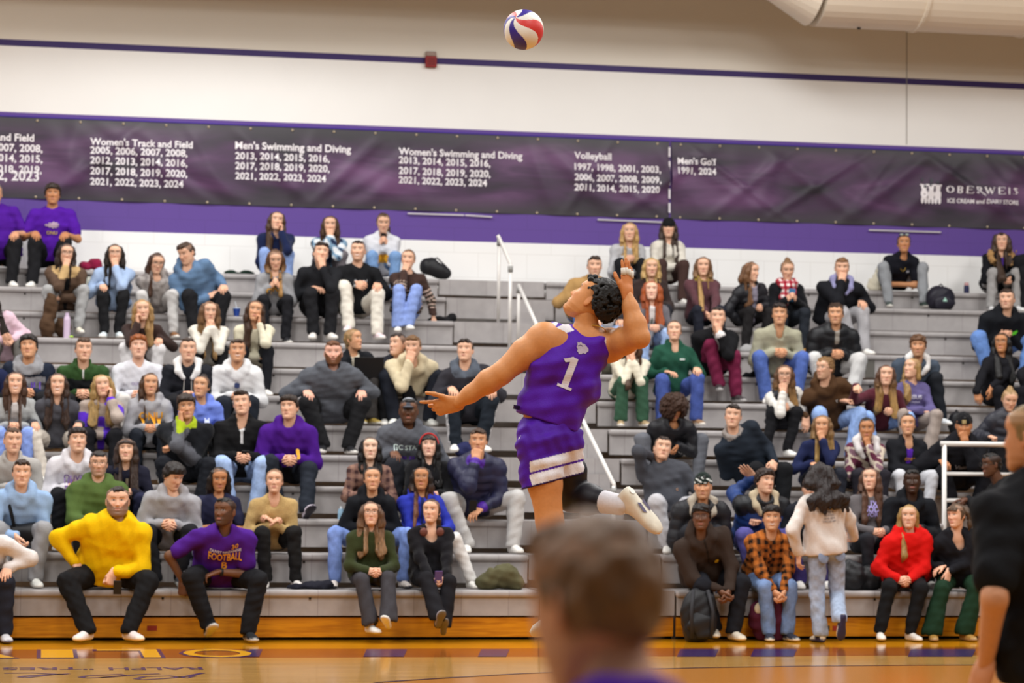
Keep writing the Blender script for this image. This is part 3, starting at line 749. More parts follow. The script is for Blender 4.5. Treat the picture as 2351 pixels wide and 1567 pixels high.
        V = np.concatenate([V, e]); ec = np.tile(sk*np.array([1, .9, .86]), (len(e), 1)); K = np.concatenate([K, ec])
        i, j = np.meshgrid(np.arange(m-1), np.arange(p), indexing='ij'); j2 = (j+1) % p
        qq = np.stack([i*p+j, i*p+j2, (i+1)*p+j2, (i+1)*p+j], -1).reshape(-1, 4)+n
        q = np.concatenate([q, qq[:, ::-1] if sg < 0 else qq])
    return V, q, K

CURLS = {'relax': ((18, 22, 28, 34), (28, 30, 34, 36), (18, 20, 22, 24), 3), 'fist': ((72, 80, 84, 86), (92, 96, 98, 98), (60, 62, 62, 60), 0),
         'flat': ((4, 3, 4, 6), (6, 6, 8, 10), (4, 4, 4, 6), 5), 'clasp': ((40, 46, 50, 54), (56, 58, 60, 60), (26, 28, 30, 30), 1),
         'point': ((4, 62, 76, 82), (8, 88, 96, 98), (6, 50, 60, 60), 1), 'curl': ((52, 56, 60, 64), (70, 72, 74, 76), (40, 40, 40, 40), 0),
         'serve': ((2, 40, 58, 64), (14, 60, 78, 84), (8, 40, 50, 52), 5), 'reach': ((-6, -8, -6, -4), (6, 5, 6, 8), (4, 4, 4, 4), 4)}
_hands = {}
def hand_mesh(pose, h=.005):
    """right hand, wrist at the origin, fingers along +y, palm facing -z, thumb towards -x"""
    if (pose, h) in _hands: return _hands[pose, h]
    fl = Fld(); kx = (-.030, -.009, .012, .031); ky = (.086, .090, .086, .078); ln = (.074, .082, .076, .060); rr = (.0092, .0096, .0090, .0078)
    cu = CURLS[pose]; zn = V3(0, 0, 1)
    for i in range(4): fl.cone((kx[i]*.55, .004, 0), (kx[i], ky[i], .002-.002*abs(i-1)), .019, .0125, k=.012, n=zn, e=.72)
    fl.cone((-.012, -.02, 0), (-.01, .02, 0), .022, .024, k=.012, n=zn, e=.72).cone((.012, -.02, 0), (.012, .02, 0), .022, .022, k=.012, n=zn, e=.72)
    ends = []
    for i in range(4):
        p = V3(kx[i], ky[i], .0); a = 0.0; sp = math.radians((i-1.4)*cu[3])
        for j, fr in enumerate((.45, .31, .24)):
            a += math.radians(cu[j][i]); L_ = ln[i]*fr
            q = p+L_*V3(math.sin(sp)*math.cos(a), math.cos(sp)*math.cos(a), -math.sin(a))
            fl.cone(p, q, rr[i]*(1-.08*j), rr[i]*(.92-.08*j), k=.004); p = q
        ends.append(p)
    tc = {'fist': ((-.036, .045, -.016), (-.022, .074, -.034), (-.002, .08, -.042)), 'flat': ((-.05, .05, -.004), (-.068, .078, -.006), (-.074, .098, -.006)),
          'reach': ((-.046, .05, -.012), (-.058, .08, -.02), (-.06, .1, -.026)),
          'serve': ((-.048, .052, .004), (-.07, .09, .008), (-.084, .124, .012))}.get(pose, ((-.044, .048, -.014), (-.052, .078, -.026), (-.046, .1, -.034)))
    fl.cone((-.016, .012, -.004), tc[0], .018, .0125, k=.012).cone(tc[0], tc[1], .0115, .0105, k=.004).cone(tc[1], tc[2], .0103, .0085, k=.004)
    v, q = fl.build(h); v = smooth(v, q, 1, .35)
    _hands[pose, h] = (v, q); return v, q
def place_hand(pose, wrist, d, palm, left, scale=1.0, h=.005):
    v, q = hand_mesh(pose, h); v = v.copy()
    if left: v[:, 0] *= -1; q = q[:, ::-1]
    y = nrm(d); z = -np.asarray(palm, float); z = nrm(z-y*(z @ y)); x = np.cross(y, z)
    return wrist+scale*(v[:, :1]*x+v[:, 1:2]*y+v[:, 2:]*z), q

_shoes = {}
def shoe_data(hx, sole='e8e4dc', accent=None, high=0):
    """one shoe, ankle over the origin, sole at z = 0, toe along -y"""
    key = (hx, sole, accent, high)
    if key in _shoes: return _shoes[key]
    ys = np.array([.066, .06, .035, 0, -.04, -.08, -.12, -.155, -.178, -.19]); n = 18
    hw = np.array([.012, .027, .034, .034, .036, .042, .046, .042, .030, .008])
    tp = np.array([.055, .092, .102+high, .104+high, .088, .07, .06, .052, .042, .028])
    sl = np.array([.03, .028, .026, .024, .022, .021, .021, .022, .024, .026])
    lift = np.array([.012, .004, 0, 0, 0, 0, 0, .003, .008, .014])
    V, K = [], []
    cu, cs, ca = C(hx), C(sole), C(accent or hx)
    for i in range(len(ys)):
        for j in range(n):
            a = 2*math.pi*j/n; x, z = math.cos(a), math.sin(a)
            zz = (tp[i]+lift[i])/2+(tp[i]-lift[i])/2*math.copysign(abs(z)**.8, z)
            top = max(0, z); ww = hw[i]*math.copysign(abs(x)**.75, x)*(1-.28*top**2)
            low = zz < sl[i]+lift[i]
            V.append((ww*(1.07 if low else 1.0), ys[i]*(1.02 if low else 1), zz))
            K.append(cs if low else (ca if (2 <= i <= 4 and abs(x) > .8 and accent) else cu))
    f = [(i*n+j, i*n+(j+1) % n, (i+1)*n+(j+1) % n, (i+1)*n+j) for i in range(len(ys)-1) for j in range(n)]
    f += [tuple(range(n))[::-1], tuple((len(ys)-1)*n+j for j in range(n))]
    me = mesh_data('shoe', V, f, NYLON(), True, np.array(K)); _shoes[key] = me; return me

def rotm(yaw, pitch, roll):
    cy, sy, cp, sp, cr, sr = (f(math.radians(a)) for a in (yaw, pitch, roll) for f in (math.cos, math.sin))
    Rz = np.array([[cy, -sy, 0], [sy, cy, 0], [0, 0, 1]]); Rx = np.array([[1, 0, 0], [0, cp, -sp], [0, sp, cp]]); Ry = np.array([[cr, 0, sr], [0, 1, 0], [-sr, 0, cr]])
    return Rz @ Rx @ Ry

def hair_fld(st, hp, R, hs, body, seed):
    """blended hair volume; hp maps head space to the world, body gives drape points"""
    fl = Fld(); Rt = R.T
    E = lambda c, r, k=.02, op=1: fl.ell(hp(*c), np.array(r)*hs, Rt, k, op)
    K = lambda a, b, ra, rb, k=.02, **kw: fl.cone(hp(*a) if len(a) == 3 else a[0], hp(*b) if len(b) == 3 else b[0], ra*hs, rb*hs, k, **kw)
    long = st in ('long', 'longwavy', 'half', 'bangs', 'longcurly', 'behind', 'oneside')
    curl = st in ('curly', 'afro', 'longcurly')
    c0 = hp(0, 0, 0); R32 = (R/hs).astype(np.float32)
    def hclip(fn):
        def g(x, y, z):
            lx, ly, lz = x-np.float32(c0[0]), y-np.float32(c0[1]), z-np.float32(c0[2])
            return fn(*(lx*R32[0, i]+ly*R32[1, i]+lz*R32[2, i] for i in range(3)))
        fl.cut(g)
    def face_cut(top=.074, w=.060, side=.0):
        fl.ell(hp(0, -.112, top-.115), np.array([w, .080, .115])*hs, Rt, .012, -1)
    if st in ('short', 'crew', 'quiff', 'fringe', 'mop', 'curly', 'part', 'fade'):
        th = {'short': .010, 'crew': .004, 'quiff': .009, 'fringe': .012, 'mop': .018, 'curly': .014, 'part': .011, 'fade': .002}[st]
        E((0, .010, .020), (.0745+th, .098+th, .098+th))
        if st == 'quiff': E((0, -.05, .100), (.058, .05, .030)); E((0, .02, .105), (.06, .06, .026))
        if st == 'part': E((-.026, -.05, .096), (.045, .05, .026)); E((.04, -.05, .085), (.035, .05, .028)); E((0, .02, .104), (.062, .06, .022))
        if st in ('fringe', 'mop'):
            E((0, -.058, .082), (.064, .040, .038)); E((0, 0, .10), (.07, .08, .032))
            for sg in (-1, 1): E((sg*.066, -.012, .055), (.02, .045, .034))
        if st == 'short': E((0, -.035, .094), (.06, .058, .026))
        if st == 'crew' or st == 'fade': E((0, -.02, .092), (.058, .066, .026))
        if st == 'curly':
            r = random.Random(seed)
            for i in range(34):
                a, b = r.uniform(-2.6, 2.6), r.uniform(.25, 1.1); E((.078*math.sin(a)*math.cos(b), .02-.09*math.cos(a)*math.cos(b), .035+.088*math.sin(b)), (.02, .02, .02), .008)
        face_cut(.066 if st in ('fringe', 'mop') else .080, .062)
        zf, zb = (.020, -.066) if st != 'mop' else (.012, -.085)
        hl, fr_ = {'fringe': (.040, .012), 'mop': (.036, .012), 'fade': (.052, 0), 'crew': (.052, 0)}.get(st, (.050, .004))
        hclip(lambda X, Y, Z: np.maximum(zf+(zb-zf)*np.clip((Y+.02)/.11, 0, 1)-Z, (-.030-np.maximum(0, Z-hl)*2.3-Y)*.6))
        fl.noise(.003 if st != 'curly' else .004, 150 if st != 'curly' else 230, seed)
    elif st in ('back', 'bun', 'pony', 'sidepony', 'bangspony'):
        E((0, .012, .020), (.0845, .107, .1055)); face_cut(.088, .063)
        hclip(lambda X, Y, Z: np.maximum((-.08)*np.clip((Y+.015)/.10, 0, 1)-Z if st in ('back', 'bun') else np.float32(-1)*np.ones_like(Y), (-.022-np.maximum(0, Z-.050)*2.1-Y)*.6) if st != 'bangspony' else np.maximum(np.float32(-1)*np.ones_like(Y), (-.022-np.maximum(0, Z-.028)*3-Y)*.6))
        if st == 'bun': E((0, .055, .118), (.034, .034, .032))
        if st == 'back': E((0, .105, .02), (.035, .03, .035))
        if st in ('pony', 'bangspony'): fl.chain([hp(.02, .10, .07), hp(.075, .13, .02), hp(.082, .12, -.09), hp(.06, .11, -.15)], [.026, .032, .028, .01], k=.02)
        if st == 'sidepony': fl.chain([hp(.02, .09, .0), hp(.065, .05, -.08), body['shL']*.45+body['chest']*.55, body['chest']+.03*body['x']-.15*UP], [.028, .025, .022, .012], k=.02)
        if st == 'bangspony': E((0, -.072, .062), (.055, .022, .030)); 
        fl.noise(.0025, 140, seed)
    elif st == 'afro':
        r = random.Random(seed)
        E((0, .02, .03), (.14, .13, .135)); E((0, .01, -.03), (.15, .12, .10))
        for i in range(70):
            a, b = r.uniform(-3.1, 3.1), r.uniform(-.5, 1.4); E((.135*math.sin(a)*math.cos(b), .02-.12*math.cos(a)*math.cos(b), .02+.13*math.sin(b)), (.028, .028, .028), .01)
        fl.ell(hp(.025, -.13, -.05), np.array([.055, .095, .095])*hs, Rt, .015, -1); fl.noise(.006, 190, seed)
    elif long:
        E((0, .012, .020), (.083, .104, .103))
        if st == 'bangs': pass
        ln = body.get('hairlen', .0); cw = 1.0 if st != 'longwavy' else 1.2
        for sg, sh in ((-1, body['shR']), (1, body['shL'])):
            if st == 'oneside' and sg > 0:
                K((sg*.07, .02, .03), (sg*.07, .05, -.10), .024, .03); continue
            mid = hp(sg*.085, .006, -.085)
            inn = sh*.56+body['chest']*.44
            drop = inn+body['f']*.112-UP*(.05+ln*.5)
            low = inn+body['f']*.125-UP*(.13+ln)+body['x']*sg*.008
            drop, low = body['proj'](drop), body['proj'](low, .008)
            if st == 'behind': drop = sh*.5+body['neck']*.5-body['f']*.06-UP*.04; low = drop-UP*.16-body['f']*.03
            fl.chain([hp(sg*.066, -.018, .066), hp(sg*.080, -.008, .0), mid, sh*.46+body['neck']*.54+body['f']*(.06 if st != 'behind' else -.03)+UP*.015, drop, low],
                     [.024*cw, .030*cw, .036*cw, .041*cw, .040*cw, .018*cw], k=.025)
            fl.chain([hp(sg*.045, .07, .03), hp(sg*.05, .085, -.10), body['neck']+body['x']*sg*.05-body['f']*.085-UP*.02], [.04, .046, .045], k=.03)
        if st == 'bangs' : E((0, -.066, .060), (.060, .028, .036))
        fl.ell(hp(0, -.118, -.045), np.array([.055, .086, .128 if st != 'bangs' else .094])*hs, Rt, .010, -1)
        fl.cone(hp(0, -.06, -.12), body['neck']+body['f']*.1-UP*.05, .042, .03, .02, op=-1)
        zl = .040 if st != 'bangs' else .022
        hclip(lambda X, Y, Z: np.minimum((-.014-np.maximum(0, Z-zl)*2.2-Y)*.6, np.where(Z > -.13, np.float32(1), np.float32(-1))*np.maximum(.067-np.abs(X), -.05)+np.zeros_like(Y)))
        fl.noise(.0018 if st != 'longwavy' else .005, 70 if st != 'longwavy' else 60, seed, (1, 1, .3))
        fl.noise(.0012, 230, seed+1, (1, 1, .12))
    return fl, curl

def ring(c, ax1, ax2, r1, r2, n=20, p=2.6):
    out = []
    for i in range(n+1):
        a = 2*math.pi*i/n; ca, sa = math.cos(a), math.sin(a)
        out.append(c+ax1*r1*math.copysign(abs(ca)**(2/p), ca)+ax2*r2*math.copysign(abs(sa)**(2/p), sa))
    return out
def add_glasses(root, base, hp, hs, hx='1c1a1a', p=2.6, thin=.0017):
    mb = MB()
    X, Z = hp(1, 0, 0)-hp(0, 0, 0), hp(0, 0, 1)-hp(0, 0, 0); X, Z = nrm(X), nrm(Z)
    for sg in (-1, 1):
        mb.tube(ring(hp(sg*.033, -.102, .014), X, Z, .026*hs, .020*hs, 20, p), thin, 6, False)
        mb.tube([hp(sg*.059, -.100, .020), hp(sg*.072, -.07, .018), hp(sg*.08, .005, .012)], thin, 6)
    mb.tube([hp(-.008, -.104, .018), hp(0, -.107, .020), hp(.008, -.104, .018)], thin, 6)
    rel(mb, base).build('glasses', mat('spectacle_frame', hx, 0.35), root, smooth=True)

TOPN = {'sweat': 'sweatshirt', 'hoodie': 'hoodie', 'zip': 'quarter_zip_top', 'puffer': 'puffer_jacket', 'jacket': 'jacket', 'tee': 't_shirt', 'cardigan': 'cardigan',
        'fleece': 'fleece_jacket', 'coat': 'coat', 'polo': 'polo_shirt', 'vest': 'vest', 'shirt': 'flannel_shirt', 'scoop': 'sweater', 'knit': 'sweater'}
PRINTS = []
def person(label, row, head, top, pants, skin='d9a587', hair=('short', '3a281d'), sex='m', s=None, b=1.0, yaw=None, look=(0, 0, 0), hip=None, L='l', Rr='l',
           knee=.13, foot=.12, feet=None, shoes='e9e6e0', face=None, extra=(), lean=None, v0=.21, res=1.0, flare=None, group='people in the bleachers', hide_legs=False, short=False, legx=None, hf=1.0, noshoe=False, J=None):
    """a seated figure. head = pixel of the middle of the head (crown to chin); row = bench it sits on"""
    fem = sex == 'f'; seed = int(abs(head[0]*7+head[1])) % 9973
    if s is None: s = .95 if fem else 1.03
    zs = rowz(row); fz = rowz(row-1) if row else 0.0
    v_h = row*RUN+v0
    L_t = (.468 if fem else .495)*s
    hx_, hy_ = head
    nk, hs = .158*s, (.96 if fem else 1.0)*hf
    hipz = zs+.116*s+.06*max(0, b-1)
    # lean: find the torso angle that brings the head to its place in the picture
    vh = v_h-.1
    for _ in range(6):
        hc = at_v(hx_, hy_, vh); dz = hc[2]-hipz
        cosv = (dz-nk*.97)/L_t
        if lean is not None: ph = math.radians(lean)
        elif cosv >= .985: ph = math.radians(8); 
        else: ph = math.acos(max(cosv, .35))
        vh = v_h-L_t*math.sin(ph)-.035
    st = max(1.0, (dz-nk*.97)/(L_t*math.cos(ph))) if cosv >= .985 or lean is not None else 1.0
    L_t = L_t*min(st, 1.18)
    hc = at_v(hx_, hy_, vh); uh = uvz(hc)[0]
    hu = uh if hip is None else uvz(at_v(hip, hy_, v_h))[0]
    P0 = W(hu, v_h, hipz)
    base = W(hu, v_h, zs)
    ty = math.radians(yaw if yaw is not None else 0)
    f = nrm(-math.cos(ty)*BV+math.sin(ty)*BU); x = nrm(np.cross(UP, f)); x = -x if x @ BU < 0 and abs(ty) < 1.6 else x
    neck = hc-UP*nk*.92-(-BV)*.03*s+0*x
    if J: hc, P0, neck, f = J['hc'], J['P0'], J['neck'], J['f']; x = J['x']; base = J['base']
    spine = nrm(neck-P0); Lt = np.linalg.norm(neck-P0)
    fw = nrm(f-spine*(f @ spine)); xl = nrm(np.cross(fw, spine)); xl = xl if xl @ x > 0 else -xl
    sw = (.160 if fem else .186)*s*(.6+.4*b)
    shL, shR = neck-spine*.078*s+xl*sw+fw*.012, neck-spine*.078*s-xl*sw+fw*.012
    chest = P0+spine*Lt*.68
    root = empty('person', base, label, 'person', group)
    # head frame: yaw relative to the line of sight
    tc_ = nrm((CAM-hc)*np.array([1, 1, 0])); xr = np.cross(tc_, UP)*-1; xr = xr if xr @ BU > 0 else -xr
    Rb = np.stack([xr, -tc_, UP], 1); R = Rb @ rotm(look[0], -look[1], look[2])
    if J: R = J['R']
    hp = lambda a, b_, c: hc+hs*(R @ V3(a, b_, c))
    # legs
    hw_ = .088*s*(.7+.3*b)
    out = {}
    ank_v = v_h-(.40 if row else .42)*s
    kn, an = {}, {}
    for i, sg in enumerate((-1, 1)):
        hj = P0+x*sg*hw_
        if feet and feet[i]:
            fx, fy, *fv = feet[i]; ap = at_v(fx, fy, v_h-(fv[0] if fv else .40)*s)
        else: ap = W(hu, ank_v, fz+.092)+x*sg*foot
        ap[2] = max(ap[2], fz+.092)
        pole = f*.75+UP*1.0+x*sg*(knee-.10)*4.5
        if legx: pole = pole+x*legx[i]
        kj, ap = ik(hj, ap, .425*s, .415*s, pole)
        kn[sg], an[sg] = kj, ap
    if J: kn, an = J['kn'], J['an']
    # arms
    ul, fl_ = .285*s, .245*s
    hands, el, wr, hm = {}, {}, {}, {}
    for sg, code in ((-1, Rr), (1, L)):  # arms
        sh = shR if sg < 0 else shL
        kneeP = kn[sg]; pole = -UP*.8+xl*sg*.55-fw*.25; pose = 'relax'; d = None; palm = None
        if code == 'k': t = kneeP+UP*.115*s-f*.06; d = f*.9-UP*.30; palm = -UP
        elif code == 't': t = kneeP*.62+P0*.38+UP*.135; d = f*.7-xl*sg*.5-UP*.1; palm = -UP
        elif code == 'l': t = (kn[1]+kn[-1])/2+UP*.075-f*.05+x*sg*.055; d = f*.8-xl*sg*.55-UP*.25; palm = -xl*sg*.8-UP*.3; pose = 'clasp'
        elif code == 'd': t = (kn[1]+kn[-1])/2-UP*.06+f*.06+x*sg*.045; d = f*.4-xl*sg*.4-UP*.7; palm = -xl*sg; pose = 'clasp'
        elif code == 'p': t = (kn[1]+kn[-1])/2+UP*.16-f*.10+x*sg*.055; d = f*.45+UP*.5-xl*sg*.5; palm = -xl*sg*.8-fw*.4; pose = 'curl'
        elif code == 'm': t = hp(sg*.012, -.112, -.150); d = UP*.95-fw*.05-xl*sg*.25; palm = -fw-xl*sg*.3; pose = 'fist'; pole = -UP+xl*sg*.35+fw*.25
        elif code == 'c': t = hp(sg*.02, -.10, -.185); d = UP*.9-xl*sg*.2-fw*.1; palm = -fw*.8-xl*sg*.4; pose = 'curl'; pole = -UP+xl*sg*.35+fw*.3
        elif code == 'h': t = hp(sg*.066, -.075, -.145); d = UP*.9+xl*sg*.1-fw*.15; palm = -xl*sg*.9-fw*.3; pose = 'curl'; pole = -UP+xl*sg*.5+fw*.3
        elif code == 'x': t = chest*.55+P0*.45+fw*.19-xl*sg*.05+UP*.0; d = -xl*sg*.95+fw*.1; palm = -fw*.4-UP*.6; pose = 'relax'; pole = -UP*.5+xl*sg*.9+fw*.2
        elif code == 's': t = W(hu, v_h-.02, zs+.06)+xl*sg*.30; d = f*.6-UP*.5+xl*sg*.2; palm = -UP; pose = 'flat'
        elif code == 'n': t = hp(sg*.085, .05, -.085); d = -xl*sg*.9+UP*.2-fw*.5; palm = -fw*.0+fw; pole = xl*sg*1.0+fw*.6-UP*.5
        elif code == 'z': t = P0+xl*sg*.16+fw*.17+UP*.06; d = -xl*sg*.7+fw*.3-UP*.2; palm = -fw; pose = 'curl'
        else:                                       # (px, py, forward offset, pose[, direction x, y, z])
            px, py, fo, pose, *dd = code; t = at_v(px, py, v_h-fo)
            if dd: d = xl*dd[0]+fw*dd[1]+UP*dd[2]; palm = -xl*sg if pose == 'clasp' else (-UP if abs(dd[2]) < .6 else -fw)-xl*sg*.3
        if J: t = J['wr'][sg]; pose, d, palm = J['hand'][sg]; pole = J['pole'][sg]
        e, t = ik(sh, t, ul, fl_, pole)
        el[sg], wr[sg] = e, t
        if d is None: d = nrm(t-e)+fw*.2-UP*.15; palm = -UP-xl*sg*.4
        hm[sg] = place_hand(pose, t+nrm(d)*.01, d, palm, (sg > 0) != bool(J and J.get('away')), (.93 if fem else 1.03)*s*1.0)
    # ---- body: one skin surface with head and hands
    sk = np.array(C(skin))
    B = Fld()
    B.cone(neck-spine*.06, hp(0, .022, -.07), .056*s*(.93 if fem else 1.08)*(.75+.25*b), .052*s*(.93 if fem else 1.05), k=.03)
    B.cone(P0, chest, .085*b, .095*b, k=.05, n=fw, e=.75).cone(chest, neck-spine*.05, .09, .05, k=.05, n=fw, e=.7)
    typ = top[0]; sleeve = typ in ('tee', 'polo')
    ar = .040*s*(.5+.5*b) if sleeve else .030
    for sg in (-1, 1):
        sh = shR if sg < 0 else shL
        B.cone(neck-spine*.06, sh, .05, .045, k=.04).cone(sh, el[sg], ar*1.12, ar*.92, k=.02).cone(el[sg], wr[sg], ar*.98, .0245*s, k=.02)
        B.cone(P0+x*sg*hw_, kn[sg], .055, .045, k=.03).cone(kn[sg], an[sg], .042, .034, k=.02)
    V, q = B.build(.0105); V = smooth(V, q, 1)
    K = np.tile(sk, (len(V), 1))
    fo = dict(face or {}); fo.update(skin=skin, hairc=hair[1]); fo.setdefault('lip', 'b86f66' if fem else 'a9695c')
    if fem: fo.setdefault('jaw', .93); fo.setdefault('nose', .85); fo.setdefault('wide', .97)
    if hair[0] in ('bald',): fo['scalp'] = False
    hv, hq, hk = head_mesh(fo)
    hv = hc+hs*(hv @ R.T)
    parts_v, parts_q, parts_k = [V, hv], [q, hq+len(V)], [K, hk]; n = len(V)+len(hv)
    for sg in (-1, 1):
        v_, q_ = hm[sg]; parts_v.append(v_); parts_q.append(q_+n); parts_k.append(np.tile(sk*np.array([1.0, .93, .9]), (len(v_), 1))); n += len(v_)
    link('body', mesh_data('body', np.concatenate(parts_v)-base, np.concatenate(parts_q), SKIN(), True, np.concatenate(parts_k)), root)
    # ---- trousers
    T = Fld(); pr = (.098 if not fem else .090)*s*(.55+.45*b); fla = flare if flare else (.067 if not fem else .058)
    T.ell(P0-f*.02+UP*.01, (.165*s*b, .125*s*b, .098*s), np.stack([x, f, UP]), .04)
    for sg in (-1, 1):
        T.cone(P0+x*sg*hw_, kn[sg], pr, pr*.78, k=.03).cone(kn[sg]+(an[sg]-kn[sg])*.02, an[sg]+(an[sg]-kn[sg])*.02+UP*.005, pr*.75, fla*s, k=.02)
        T.ell(an[sg]-UP*.085, (.2, .2, .055), None, .01, -1)
    if not J: T.cut(lambda x, y, z: np.where(np.float32(-1)*((x-np.float32(P0[0]))*np.float32(f[0])+(y-np.float32(P0[1]))*np.float32(f[1])) > -.14, np.float32(zs+.008)-z, np.float32(-1)))
    T.noise(.0035, 34, seed+3).noise(.003, 85, seed+4)
    v_, q_ = T.build(.013); v_ = smooth(v_, q_, 1)
    pc = np.tile(np.array(C(pants if isinstance(pants, str) else pants[0])), (len(v_), 1))
    pk = pants[1] if not isinstance(pants, str) else None
    if pk == 'denim':
        pc *= (1+.25*np.exp(-((np.minimum(np.linalg.norm(v_-kn[1], axis=1), np.linalg.norm(v_-kn[-1], axis=1)))/.12)**2))[:, None]
    elif pk == 'stripe':
        for sg in (-1, 1):
            o_ = (v_-an[sg]) @ x*sg
            near = np.linalg.norm(np.cross(v_-kn[sg], nrm(an[sg]-kn[sg])), axis=1)
            m = (o_ > .030) & (np.abs((v_-an[sg]) @ f) < .035) & (v_[:, 2] < kn[sg][2]) & ((np.abs((v_-an[sg]) @ f)/.012 % 1.6) > .5); pc[m] = C('e6e2e2')
    legs = link('trousers' if pk != 'denim' else 'jeans', mesh_data('trousers', v_-base, q_, DENIM() if pk == 'denim' else CLOTH(), True, pc), root)
    # ---- shoes
    if not noshoe:
        for i, sg in enumerate((-1, 1)):
            me = shoe_data(*(shoes if isinstance(shoes, tuple) else (shoes,)))
            o = link('shoe', me, root)
            td = f+x*sg*.22+x*0
            pit = 0.0
            if feet and feet[i] and len(feet[i]) > 3: pit = math.radians(feet[i][3])
            if feet and feet[i] and len(feet[i]) > 4: td = f+x*feet[i][4]
            yv = -nrm(td*np.array([1, 1, 0])); xv = np.cross(yv, UP)
            yv2 = yv*math.cos(pit)-UP*math.sin(pit); zv = np.cross(xv, yv2)
            if J and 'shoe' in J: yv2, zv = (nrm(a_) for a_ in J['shoe'][sg]); xv = np.cross(yv2, zv)
            pos = an[sg]-base-zv*.088
            k_ = s*(1.0 if not fem else .93)
            o.matrix_local = Matrix(((xv[0]*k_, yv2[0]*k_, zv[0]*k_, pos[0]), (xv[1]*k_, yv2[1]*k_, zv[1]*k_, pos[1]), (xv[2]*k_, yv2[2]*k_, zv[2]*k_, pos[2]), (0, 0, 0, 1)))
    # ---- top
    opt = top[2] if len(top) > 2 else {}
    g = Fld(); loose = opt.get('loose', 1.0); pf = 1.16 if typ in ('puffer', 'coat') else (1.08 if typ in ('hoodie', 'fleece', 'jacket') else 1.0)
    cw, cdp = (.168 if fem else .184)*s*b*loose*(pf*.5+.5), .66
    waist = P0+spine*Lt*.30
    g.cone(P0+spine*.02, waist, cw*(1.02 if not fem else 1.05), cw*(.98 if not fem else .93), k=.05, n=fw, e=cdp+.06)
    g.cone(waist, chest, cw*(.98 if not fem else .93), cw*1.03, k=.05, n=fw, e=cdp)
    g.cone(chest, neck-spine*.10, cw*1.0, cw*.60, k=.05, n=fw, e=cdp)
    if b > 1.12: g.ell(P0+spine*Lt*.30+fw*.05*b, (.15*b, .125*b, .15), np.stack([xl, fw, spine]), .05)
    if fem:
        for sg in (-1, 1): g.ell(chest+spine*-.01+xl*sg*.065+fw*.075, (.06, .045, .06), np.stack([xl, fw, spine]), .05)
    ra = (.057 if fem else .063)*s*(.5+.5*b)*loose*pf
    for sg in (-1, 1):
        sh = shR if sg < 0 else shL
        g.cone(neck-spine*.062, sh-spine*.01, .045*s, ra*.96, k=.05)
        if sleeve:
            e2 = sh+(el[sg]-sh)*.72; g.cone(sh, e2, ra*1.05, ra*.98, k=.035)
        else:
            g.cone(sh, el[sg], ra*1.0, ra*.88, k=.04)
            wv = wr[sg]+(el[sg]-wr[sg])*(.06 if not opt.get('push') else .45)
            g.cone(el[sg], wv, ra*.90, .040*s*pf*loose**.5, k=.035)
            g.cone(wv, wv+(el[sg]-wv)*.12, .036*s*pf, .040*s*pf, k=.02)
    hem = opt.get('hem', .04)
    g.cone(P0+spine*.02, P0+f*.02+spine*.08, cw*1.04, cw*1.0, k=.04, n=fw, e=cdp+.12)
    g.ell(P0+fw*.07*b+spine*.05, (cw*.95, .085, .06), np.stack([xl, fw, spine]), .04)
    hp0, hsp = P0, spine.astype(np.float32)
    hz = opt.get('hemz', -.015)
    if not J: g.cut(lambda x, y, z: np.float32(zs+.018)-z+x*0+y*0)
    g.cut(lambda x, y, z: np.float32(hz)-((x-np.float32(hp0[0]))*hsp[0]+(y-np.float32(hp0[1]))*hsp[1]+(z-np.float32(hp0[2]))*hsp[2])-np.float32(0))
    if typ in ('hoodie',) or opt.get('hood'):
        hr = .036*s
        pts = [neck+xl*sg_*.085*s*w_+fw*fv*s+spine*sp_*s for sg_, w_, fv, sp_ in ((-1, .25, .100, -.085), (-1, .92, .062, -.03), (-1, 1.0, -.03, .018), (0, 0, -.10, .03), (1, 1.0, -.03, .018), (1, .92, .062, -.03), (1, .25, .100, -.085))]
        g.chain(pts, [hr*.75, hr, hr*1.2, hr*1.45, hr*1.2, hr, hr*.75], k=.025)
    elif typ in ('zip', 'fleece', 'puffer', 'coat', 'jacket', 'shirt', 'polo'):
        ch_ = .055 if typ in ('puffer', 'zip', 'fleece') else .035
        pts = [neck+xl*a*s+fw*fv*s+spine*sp_*s for a, fv, sp_ in ((-.028, .078, -.05), (-.062, .045, -.01), (-.066, -.02, .02), (0, -.062, .03), (.066, -.02, .02), (.062, .045, -.01), (.028, .078, -.05))]
        g.chain([p+spine*(ch_-.04) for p in pts], [.018, .02, .021, .022, .021, .02, .018], k=.02)
    else:
        pts = [neck+xl*a*s+fw*fv*s+spine*sp_*s for a, fv, sp_ in ((0, .068, -.045), (-.055, .03, -.018), (-.052, -.03, .005), (0, -.055, .01), (.052, -.03, .005), (.055, .03, -.018), (0, .068, -.045))]
        g.chain(pts, [.017]*7, k=.02)
    nd = opt.get('neck', .0)
    g.cone(neck-spine*.05+fw*.012, neck+spine*.10+fw*.035, .043*s, .062*s, k=.012, op=-1)
    if nd: g.cone(neck-spine*(.01+nd)+fw*.075, neck+spine*.05+fw*.12, .03+nd*.25, .075, k=.015, op=-1)
    if typ in ('puffer', 'vest'):
        g.noise(.002, 60, seed)
    else: g.noise(.0045 if typ != 'knit' else .003, 38, seed).noise(.0024 if typ != 'knit' else .0016, 85, seed+5)
    v_, q_ = g.build(.012*res); v_ = smooth(v_, q_, 1)
    qv = v_-P0; tz = (qv @ spine)/Lt; tx = qv @ xl; tf = qv @ fw-.0
    ds = {}
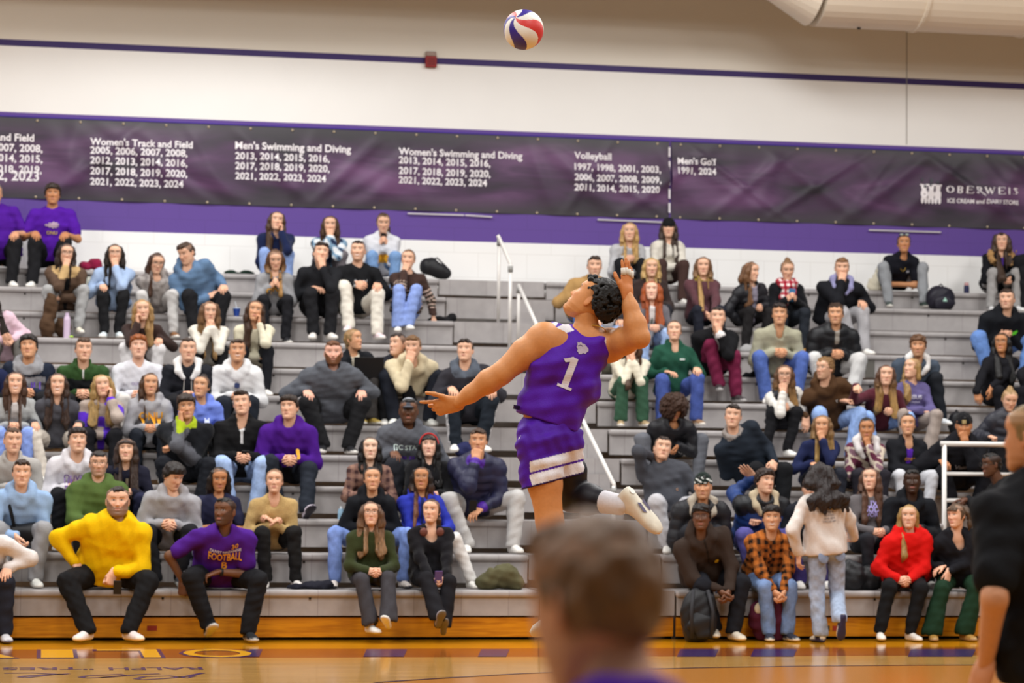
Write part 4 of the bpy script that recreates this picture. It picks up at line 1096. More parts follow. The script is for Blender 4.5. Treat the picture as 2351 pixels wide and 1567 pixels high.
    for sg in (-1, 1):
        sh = shR if sg < 0 else shL
        def sd(a, b_):
            d_ = b_-a; t_ = np.clip(((v_-a) @ d_)/(d_ @ d_), 0, 1); return np.linalg.norm(v_-a-t_[:, None]*d_, axis=1), t_
        d1, t1 = sd(sh, el[sg]); d2, t2 = sd(el[sg], wr[sg]); ds[sg] = (np.minimum(d1, d2), np.where(d1 < d2, t1*.5, .5+t2*.5))
    dsl = np.minimum(ds[-1][0], ds[1][0]); ta = np.where(ds[-1][0] < ds[1][0], ds[-1][1], ds[1][1])
    slv = (dsl < ra*1.35) & ((np.abs(tx) > sw*.86) | (ta > .35))
    if typ in ('puffer', 'vest') or opt.get('quilt'):
        per = .085 if typ != 'vest' else .07
        ph = np.where(slv, ta*.53/per, tz*Lt/per); n_ = np.zeros_like(v_)
        # outward from the nearest axis
        ax_ = P0+np.clip(tz, 0, 1)[:, None]*spine*Lt; n_ = v_-ax_; n_ /= np.linalg.norm(n_, axis=1)[:, None]+1e-6
        v_ = v_+n_*(.010*(np.abs(np.sin(math.pi*ph))-.6))[:, None]
    c0 = np.array(C(top[1])); kc = np.tile(c0, (len(v_), 1)); front = tf > 0
    if opt.get('sleeve'): kc[slv] = C(opt['sleeve'])
    if opt.get('fore'): kc[slv & (ta > .45)] = C(opt['fore'])
    if opt.get('cuff'): kc[slv & (ta > .93)] = C(opt['cuff'])
    if opt.get('yoke'): kc[(tz > .80) & ~slv | (slv & (ta < .16))] = C(opt['yoke'])
    if opt.get('low'): kc[(tz < opt.get('lowz', .28)) & ~slv] = C(opt['low'])
    if opt.get('collar'): kc[(tz > .965) & (np.abs(tx) < .10)] = C(opt['collar'])
    if opt.get('inner'):
        iw = opt.get('iw', .05); fan = np.clip((tz-opt.get('iz', .0))/1.0, 0, 1)
        m = front & ~slv & (np.abs(tx) < iw*(.35+fan*opt.get('fan', 1.0))) & (tz > opt.get('iz', .0)) & (tf > .03); kc[m] = C(opt['inner'])
    pat = opt.get('pat')
    if pat == 'plaid':
        a_, b_ = np.sin(tx*2*math.pi/.075), np.sin(np.where(slv, ta*.53, tz*Lt)*2*math.pi/.075)
        dk = (a_ > .1).astype(float)+(b_ > .1); c2 = np.array(C(opt['c2'])); kc = np.where(dk[:, None] >= 2, c2*.6, np.where(dk[:, None] == 1, (c0+c2)*.5, kc))
    elif pat == 'stripes':
        y = np.where(slv, ta*.53+.05, (1-tz)*Lt); m = (y > opt.get('y0', .17)) & (y < opt.get('y1', .42)); w_ = (y % .046)
        kc[m & (w_ < .012)] = C(opt['c2']); kc[m & (w_ > .016) & (w_ < .026)] = C(opt.get('c3', '2c3326'))
    elif pat == 'patch':
        r = random.Random(seed); ns = np.sin(v_ @ np.array([31, 17, 43])+1.7)+np.sin(v_ @ np.array([-23, 37, 19])); kc[ns > .25] = C(opt['c2'])
        if opt.get('c3'): kc[ns < -1.0] = C(opt['c3'])
    elif pat == 'camo':
        ns = np.sin(v_ @ np.array([61, 27, 73])+1.7)+np.sin(v_ @ np.array([-53, 47, 39])); kc[ns > .5] = C(opt['c2'])
    elif pat == 'blocks':
        kc[slv & (ta > .12) & (ta < .5)] = C(opt['c2']); kc[~slv & front & (np.abs(tx) < .035) & (tz < .75)] = C(opt['c2']); kc[slv & (ta > .93)] = C(opt['c2'])
    if opt.get('hoodc'):
        dn = v_-neck; m = (np.linalg.norm(dn, axis=1) < .165*s) & ((dn @ spine) > -.075) & (np.abs(tx) < .15); kc[m] = C(opt['hoodc'])
    if opt.get('furl'): pass
    mt = {'fleece': FLEECE, 'knit': FLEECE, 'puffer': NYLON, 'coat': CLOTH, 'vest': NYLON, 'cardigan': FLEECE}.get(typ, CLOTH)()
    tops = link(opt.get('name', TOPN[typ]), mesh_data(TOPN[typ], v_-base, q_, mt, True, kc), root)
    info = dict(root=root, base=base, hp=hp, hs=hs, R=R, hc=hc, xl=xl, fw=fw, spine=spine, P0=P0, Lt=Lt, neck=neck, shL=shL, shR=shR, chest=chest, el=el, wr=wr, kn=kn, an=an, f=f, x=x, v=v_, q=q_, s=s, chestw=cw, legs=legs, tops=tops)
    tree = None
    def decal(v2, fcs, cx_, tz_, w_, hx, name='shirt_print', axis=None, off=.009, back=False, hh=None, rot=0.0):
        nonlocal tree
        if tree is None: tree = BVHTree.FromPolygons(v_.tolist(), q_.tolist())
        d2 = fit(v2, w_, hh); d2 = d2-d2.max(0)*.5
        if rot: ca, sa = math.cos(rot), math.sin(rot); d2 = np.stack([d2[:, 0]*ca-d2[:, 1]*sa, d2[:, 0]*sa+d2[:, 1]*ca, d2[:, 2]], 1)
        dr = -fw if not back else fw; out_ = []
        for p in d2:
            sgn = 1 if not back else -1
            o_ = P0+spine*(Lt*tz_+p[1])+xl*(cx_+p[0]*sgn)-dr*.6
            h_, nn_, i_, dd_ = tree.ray_cast(Vector(o_), Vector(dr), 1.2)
            out_.append((np.array(h_) if h_ is not None else o_+dr*.45)-dr*off-base)
        return link(name, mesh_data(name, out_, fcs, mat('print_'+hx, hx, .6, .03), False), tops)
    info['decal'] = decal
    # ---- hair
    
    ttree = BVHTree.FromPolygons(v_.tolist(), q_.tolist())
    def proj(p_, up_=.02):
        h_, nn_, i_, dd_ = ttree.ray_cast(Vector(p_+fw*.5), Vector(-fw), 1.0)
        return np.array(h_)+fw*up_ if h_ is not None else p_
    hb = dict(proj=proj, shL=shL, shR=shR, chest=chest, neck=neck, f=fw, x=xl, hairlen=(hair[2] if len(hair) > 2 else 0.0))
    if hair[0] not in ('bald', 'none'):
        H, curl = hair_fld(hair[0], hp, R, hs, hb, seed); hv_, hq_ = H.build(.0075*res); hv_ = smooth(hv_, hq_, 1, .4)
        hcv = np.array(C(hair[1])); kk = np.tile(hcv, (len(hv_), 1))
        if len(hair) > 3:                              # lighter ends
            tt = np.clip((hp(0, 0, -.04)[2]-hv_[:, 2])/.22, 0, 1)[:, None]; kk = kk*(1-tt)+np.array(C(hair[3]))*tt
        link('hair', mesh_data('hair', hv_-base, hq_, CURL() if curl else HAIR(), True, kk), root)
    for tx_ in opt.get('text', ()):
        body_, hx, cx_, tz_, w_, *hh = tx_
        v2, fcs = text2d(body_, 1.0, .02); decal(v2, fcs, cx_, tz_, w_, hx, 'lettering', hh=hh[0] if hh else None)
    for e in extra: e(info)
    return info
# ================================================================ accessories
def x_glasses(hx='1c1a1a', p=2.6): return lambda i: add_glasses(i['root'], i['base'], i['hp'], i['hs'], hx, p)
def fobj(name, fl, h, hx, i, m=None, cols=None):
    v, q = fl.build(h); v = smooth(v, q, 1, .4)
    kc = np.tile(np.array(C(hx)), (len(v), 1)) if cols is None else cols(v)
    return link(name, mesh_data(name, v-i['base'], q, m or CLOTH(), True, kc), i['root'])
def x_cap(hx='8d9096', mesh_hx='cfd0d0', brim_hx='4a4d55', back=False):
    def g(i):
        hp, Rt = i['hp'], i['R'].T; sg = 1 if back else -1
        fl = Fld(); fl.ell(hp(0, .012, .045), (.086, .110, .095), Rt, .01)
        c0 = hp(0, 0, 0); n = i['R'][:, 2]
        fl.cut(lambda x, y, z: np.float32(.022)-((x-np.float32(c0[0]))*np.float32(n[0])+(y-np.float32(c0[1]))*np.float32(n[1])+(z-np.float32(c0[2]))*np.float32(n[2])))
        fl.ell(hp(0, sg*.115+.005, .040), (.062, .062, .010), Rt, .008)
        def cols(v):
            L_ = (v-c0) @ i['R']; k = np.tile(np.array(C(hx)), (len(v), 1)); k[L_[:, 1]*sg < -.02*1] = C(mesh_hx); k[L_[:, 1]*sg > .075] = C(brim_hx); return k
        fobj('cap', fl, .007, hx, i, cols=cols)
    return g
def x_beanie(hx='17171b', fold=None, patch=None, pat=None):
    def g(i):
        hp, Rt = i['hp'], i['R'].T; c0 = hp(0, 0, 0); n = i['R'][:, 2]
        fl = Fld(); fl.ell(hp(0, .012, .050), (.087, .108, .098), Rt, .01)
        fl.cut(lambda x, y, z: np.float32(.030)-((x-np.float32(c0[0]))*np.float32(n[0])+(y-np.float32(c0[1]))*np.float32(n[1])+(z-np.float32(c0[2]))*np.float32(n[2])))
        fl.noise(.002, 130, 5)
        def cols(v):
            L_ = (v-c0) @ i['R']; k = np.tile(np.array(C(hx)), (len(v), 1))
            if pat: m = np.sin(L_[:, 0]*120+np.sin(L_[:, 2]*90)*2)+np.sin(L_[:, 2]*150+L_[:, 0]*60) > .55; k[m & (L_[:, 2] < .10)] = C(pat)
            if patch: k[(np.abs(L_[:, 0]) < .020) & (np.abs(L_[:, 2]-.058) < .020) & (L_[:, 1] < 0)] = C(patch)
            return k
        fobj('beanie', fl, .006, hx, i, FLEECE(), cols)
    return g
def x_headband(hx='b01818', r=.008, zz=.085, name='headband'):
    def g(i):
        hp = i['hp']; mb = MB()
        mb.tube([hp(.092*math.cos(a), -.035+.0*a, .02+.106*math.sin(a)) for a in np.linspace(-.1, math.pi+.1, 22)], r, 8, True)
        rel(mb, i['base']).build(name, mat(name+hx, hx, .6), i['root'], smooth=True)
    return g
def x_shades(i):
    hp = i['hp']; mb = MB(); X = nrm(hp(1, 0, 0)-hp(0, 0, 0)); Z = nrm(hp(0, -.4, 1)-hp(0, 0, 0))
    for sg in (-1, 1):
        mb.tube(ring(hp(sg*.034, -.078, .112), X, Z, .026, .018, 18), .003, 6, False); mb.tube([hp(sg*.06, -.075, .112), hp(sg*.088, .0, .06)], .002, 6)
    mb.tube([hp(-.01, -.082, .116), hp(.01, -.082, .116)], .002, 6)
    rel(mb, i['base']).build('sunglasses', mat('sunglass_frame', '1a1a1c', .15, spec=.8), i['root'], smooth=True)
    for sg in (-1, 1):
        fl = Fld(); fl.ell(hp(sg*.034, -.079, .112), (.024, .004, .017), i['R'].T, .002); fobj('sunglass_lens', fl, .004, '8f9a96', i, NYLON())
def x_headphones(i):
    nk, xl, fw, sp = i['neck'], i['xl'], i['fw'], i['spine']; mb = MB()
    mb.tube([nk+xl*.095*math.cos(a)-fw*.075*math.sin(a)+fw*.03+sp*(-.005) for a in np.linspace(-.2, math.pi+.2, 16)], .009, 8)
    o = rel(mb, i['base']).build('headphones', mat('headphone_brown', '6b4a42', .4), i['root'], smooth=True)
    for sg in (-1, 1):
        fl = Fld(); c = nk+xl*sg*.075+fw*.085-sp*.035; fl.ell(c, (.038, .022, .042), np.stack([xl, fw, sp]), .01); fobj('ear_cup', fl, .007, '6b4038', i, NYLON())
def x_scarf(i):
    nk, xl, fw, sp = i['neck'], i['xl'], i['fw'], i['spine']; fl = Fld()
    pts = [nk+xl*.085*math.cos(a)-fw*.08*math.sin(a)+fw*.01+sp*(-.01+.012*math.sin(3*a)) for a in np.linspace(-1.2, math.pi+1.2, 12)]
    fl.chain(pts, [.045]*12, k=.02)
    fl.chain([nk+fw*.09-xl*.03-sp*.03, nk+fw*.13-xl*.06-sp*.16, nk+fw*.14-xl*.02-sp*.24], [.05, .055, .02], k=.03).chain([nk+fw*.09+xl*.03-sp*.03, nk+fw*.13+xl*.05-sp*.14], [.05, .04], k=.03)
    fl.noise(.005, 60, 4)
    def cols(v):
        a, b_ = np.sin((v @ xl)*95), np.sin(v[:, 2]*95); k = np.tile(np.array(C('e8dedb')), (len(v), 1)); n = (a > .1).astype(int)+(b_ > .1); k[n == 1] = C('b03a48'); k[n == 2] = C('8a1428'); return k
    fobj('scarf', fl, .009, 'b03a48', i, FLEECE(), cols)
def x_fur(hx='b08a5a'):
    def g(i):
        nk, xl, fw, sp = i['neck'], i['xl'], i['fw'], i['spine']; fl = Fld(); r = random.Random(3)
        pts = [nk+xl*.15*math.cos(a)-fw*.09*math.sin(a)+fw*.05+sp*(-.03+.05*math.sin(a)) for a in np.linspace(-.6, math.pi+.6, 14)]
        fl.chain(pts, [.035]*14, k=.015)
        for p in pts:
            for _ in range(7): fl.ell(p+np.array([r.gauss(0, .025) for _ in range(3)]), (.014,)*3, None, .008)
        fl.noise(.006, 220, 2); fobj('fur_trim', fl, .008, hx, i, FLEECE())
    return g
def x_inside(hx, wdt=.055, top=.02):      # lining of an open hood, lying round the neck
    def g(i):
        nk, xl, fw, sp = i['neck'], i['xl'], i['fw'], i['spine']; fl = Fld()
        pts = [nk+xl*sg*a*1.0+fw*f_+sp*z_ for sg, a, f_, z_ in ((-1, .045, .135, -.085), (-1, .095, .095, -.03), (-1, .105, -.005, .03), (0, 0, -.09, .055), (1, .105, -.005, .03), (1, .095, .095, -.03), (1, .045, .135, -.085))]
        fl.chain(pts, [.026, .034, .04, .042, .04, .034, .026], k=.02).noise(.003, 60, 3)
        fobj('hood', fl, .010, hx, i)
    return g
def x_strings(hx='d8d4cc', ln=.16):
    def g(i):
        mb = MB(); nk, xl, fw, sp = i['neck'], i['xl'], i['fw'], i['spine']
        for sg in (-1, 1): mb.tube([nk+xl*sg*.035+fw*.125-sp*.07, nk+xl*sg*.04+fw*.155-sp*(.07+ln)], .0045, 6)
        rel(mb, i['base']).build('drawstring', mat('drawstring', hx, .7), i['root'])
    return g
def x_chain(hx='c9a24a', r=.0028, drop=.10):
    def g(i):
        nk, xl, fw, sp = i['neck'], i['xl'], i['fw'], i['spine']; mb = MB()
        mb.tube([nk+xl*.062*math.cos(a)+fw*(.035+.11*math.sin(a)**2)*(1 if math.sin(a) > 0 else .2)-sp*(.01+drop*max(0, math.sin(a))**1.5) for a in np.linspace(-.2, math.pi+.2, 22)], r, 6)
        rel(mb, i['base']).build('necklace', mat('necklace'+hx, hx, .3, metal=.8), i['root'], smooth=True)
    return g
def x_band(sg, hx, at=.02, r=.033, name='bracelet', w_=.012):
    def g(i):
        a, b_ = i['wr'][sg], i['el'][sg]; d = nrm(b_-a); c = a+d*at; mb = MB(); mb.tube([c-d*w_/2, c+d*w_/2], r, 14); rel(mb, i['base']).build(name, mat(name+hx, hx, .5), i['root'], smooth=True)
    return g
def x_patch(hx, cx_, tz, w_, h_, name='badge', rot=0.0):
    def g(i):
        n = 14; v = np.array([(w_/2*math.copysign(abs(math.cos(a))**.6, math.cos(a)), h_/2*math.copysign(abs(math.sin(a))**.6, math.sin(a)), 0) for a in np.linspace(0, 2*math.pi, n, endpoint=False)])
        v = np.concatenate([v, [[0, 0, 0]]]); f = [(k, (k+1) % n, n) for k in range(n)]
        i['decal'](v, f, cx_, tz, w_, hx, name, hh=h_, rot=rot)
    return g
def held(name, label, cat, size, hx, up=(0, .35, 1), off=(0, .02, .05), at=None, group=None, screen=None):
    """a small thing held in the hands: an object of its own"""
    def g(i):
        c = (i['wr'][-1]+i['wr'][1])/2 if at is None else i['wr'][at]
        xl, fw = i['xl'], nrm(i['f']); c = c+xl*off[0]+fw*off[1]+UP*off[2]
        a = xl; u = nrm(fw*up[1]+UP*up[2]+xl*up[0]); a = nrm(a-u*(a @ u)); n = np.cross(a, u)
        mb = MB(); mb.box(V3(0, 0, 0), a*size[0]/2, u*size[1]/2, n*size[2]/2)
        o = mb.build(name, mat(name+hx, hx, .3, .02), None, c, bevel=min(size)*.3); tag(o, label, cat, group)
    return g
LION = [(0, .5), (.10, .66), (.22, .60), (.30, .82), (.46, .78), (.60, .98), (.70, .84), (.88, .90), (.84, .74), (1.0, .70), (.90, .58), (.98, .46), (.84, .44), (.96, .26), (.78, .30), (.82, .10), (.66, .24), (.56, .06), (.46, .26), (.26, .2), (.30, .36), (.10, .36)]
def x_lion(hx, cx_, tz, w_, h_):
    def g(i):
        v = np.array([(x, z, 0) for x, z in LION]+[(.55, .52, 0)]); n = len(LION); i['decal'](v, [(k, n, (k+1) % n) for k in range(n)], cx_, tz, w_, hx, 'lion_print', hh=h_)
    return g
def x_sling(i):
    xl, fw, sp = i['xl'], i['fw'], i['spine']; e, w_ = i['el'][1], i['wr'][1]; fl = Fld()
    fl.cone(e, w_, .082, .07, k=.03, n=UP, e=1.15); fl.noise(.004, 40, 2); fobj('arm_sling', fl, .011, '17171a', i, NYLON())
    mb = MB(); mb.tube([w_+UP*.05+fw*.04, i['neck']-xl*.10+fw*.11-sp*.10, i['neck']-xl*.075+fw*.03+sp*.0, i['neck']-fw*.06+sp*.02], .016, 8); rel(mb, i['base']).build('sling_strap', mat('sling_strap', '17171a', .7), i['root'], smooth=True)
def x_boot(i):
    k, a = i['kn'][1], i['an'][1]; fl = Fld(); d = nrm(a-k)
    fl.cone(k+d*.12, a, .072, .066, k=.02).cone(a-UP*.02+i['f']*-.03, a+i['f']*.14-UP*.05, .055, .045, k=.03)
    def cols(v):
        t = (v-k) @ d; kk = np.tile(np.array(C('a9adb0')), (len(v), 1)); kk[(np.sin(t*60) > .55)] = C('3b3e46'); return kk
    fobj('medical_boot', fl, .010, 'a9adb0', i, NYLON(), cols)
def x_plate(name, hx, pts, r):              # simple blended strip, e.g. coat tails
    def g(i): fl = Fld(); P_ = pts(i); fl.chain(P_, [r]*len(P_), k=.03).noise(.005, 40, 6); fobj(name, fl, .012, hx, i)
    return g
LT, MD, TN, DK, VD = 'dcae92', 'cf9c78', 'b98158', '6a4630', '3d281d'
BK, DB_, BR, LB, BL, DBL, RD = '15110f', '2d2018', '46301f', '6a4c34', 'b8945c', '8a6c45', '8f421a'
P = person
BLK, NVY, GRY = '1b1b1e', '20233a', 'a5a3a3'
g_ = x_glasses
# ================================================================ the crowd, bench by bench from the top
# ---- twelfth (top) bench
P('person in purple tee and dark sleeves cut by the left picture edge, top bench', 11, (-12, 446), ('tee', '4a168c'), BLK, MD, ('short', '777068'), hip=8, b=1.15, L='k', Rr='k')
P('person in purple ONU lion tee sitting tall on the top bench, hand on knee', 11, (121, 447), ('tee', '4d1695', dict(text=(('ONU', 'c9a83a', 0, .53, .12),))), BLK, TN, ('mop', '2b1d12'), L='k', Rr='k', b=1.08, s=1.05,
  extra=(x_lion('a58ea0', .0, .68, .17, .085),), feet=((75, 645), None))
P('woman in navy fleece resting chin on fist, top bench beneath the swimming titles', 11, (635, 508), ('fleece', '1c2547'), ('7f95c4', 'denim'), LT, ('long', BR), 'f', Rr='x', L='h', look=(8, 4, 6), b=1.05)
P('woman in blue and white patterned sweater, hands at her mouth, top bench', 11, (758, 518), ('knit', '7f9fb8', dict(pat='patch', c2='dfe3e6', c3='24324f', inner='1f2b4c', iw=.04)), '6a6468', LT, ('long', BR), 'f', L='m', Rr='m', look=(0, -2, 0))
P('woman in white sweatshirt with gold print looking down at her hands, top bench', 11, (880, 512), ('sweat', 'cfd0d6', dict(text=(('ONU', '8a5a30', 0, .57, .13),))), ('6d8cb5', 'denim'), LT, ('sidepony', BR), 'f', b=1.08, L='p', Rr='p', look=(4, -16, 0),
  extra=(x_patch('d19a2a', 0, .50, .20, .12, 'gold_print'), held('phone', 'small dark phone held by the woman in white sweatshirt on the top bench', 'phone', (.07, .14, .009), '17171a')))
P('woman with long blonde hair and grey ONU sweatshirt, top bench right of the aisle', 11, (1445, 533), ('sweat', 'b3b3b6', dict(text=(('ONU', 'd99a26', 0, .67, .24),))), BLK, LT, ('long', BL), 'f', L='x', Rr='l')
P('woman in cream sweater and backward black cap hugging her knees, top bench', 11, (1535, 525), ('sweat', 'd8d2c6'), '43302c', LT, ('long', '3a2a22'), 'f', L='x', Rr='x', extra=(x_cap('17171a', '17171a', '17171a', True),))
P('person in black polo with sunglasses on head, arms crossed, top bench', 11, (2075, 560), ('polo', '16171f', dict(text=(('M', 'b9b9c0', .07, .73, .03),))), '8d9094', TN, ('back', '17110e'), 'f', s=1.0, b=1.05, L='x', Rr='x', knee=.19, look=(6, 2, 0), shoes='3c4a44', feet=((2040, 690), (2120, 690)), extra=(x_shades, x_chain()))
P('woman in black parka with tan fur hood and long brown curls, top bench', 11, (2300, 555), ('coat', '15161b', dict(inner='4a2c86', iw=.02, iz=.7, fan=.6)), '9a9897', LT, ('longwavy', '3c2a1e'), 'f', L='d', Rr='d', knee=.12, feet=((2275, 700), (2335, 700)), extra=(x_fur(),), shoes='e6e6e6')
P('person in black cut by the right picture edge, top bench', 11, (2378, 560), ('jacket', '1a1a1e'), BLK, LT, ('short', BR), L='l', Rr='l')
# ---- tenth bench
P('woman in brown jacket with tan sherpa collar and glasses, hand over mouth', 9, (152, 583), ('jacket', '574437', dict(inner='17171a', iw=.045, collar='b89a6c', hoodc='b89a6c')), '9d9d9d', LT, ('long', '2d1f1a'), 'f', b=1.08, Rr='m', L='x', knee=.17, foot=.13, feet=((122, 748), (180, 748)), shoes='dcd6c4', extra=(g_(),), look=(8, -6, 3))
P('woman in light blue sweater with curly dark hair and glasses, fist at mouth', 9, (264, 584), ('sweat', '9db2d2'), '1a1a1c', LT, ('longcurly', '221813'), 'f', b=1.08, L='m', Rr='k', extra=(g_(),), shoes='d5dfe2', feet=((240, 758), (272, 758)))
P('woman in grey camouflage hoodie with glasses reading her phone', 9, (360, 604), ('hoodie', '9c9693', dict(pat='camo', c2='857e7c')), 'b9b6b4', LT, ('oneside', '40291d'), 'f', L='p', Rr='p', look=(12, -18, 4), feet=((325, 760), (398, 758)), shoes='7a512f', extra=(g_(),
  held('phone', 'black phone held by the woman in grey camouflage hoodie', 'phone', (.07, .14, .009), '17171a')))
P('man in slate blue hoodie leaning over to look at the phone beside him', 9, (428, 582), ('hoodie', '5c7797'), BLK, LT, ('short', '3d2a1c'), hip=470, look=(-42, -22, -4), Rr='x', L='k', knee=.17, b=1.05)
P('woman with long brown hair and grey ON sweatshirt looking down at her phone', 9, (632, 596), ('sweat', '8d8d90', dict(text=(('ON', 'd49a24', -.03, .69, .14),))), '1b1b1f', LT, ('long', '5a3d28', .06, 'a67c46'), 'f', L='p', Rr='p', look=(6, -22, -3), extra=(held('phone', 'phone held by the woman in grey ON sweatshirt', 'phone', (.14, .07, .009), '2a2a30'),), shoes='26262a')
P('man in black quarter zip with dark swept hair, fingers at his chin', 9, (737, 582), ('zip', '1c1d21'), BLK, LT, ('part', '2b1d16'), L='c', Rr='t', look=(10, 8, 6), shoes='d9d2cc', feet=((720, 762), (757, 762)))
P('man in black crew sweatshirt grinning, hands clasped on cream trousers', 9, (822, 577), ('sweat', '17181b', dict(text=(('KNUV', 'c9c9cb', .02, .69, .17),))), 'dcd6ca', LT, ('crew', '2b1d16'), L='k', Rr='l', knee=.15, face=dict(smile=1.2, teeth=1, stubble=.35), shoes='d8c3c6', feet=((800, 745), (866, 762)), look=(-6, 4, 0))
P('woman in brown jumper with cream stripes and wide blue jeans, fist at mouth', 9, (937, 596), ('knit', '41302b', dict(pat='stripes', c2='d6bcae')), ('7c90c6', 'denim'), LT, ('back', '5d432c'), 'f', Rr='m', L=(996, 735, .1, 'relax', .1, .1, -.9), look=(-8, 0, 4), flare=.085, feet=((915, 745), (935, 740)), knee=.12)
P('man in tan corduroy jacket behind the player, right of the aisle', 9, (1365, 612), ('jacket', 'a88554', dict(inner='b9a878', iw=.03)), ('4f6aa3', 'denim'), LT, ('short', '33241a'), hip=1340, look=(5, -2, 0), L='k', Rr='k', face=dict(stubble=.3))
P('woman with shoulder length blonde hair and dark brown fleece', 9, (1495, 614), ('fleece', '362b29'), '2a2a30', LT, ('long', 'b8975f'), 'f', look=(10, -4, 0), L='l', Rr='l')
P('woman in maroon jacket with very long brown hair, hands between her knees', 9, (1614, 612), ('fleece', '5a3a40', dict(collar='a08a3a')), '20222c', LT, ('long', '6b4c33', .10, 'a5824e'), 'f', L='d', Rr='d', look=(4, -2, 0))
P('woman in black puffer turned to her right hand neighbour, long brown hair', 9, (1725, 624), ('puffer', '1e1e23', dict(inner='8a8494', iw=.03)), '1f1d1e', LT, ('oneside', '6b4a30'), 'f', look=(55, -6, 0), yaw=18, L='l', Rr='z')
P('woman with hair bun and red white checked scarf looking at a blue phone', 9, (1808, 620), ('cardigan', '17181c'), '23272e', LT, ('bun', '7a5a3c'), 'f', look=(10, -18, 0), L='p', Rr='p', extra=(x_scarf, held('phone', 'bright blue phone held by the woman with the checked scarf', 'phone', (.075, .15, .01), '4a86b8')), shoes='a87838')
P('man in black parka with lilac hood lining, fist at his mouth', 9, (1933, 616), ('coat', '17181d'), 'a9a7aa', LT, ('short', '7a5637'), L='k', Rr='m', look=(3, -6, 0), knee=.14, b=1.1, extra=(x_inside('8e8db4'),), feet=((1958, 800), (1985, 800)))
# ---- ninth bench
P('woman with long ginger hair and grey cardigan over white top', 8, (1496, 668), ('cardigan', '6f6c72', dict(inner='dcd9d9', iw=.06, fan=.2)), ('93a9cf', 'denim'), 'e3b79f', ('longwavy', '9a4a1e'), 'f', L='l', Rr='l', look=(0, 6, 0), face=dict(smile=.6), extra=(x_patch('2f5a3c', 0, .62, .012, .10, 'zip_pull'),))
P('person mostly hidden behind the jumping player in jeans and dark jacket', 8, (1398, 678), ('jacket', '34353b', dict(inner='dcdcdc', iw=.06)), ('93a9cf', 'denim'), LT, ('short', BR), L='k', Rr='k')
P('man in black jacket with lime green tag beside the right picture edge', 8, (2312, 688), ('zip', '17191e', dict(hood=1)), ('5f7fb8', 'denim'), LT, ('short', '38271c'), b=1.18, s=1.08, L='l', Rr='l', knee=.26, foot=.2, face=dict(stubble=.35, wide=1.05), extra=(x_patch('5fd02a', .10, .72, .10, .035, 'tag', .12),), look=(-10, 4, 0))
# ---- eighth bench
P('person in pale pink sweater leaning forward, cut by the left picture edge', 7, (-22, 700), ('sweat', 'd5b7c4'), '6f6c68', LT, ('long', '221712'), 'f', hip=20, L='l', Rr='l', b=1.15)
P('woman with blonde hair and dark brown knit jumper, cheek on fist', 7, (327, 712), ('knit', '362724'), 'd0cccc', LT, ('half', '9c7a4c'), 'f', Rr='h', L='k', look=(4, 0, -4), knee=.17, shoes='2a2022')
P('woman with long wavy hair and cream sweater, both hands under her chin', 7, (481, 716), ('sweat', 'd6d0c4'), '1a1a1d', LT, ('longwavy', '6a4c34', .02, '8f6f46'), 'f', L='c', Rr='c', look=(10, -4, 0))
P('woman with straight brown hair and ivory sweater, cheek resting on hand', 7, (586, 714), ('sweat', 'd3ccb4'), '1a1b20', MD, ('long', '3f2a1d', .06), 'f', L='h', Rr='x', look=(0, 2, 8))
P('man in black wool coat and wine red trousers, hand at chin', 7, (1648, 730), ('coat', '141417', dict(inner='cfcccb', iw=.035, fan=.4, cuff='d9d6d6')), '6a1e3c', LT, ('crew', '1f1713'), L='c', Rr='t', s=1.03, look=(0, 4, 0), knee=.12, shoes=('3a3536', 'b9b6b4'), feet=((1650, 880), (1690, 905)))
P('man in sage green jumper and blue jeans, forearms on his thighs', 7, (1790, 722), ('knit', 'a3a18c', dict(neck=.03)), ('4a5f9e', 'denim'), MD, ('part', '241914'), L='l', Rr='l', knee=.20, foot=.17, s=1.05, b=1.05, look=(-2, 0, 0))
P('man in black puffer over grey top and pale grey trousers', 7, (1919, 722), ('puffer', '16171b', dict(inner='8f8a82', iw=.022, fan=.8)), 'c9c8c7', MD, ('curly', '3a281b'), L='l', Rr='l', knee=.22, foot=.15, s=1.06, b=1.12, look=(-4, 0, 0), face=dict(stubble=.25))
# ---- seventh bench
P('woman with fair hair in profile behind an open laptop, black jacket over cream fleece', 6, (812, 780), ('jacket', '1b1d22', dict(inner='d8d0bb', iw=.075, fan=.2)), '3f3c3b', MD, ('pony', '8c6e45'), 'f', look=(58, 6, 0), yaw=12, L='l', Rr='l', shoes='b59a4a', feet=((832, 955), (853, 955)))
P('man in dark jacket in profile behind the man in cream hoodie', 6, (914, 792), ('jacket', '22232b'), BLK, LT, ('crew', '2d2019'), look=(-48, 6, 0), L='l', Rr='l', v0=.30)
P('man in cream hoodie leaning forward with fist at his mouth', 6, (948, 797), ('hoodie', 'c9bb9c'), '1f222b', LT, ('short', '6e4e2c'), L=(905, 860, .34, 'relax', -.6, .4, -.5), Rr='m', knee=.2, foot=.17, look=(-14, -4, 0), face=dict(stubble=.45, smile=.6), s=1.08, shoes='e4e4de', b=1.05, feet=((905, 960), (985, 960)))
P('woman in cream sweater and dark green trousers half hidden by the raised elbow', 6, (1450, 790), ('sweat', 'd8d1bd'), '33523f', LT, ('long', '4a3426'), 'f', L='c', Rr='c', look=(0, -6, 0), flare=.075, knee=.10, foot=.1, feet=((1425, 960), (1475, 960)), shoes='a08a68')
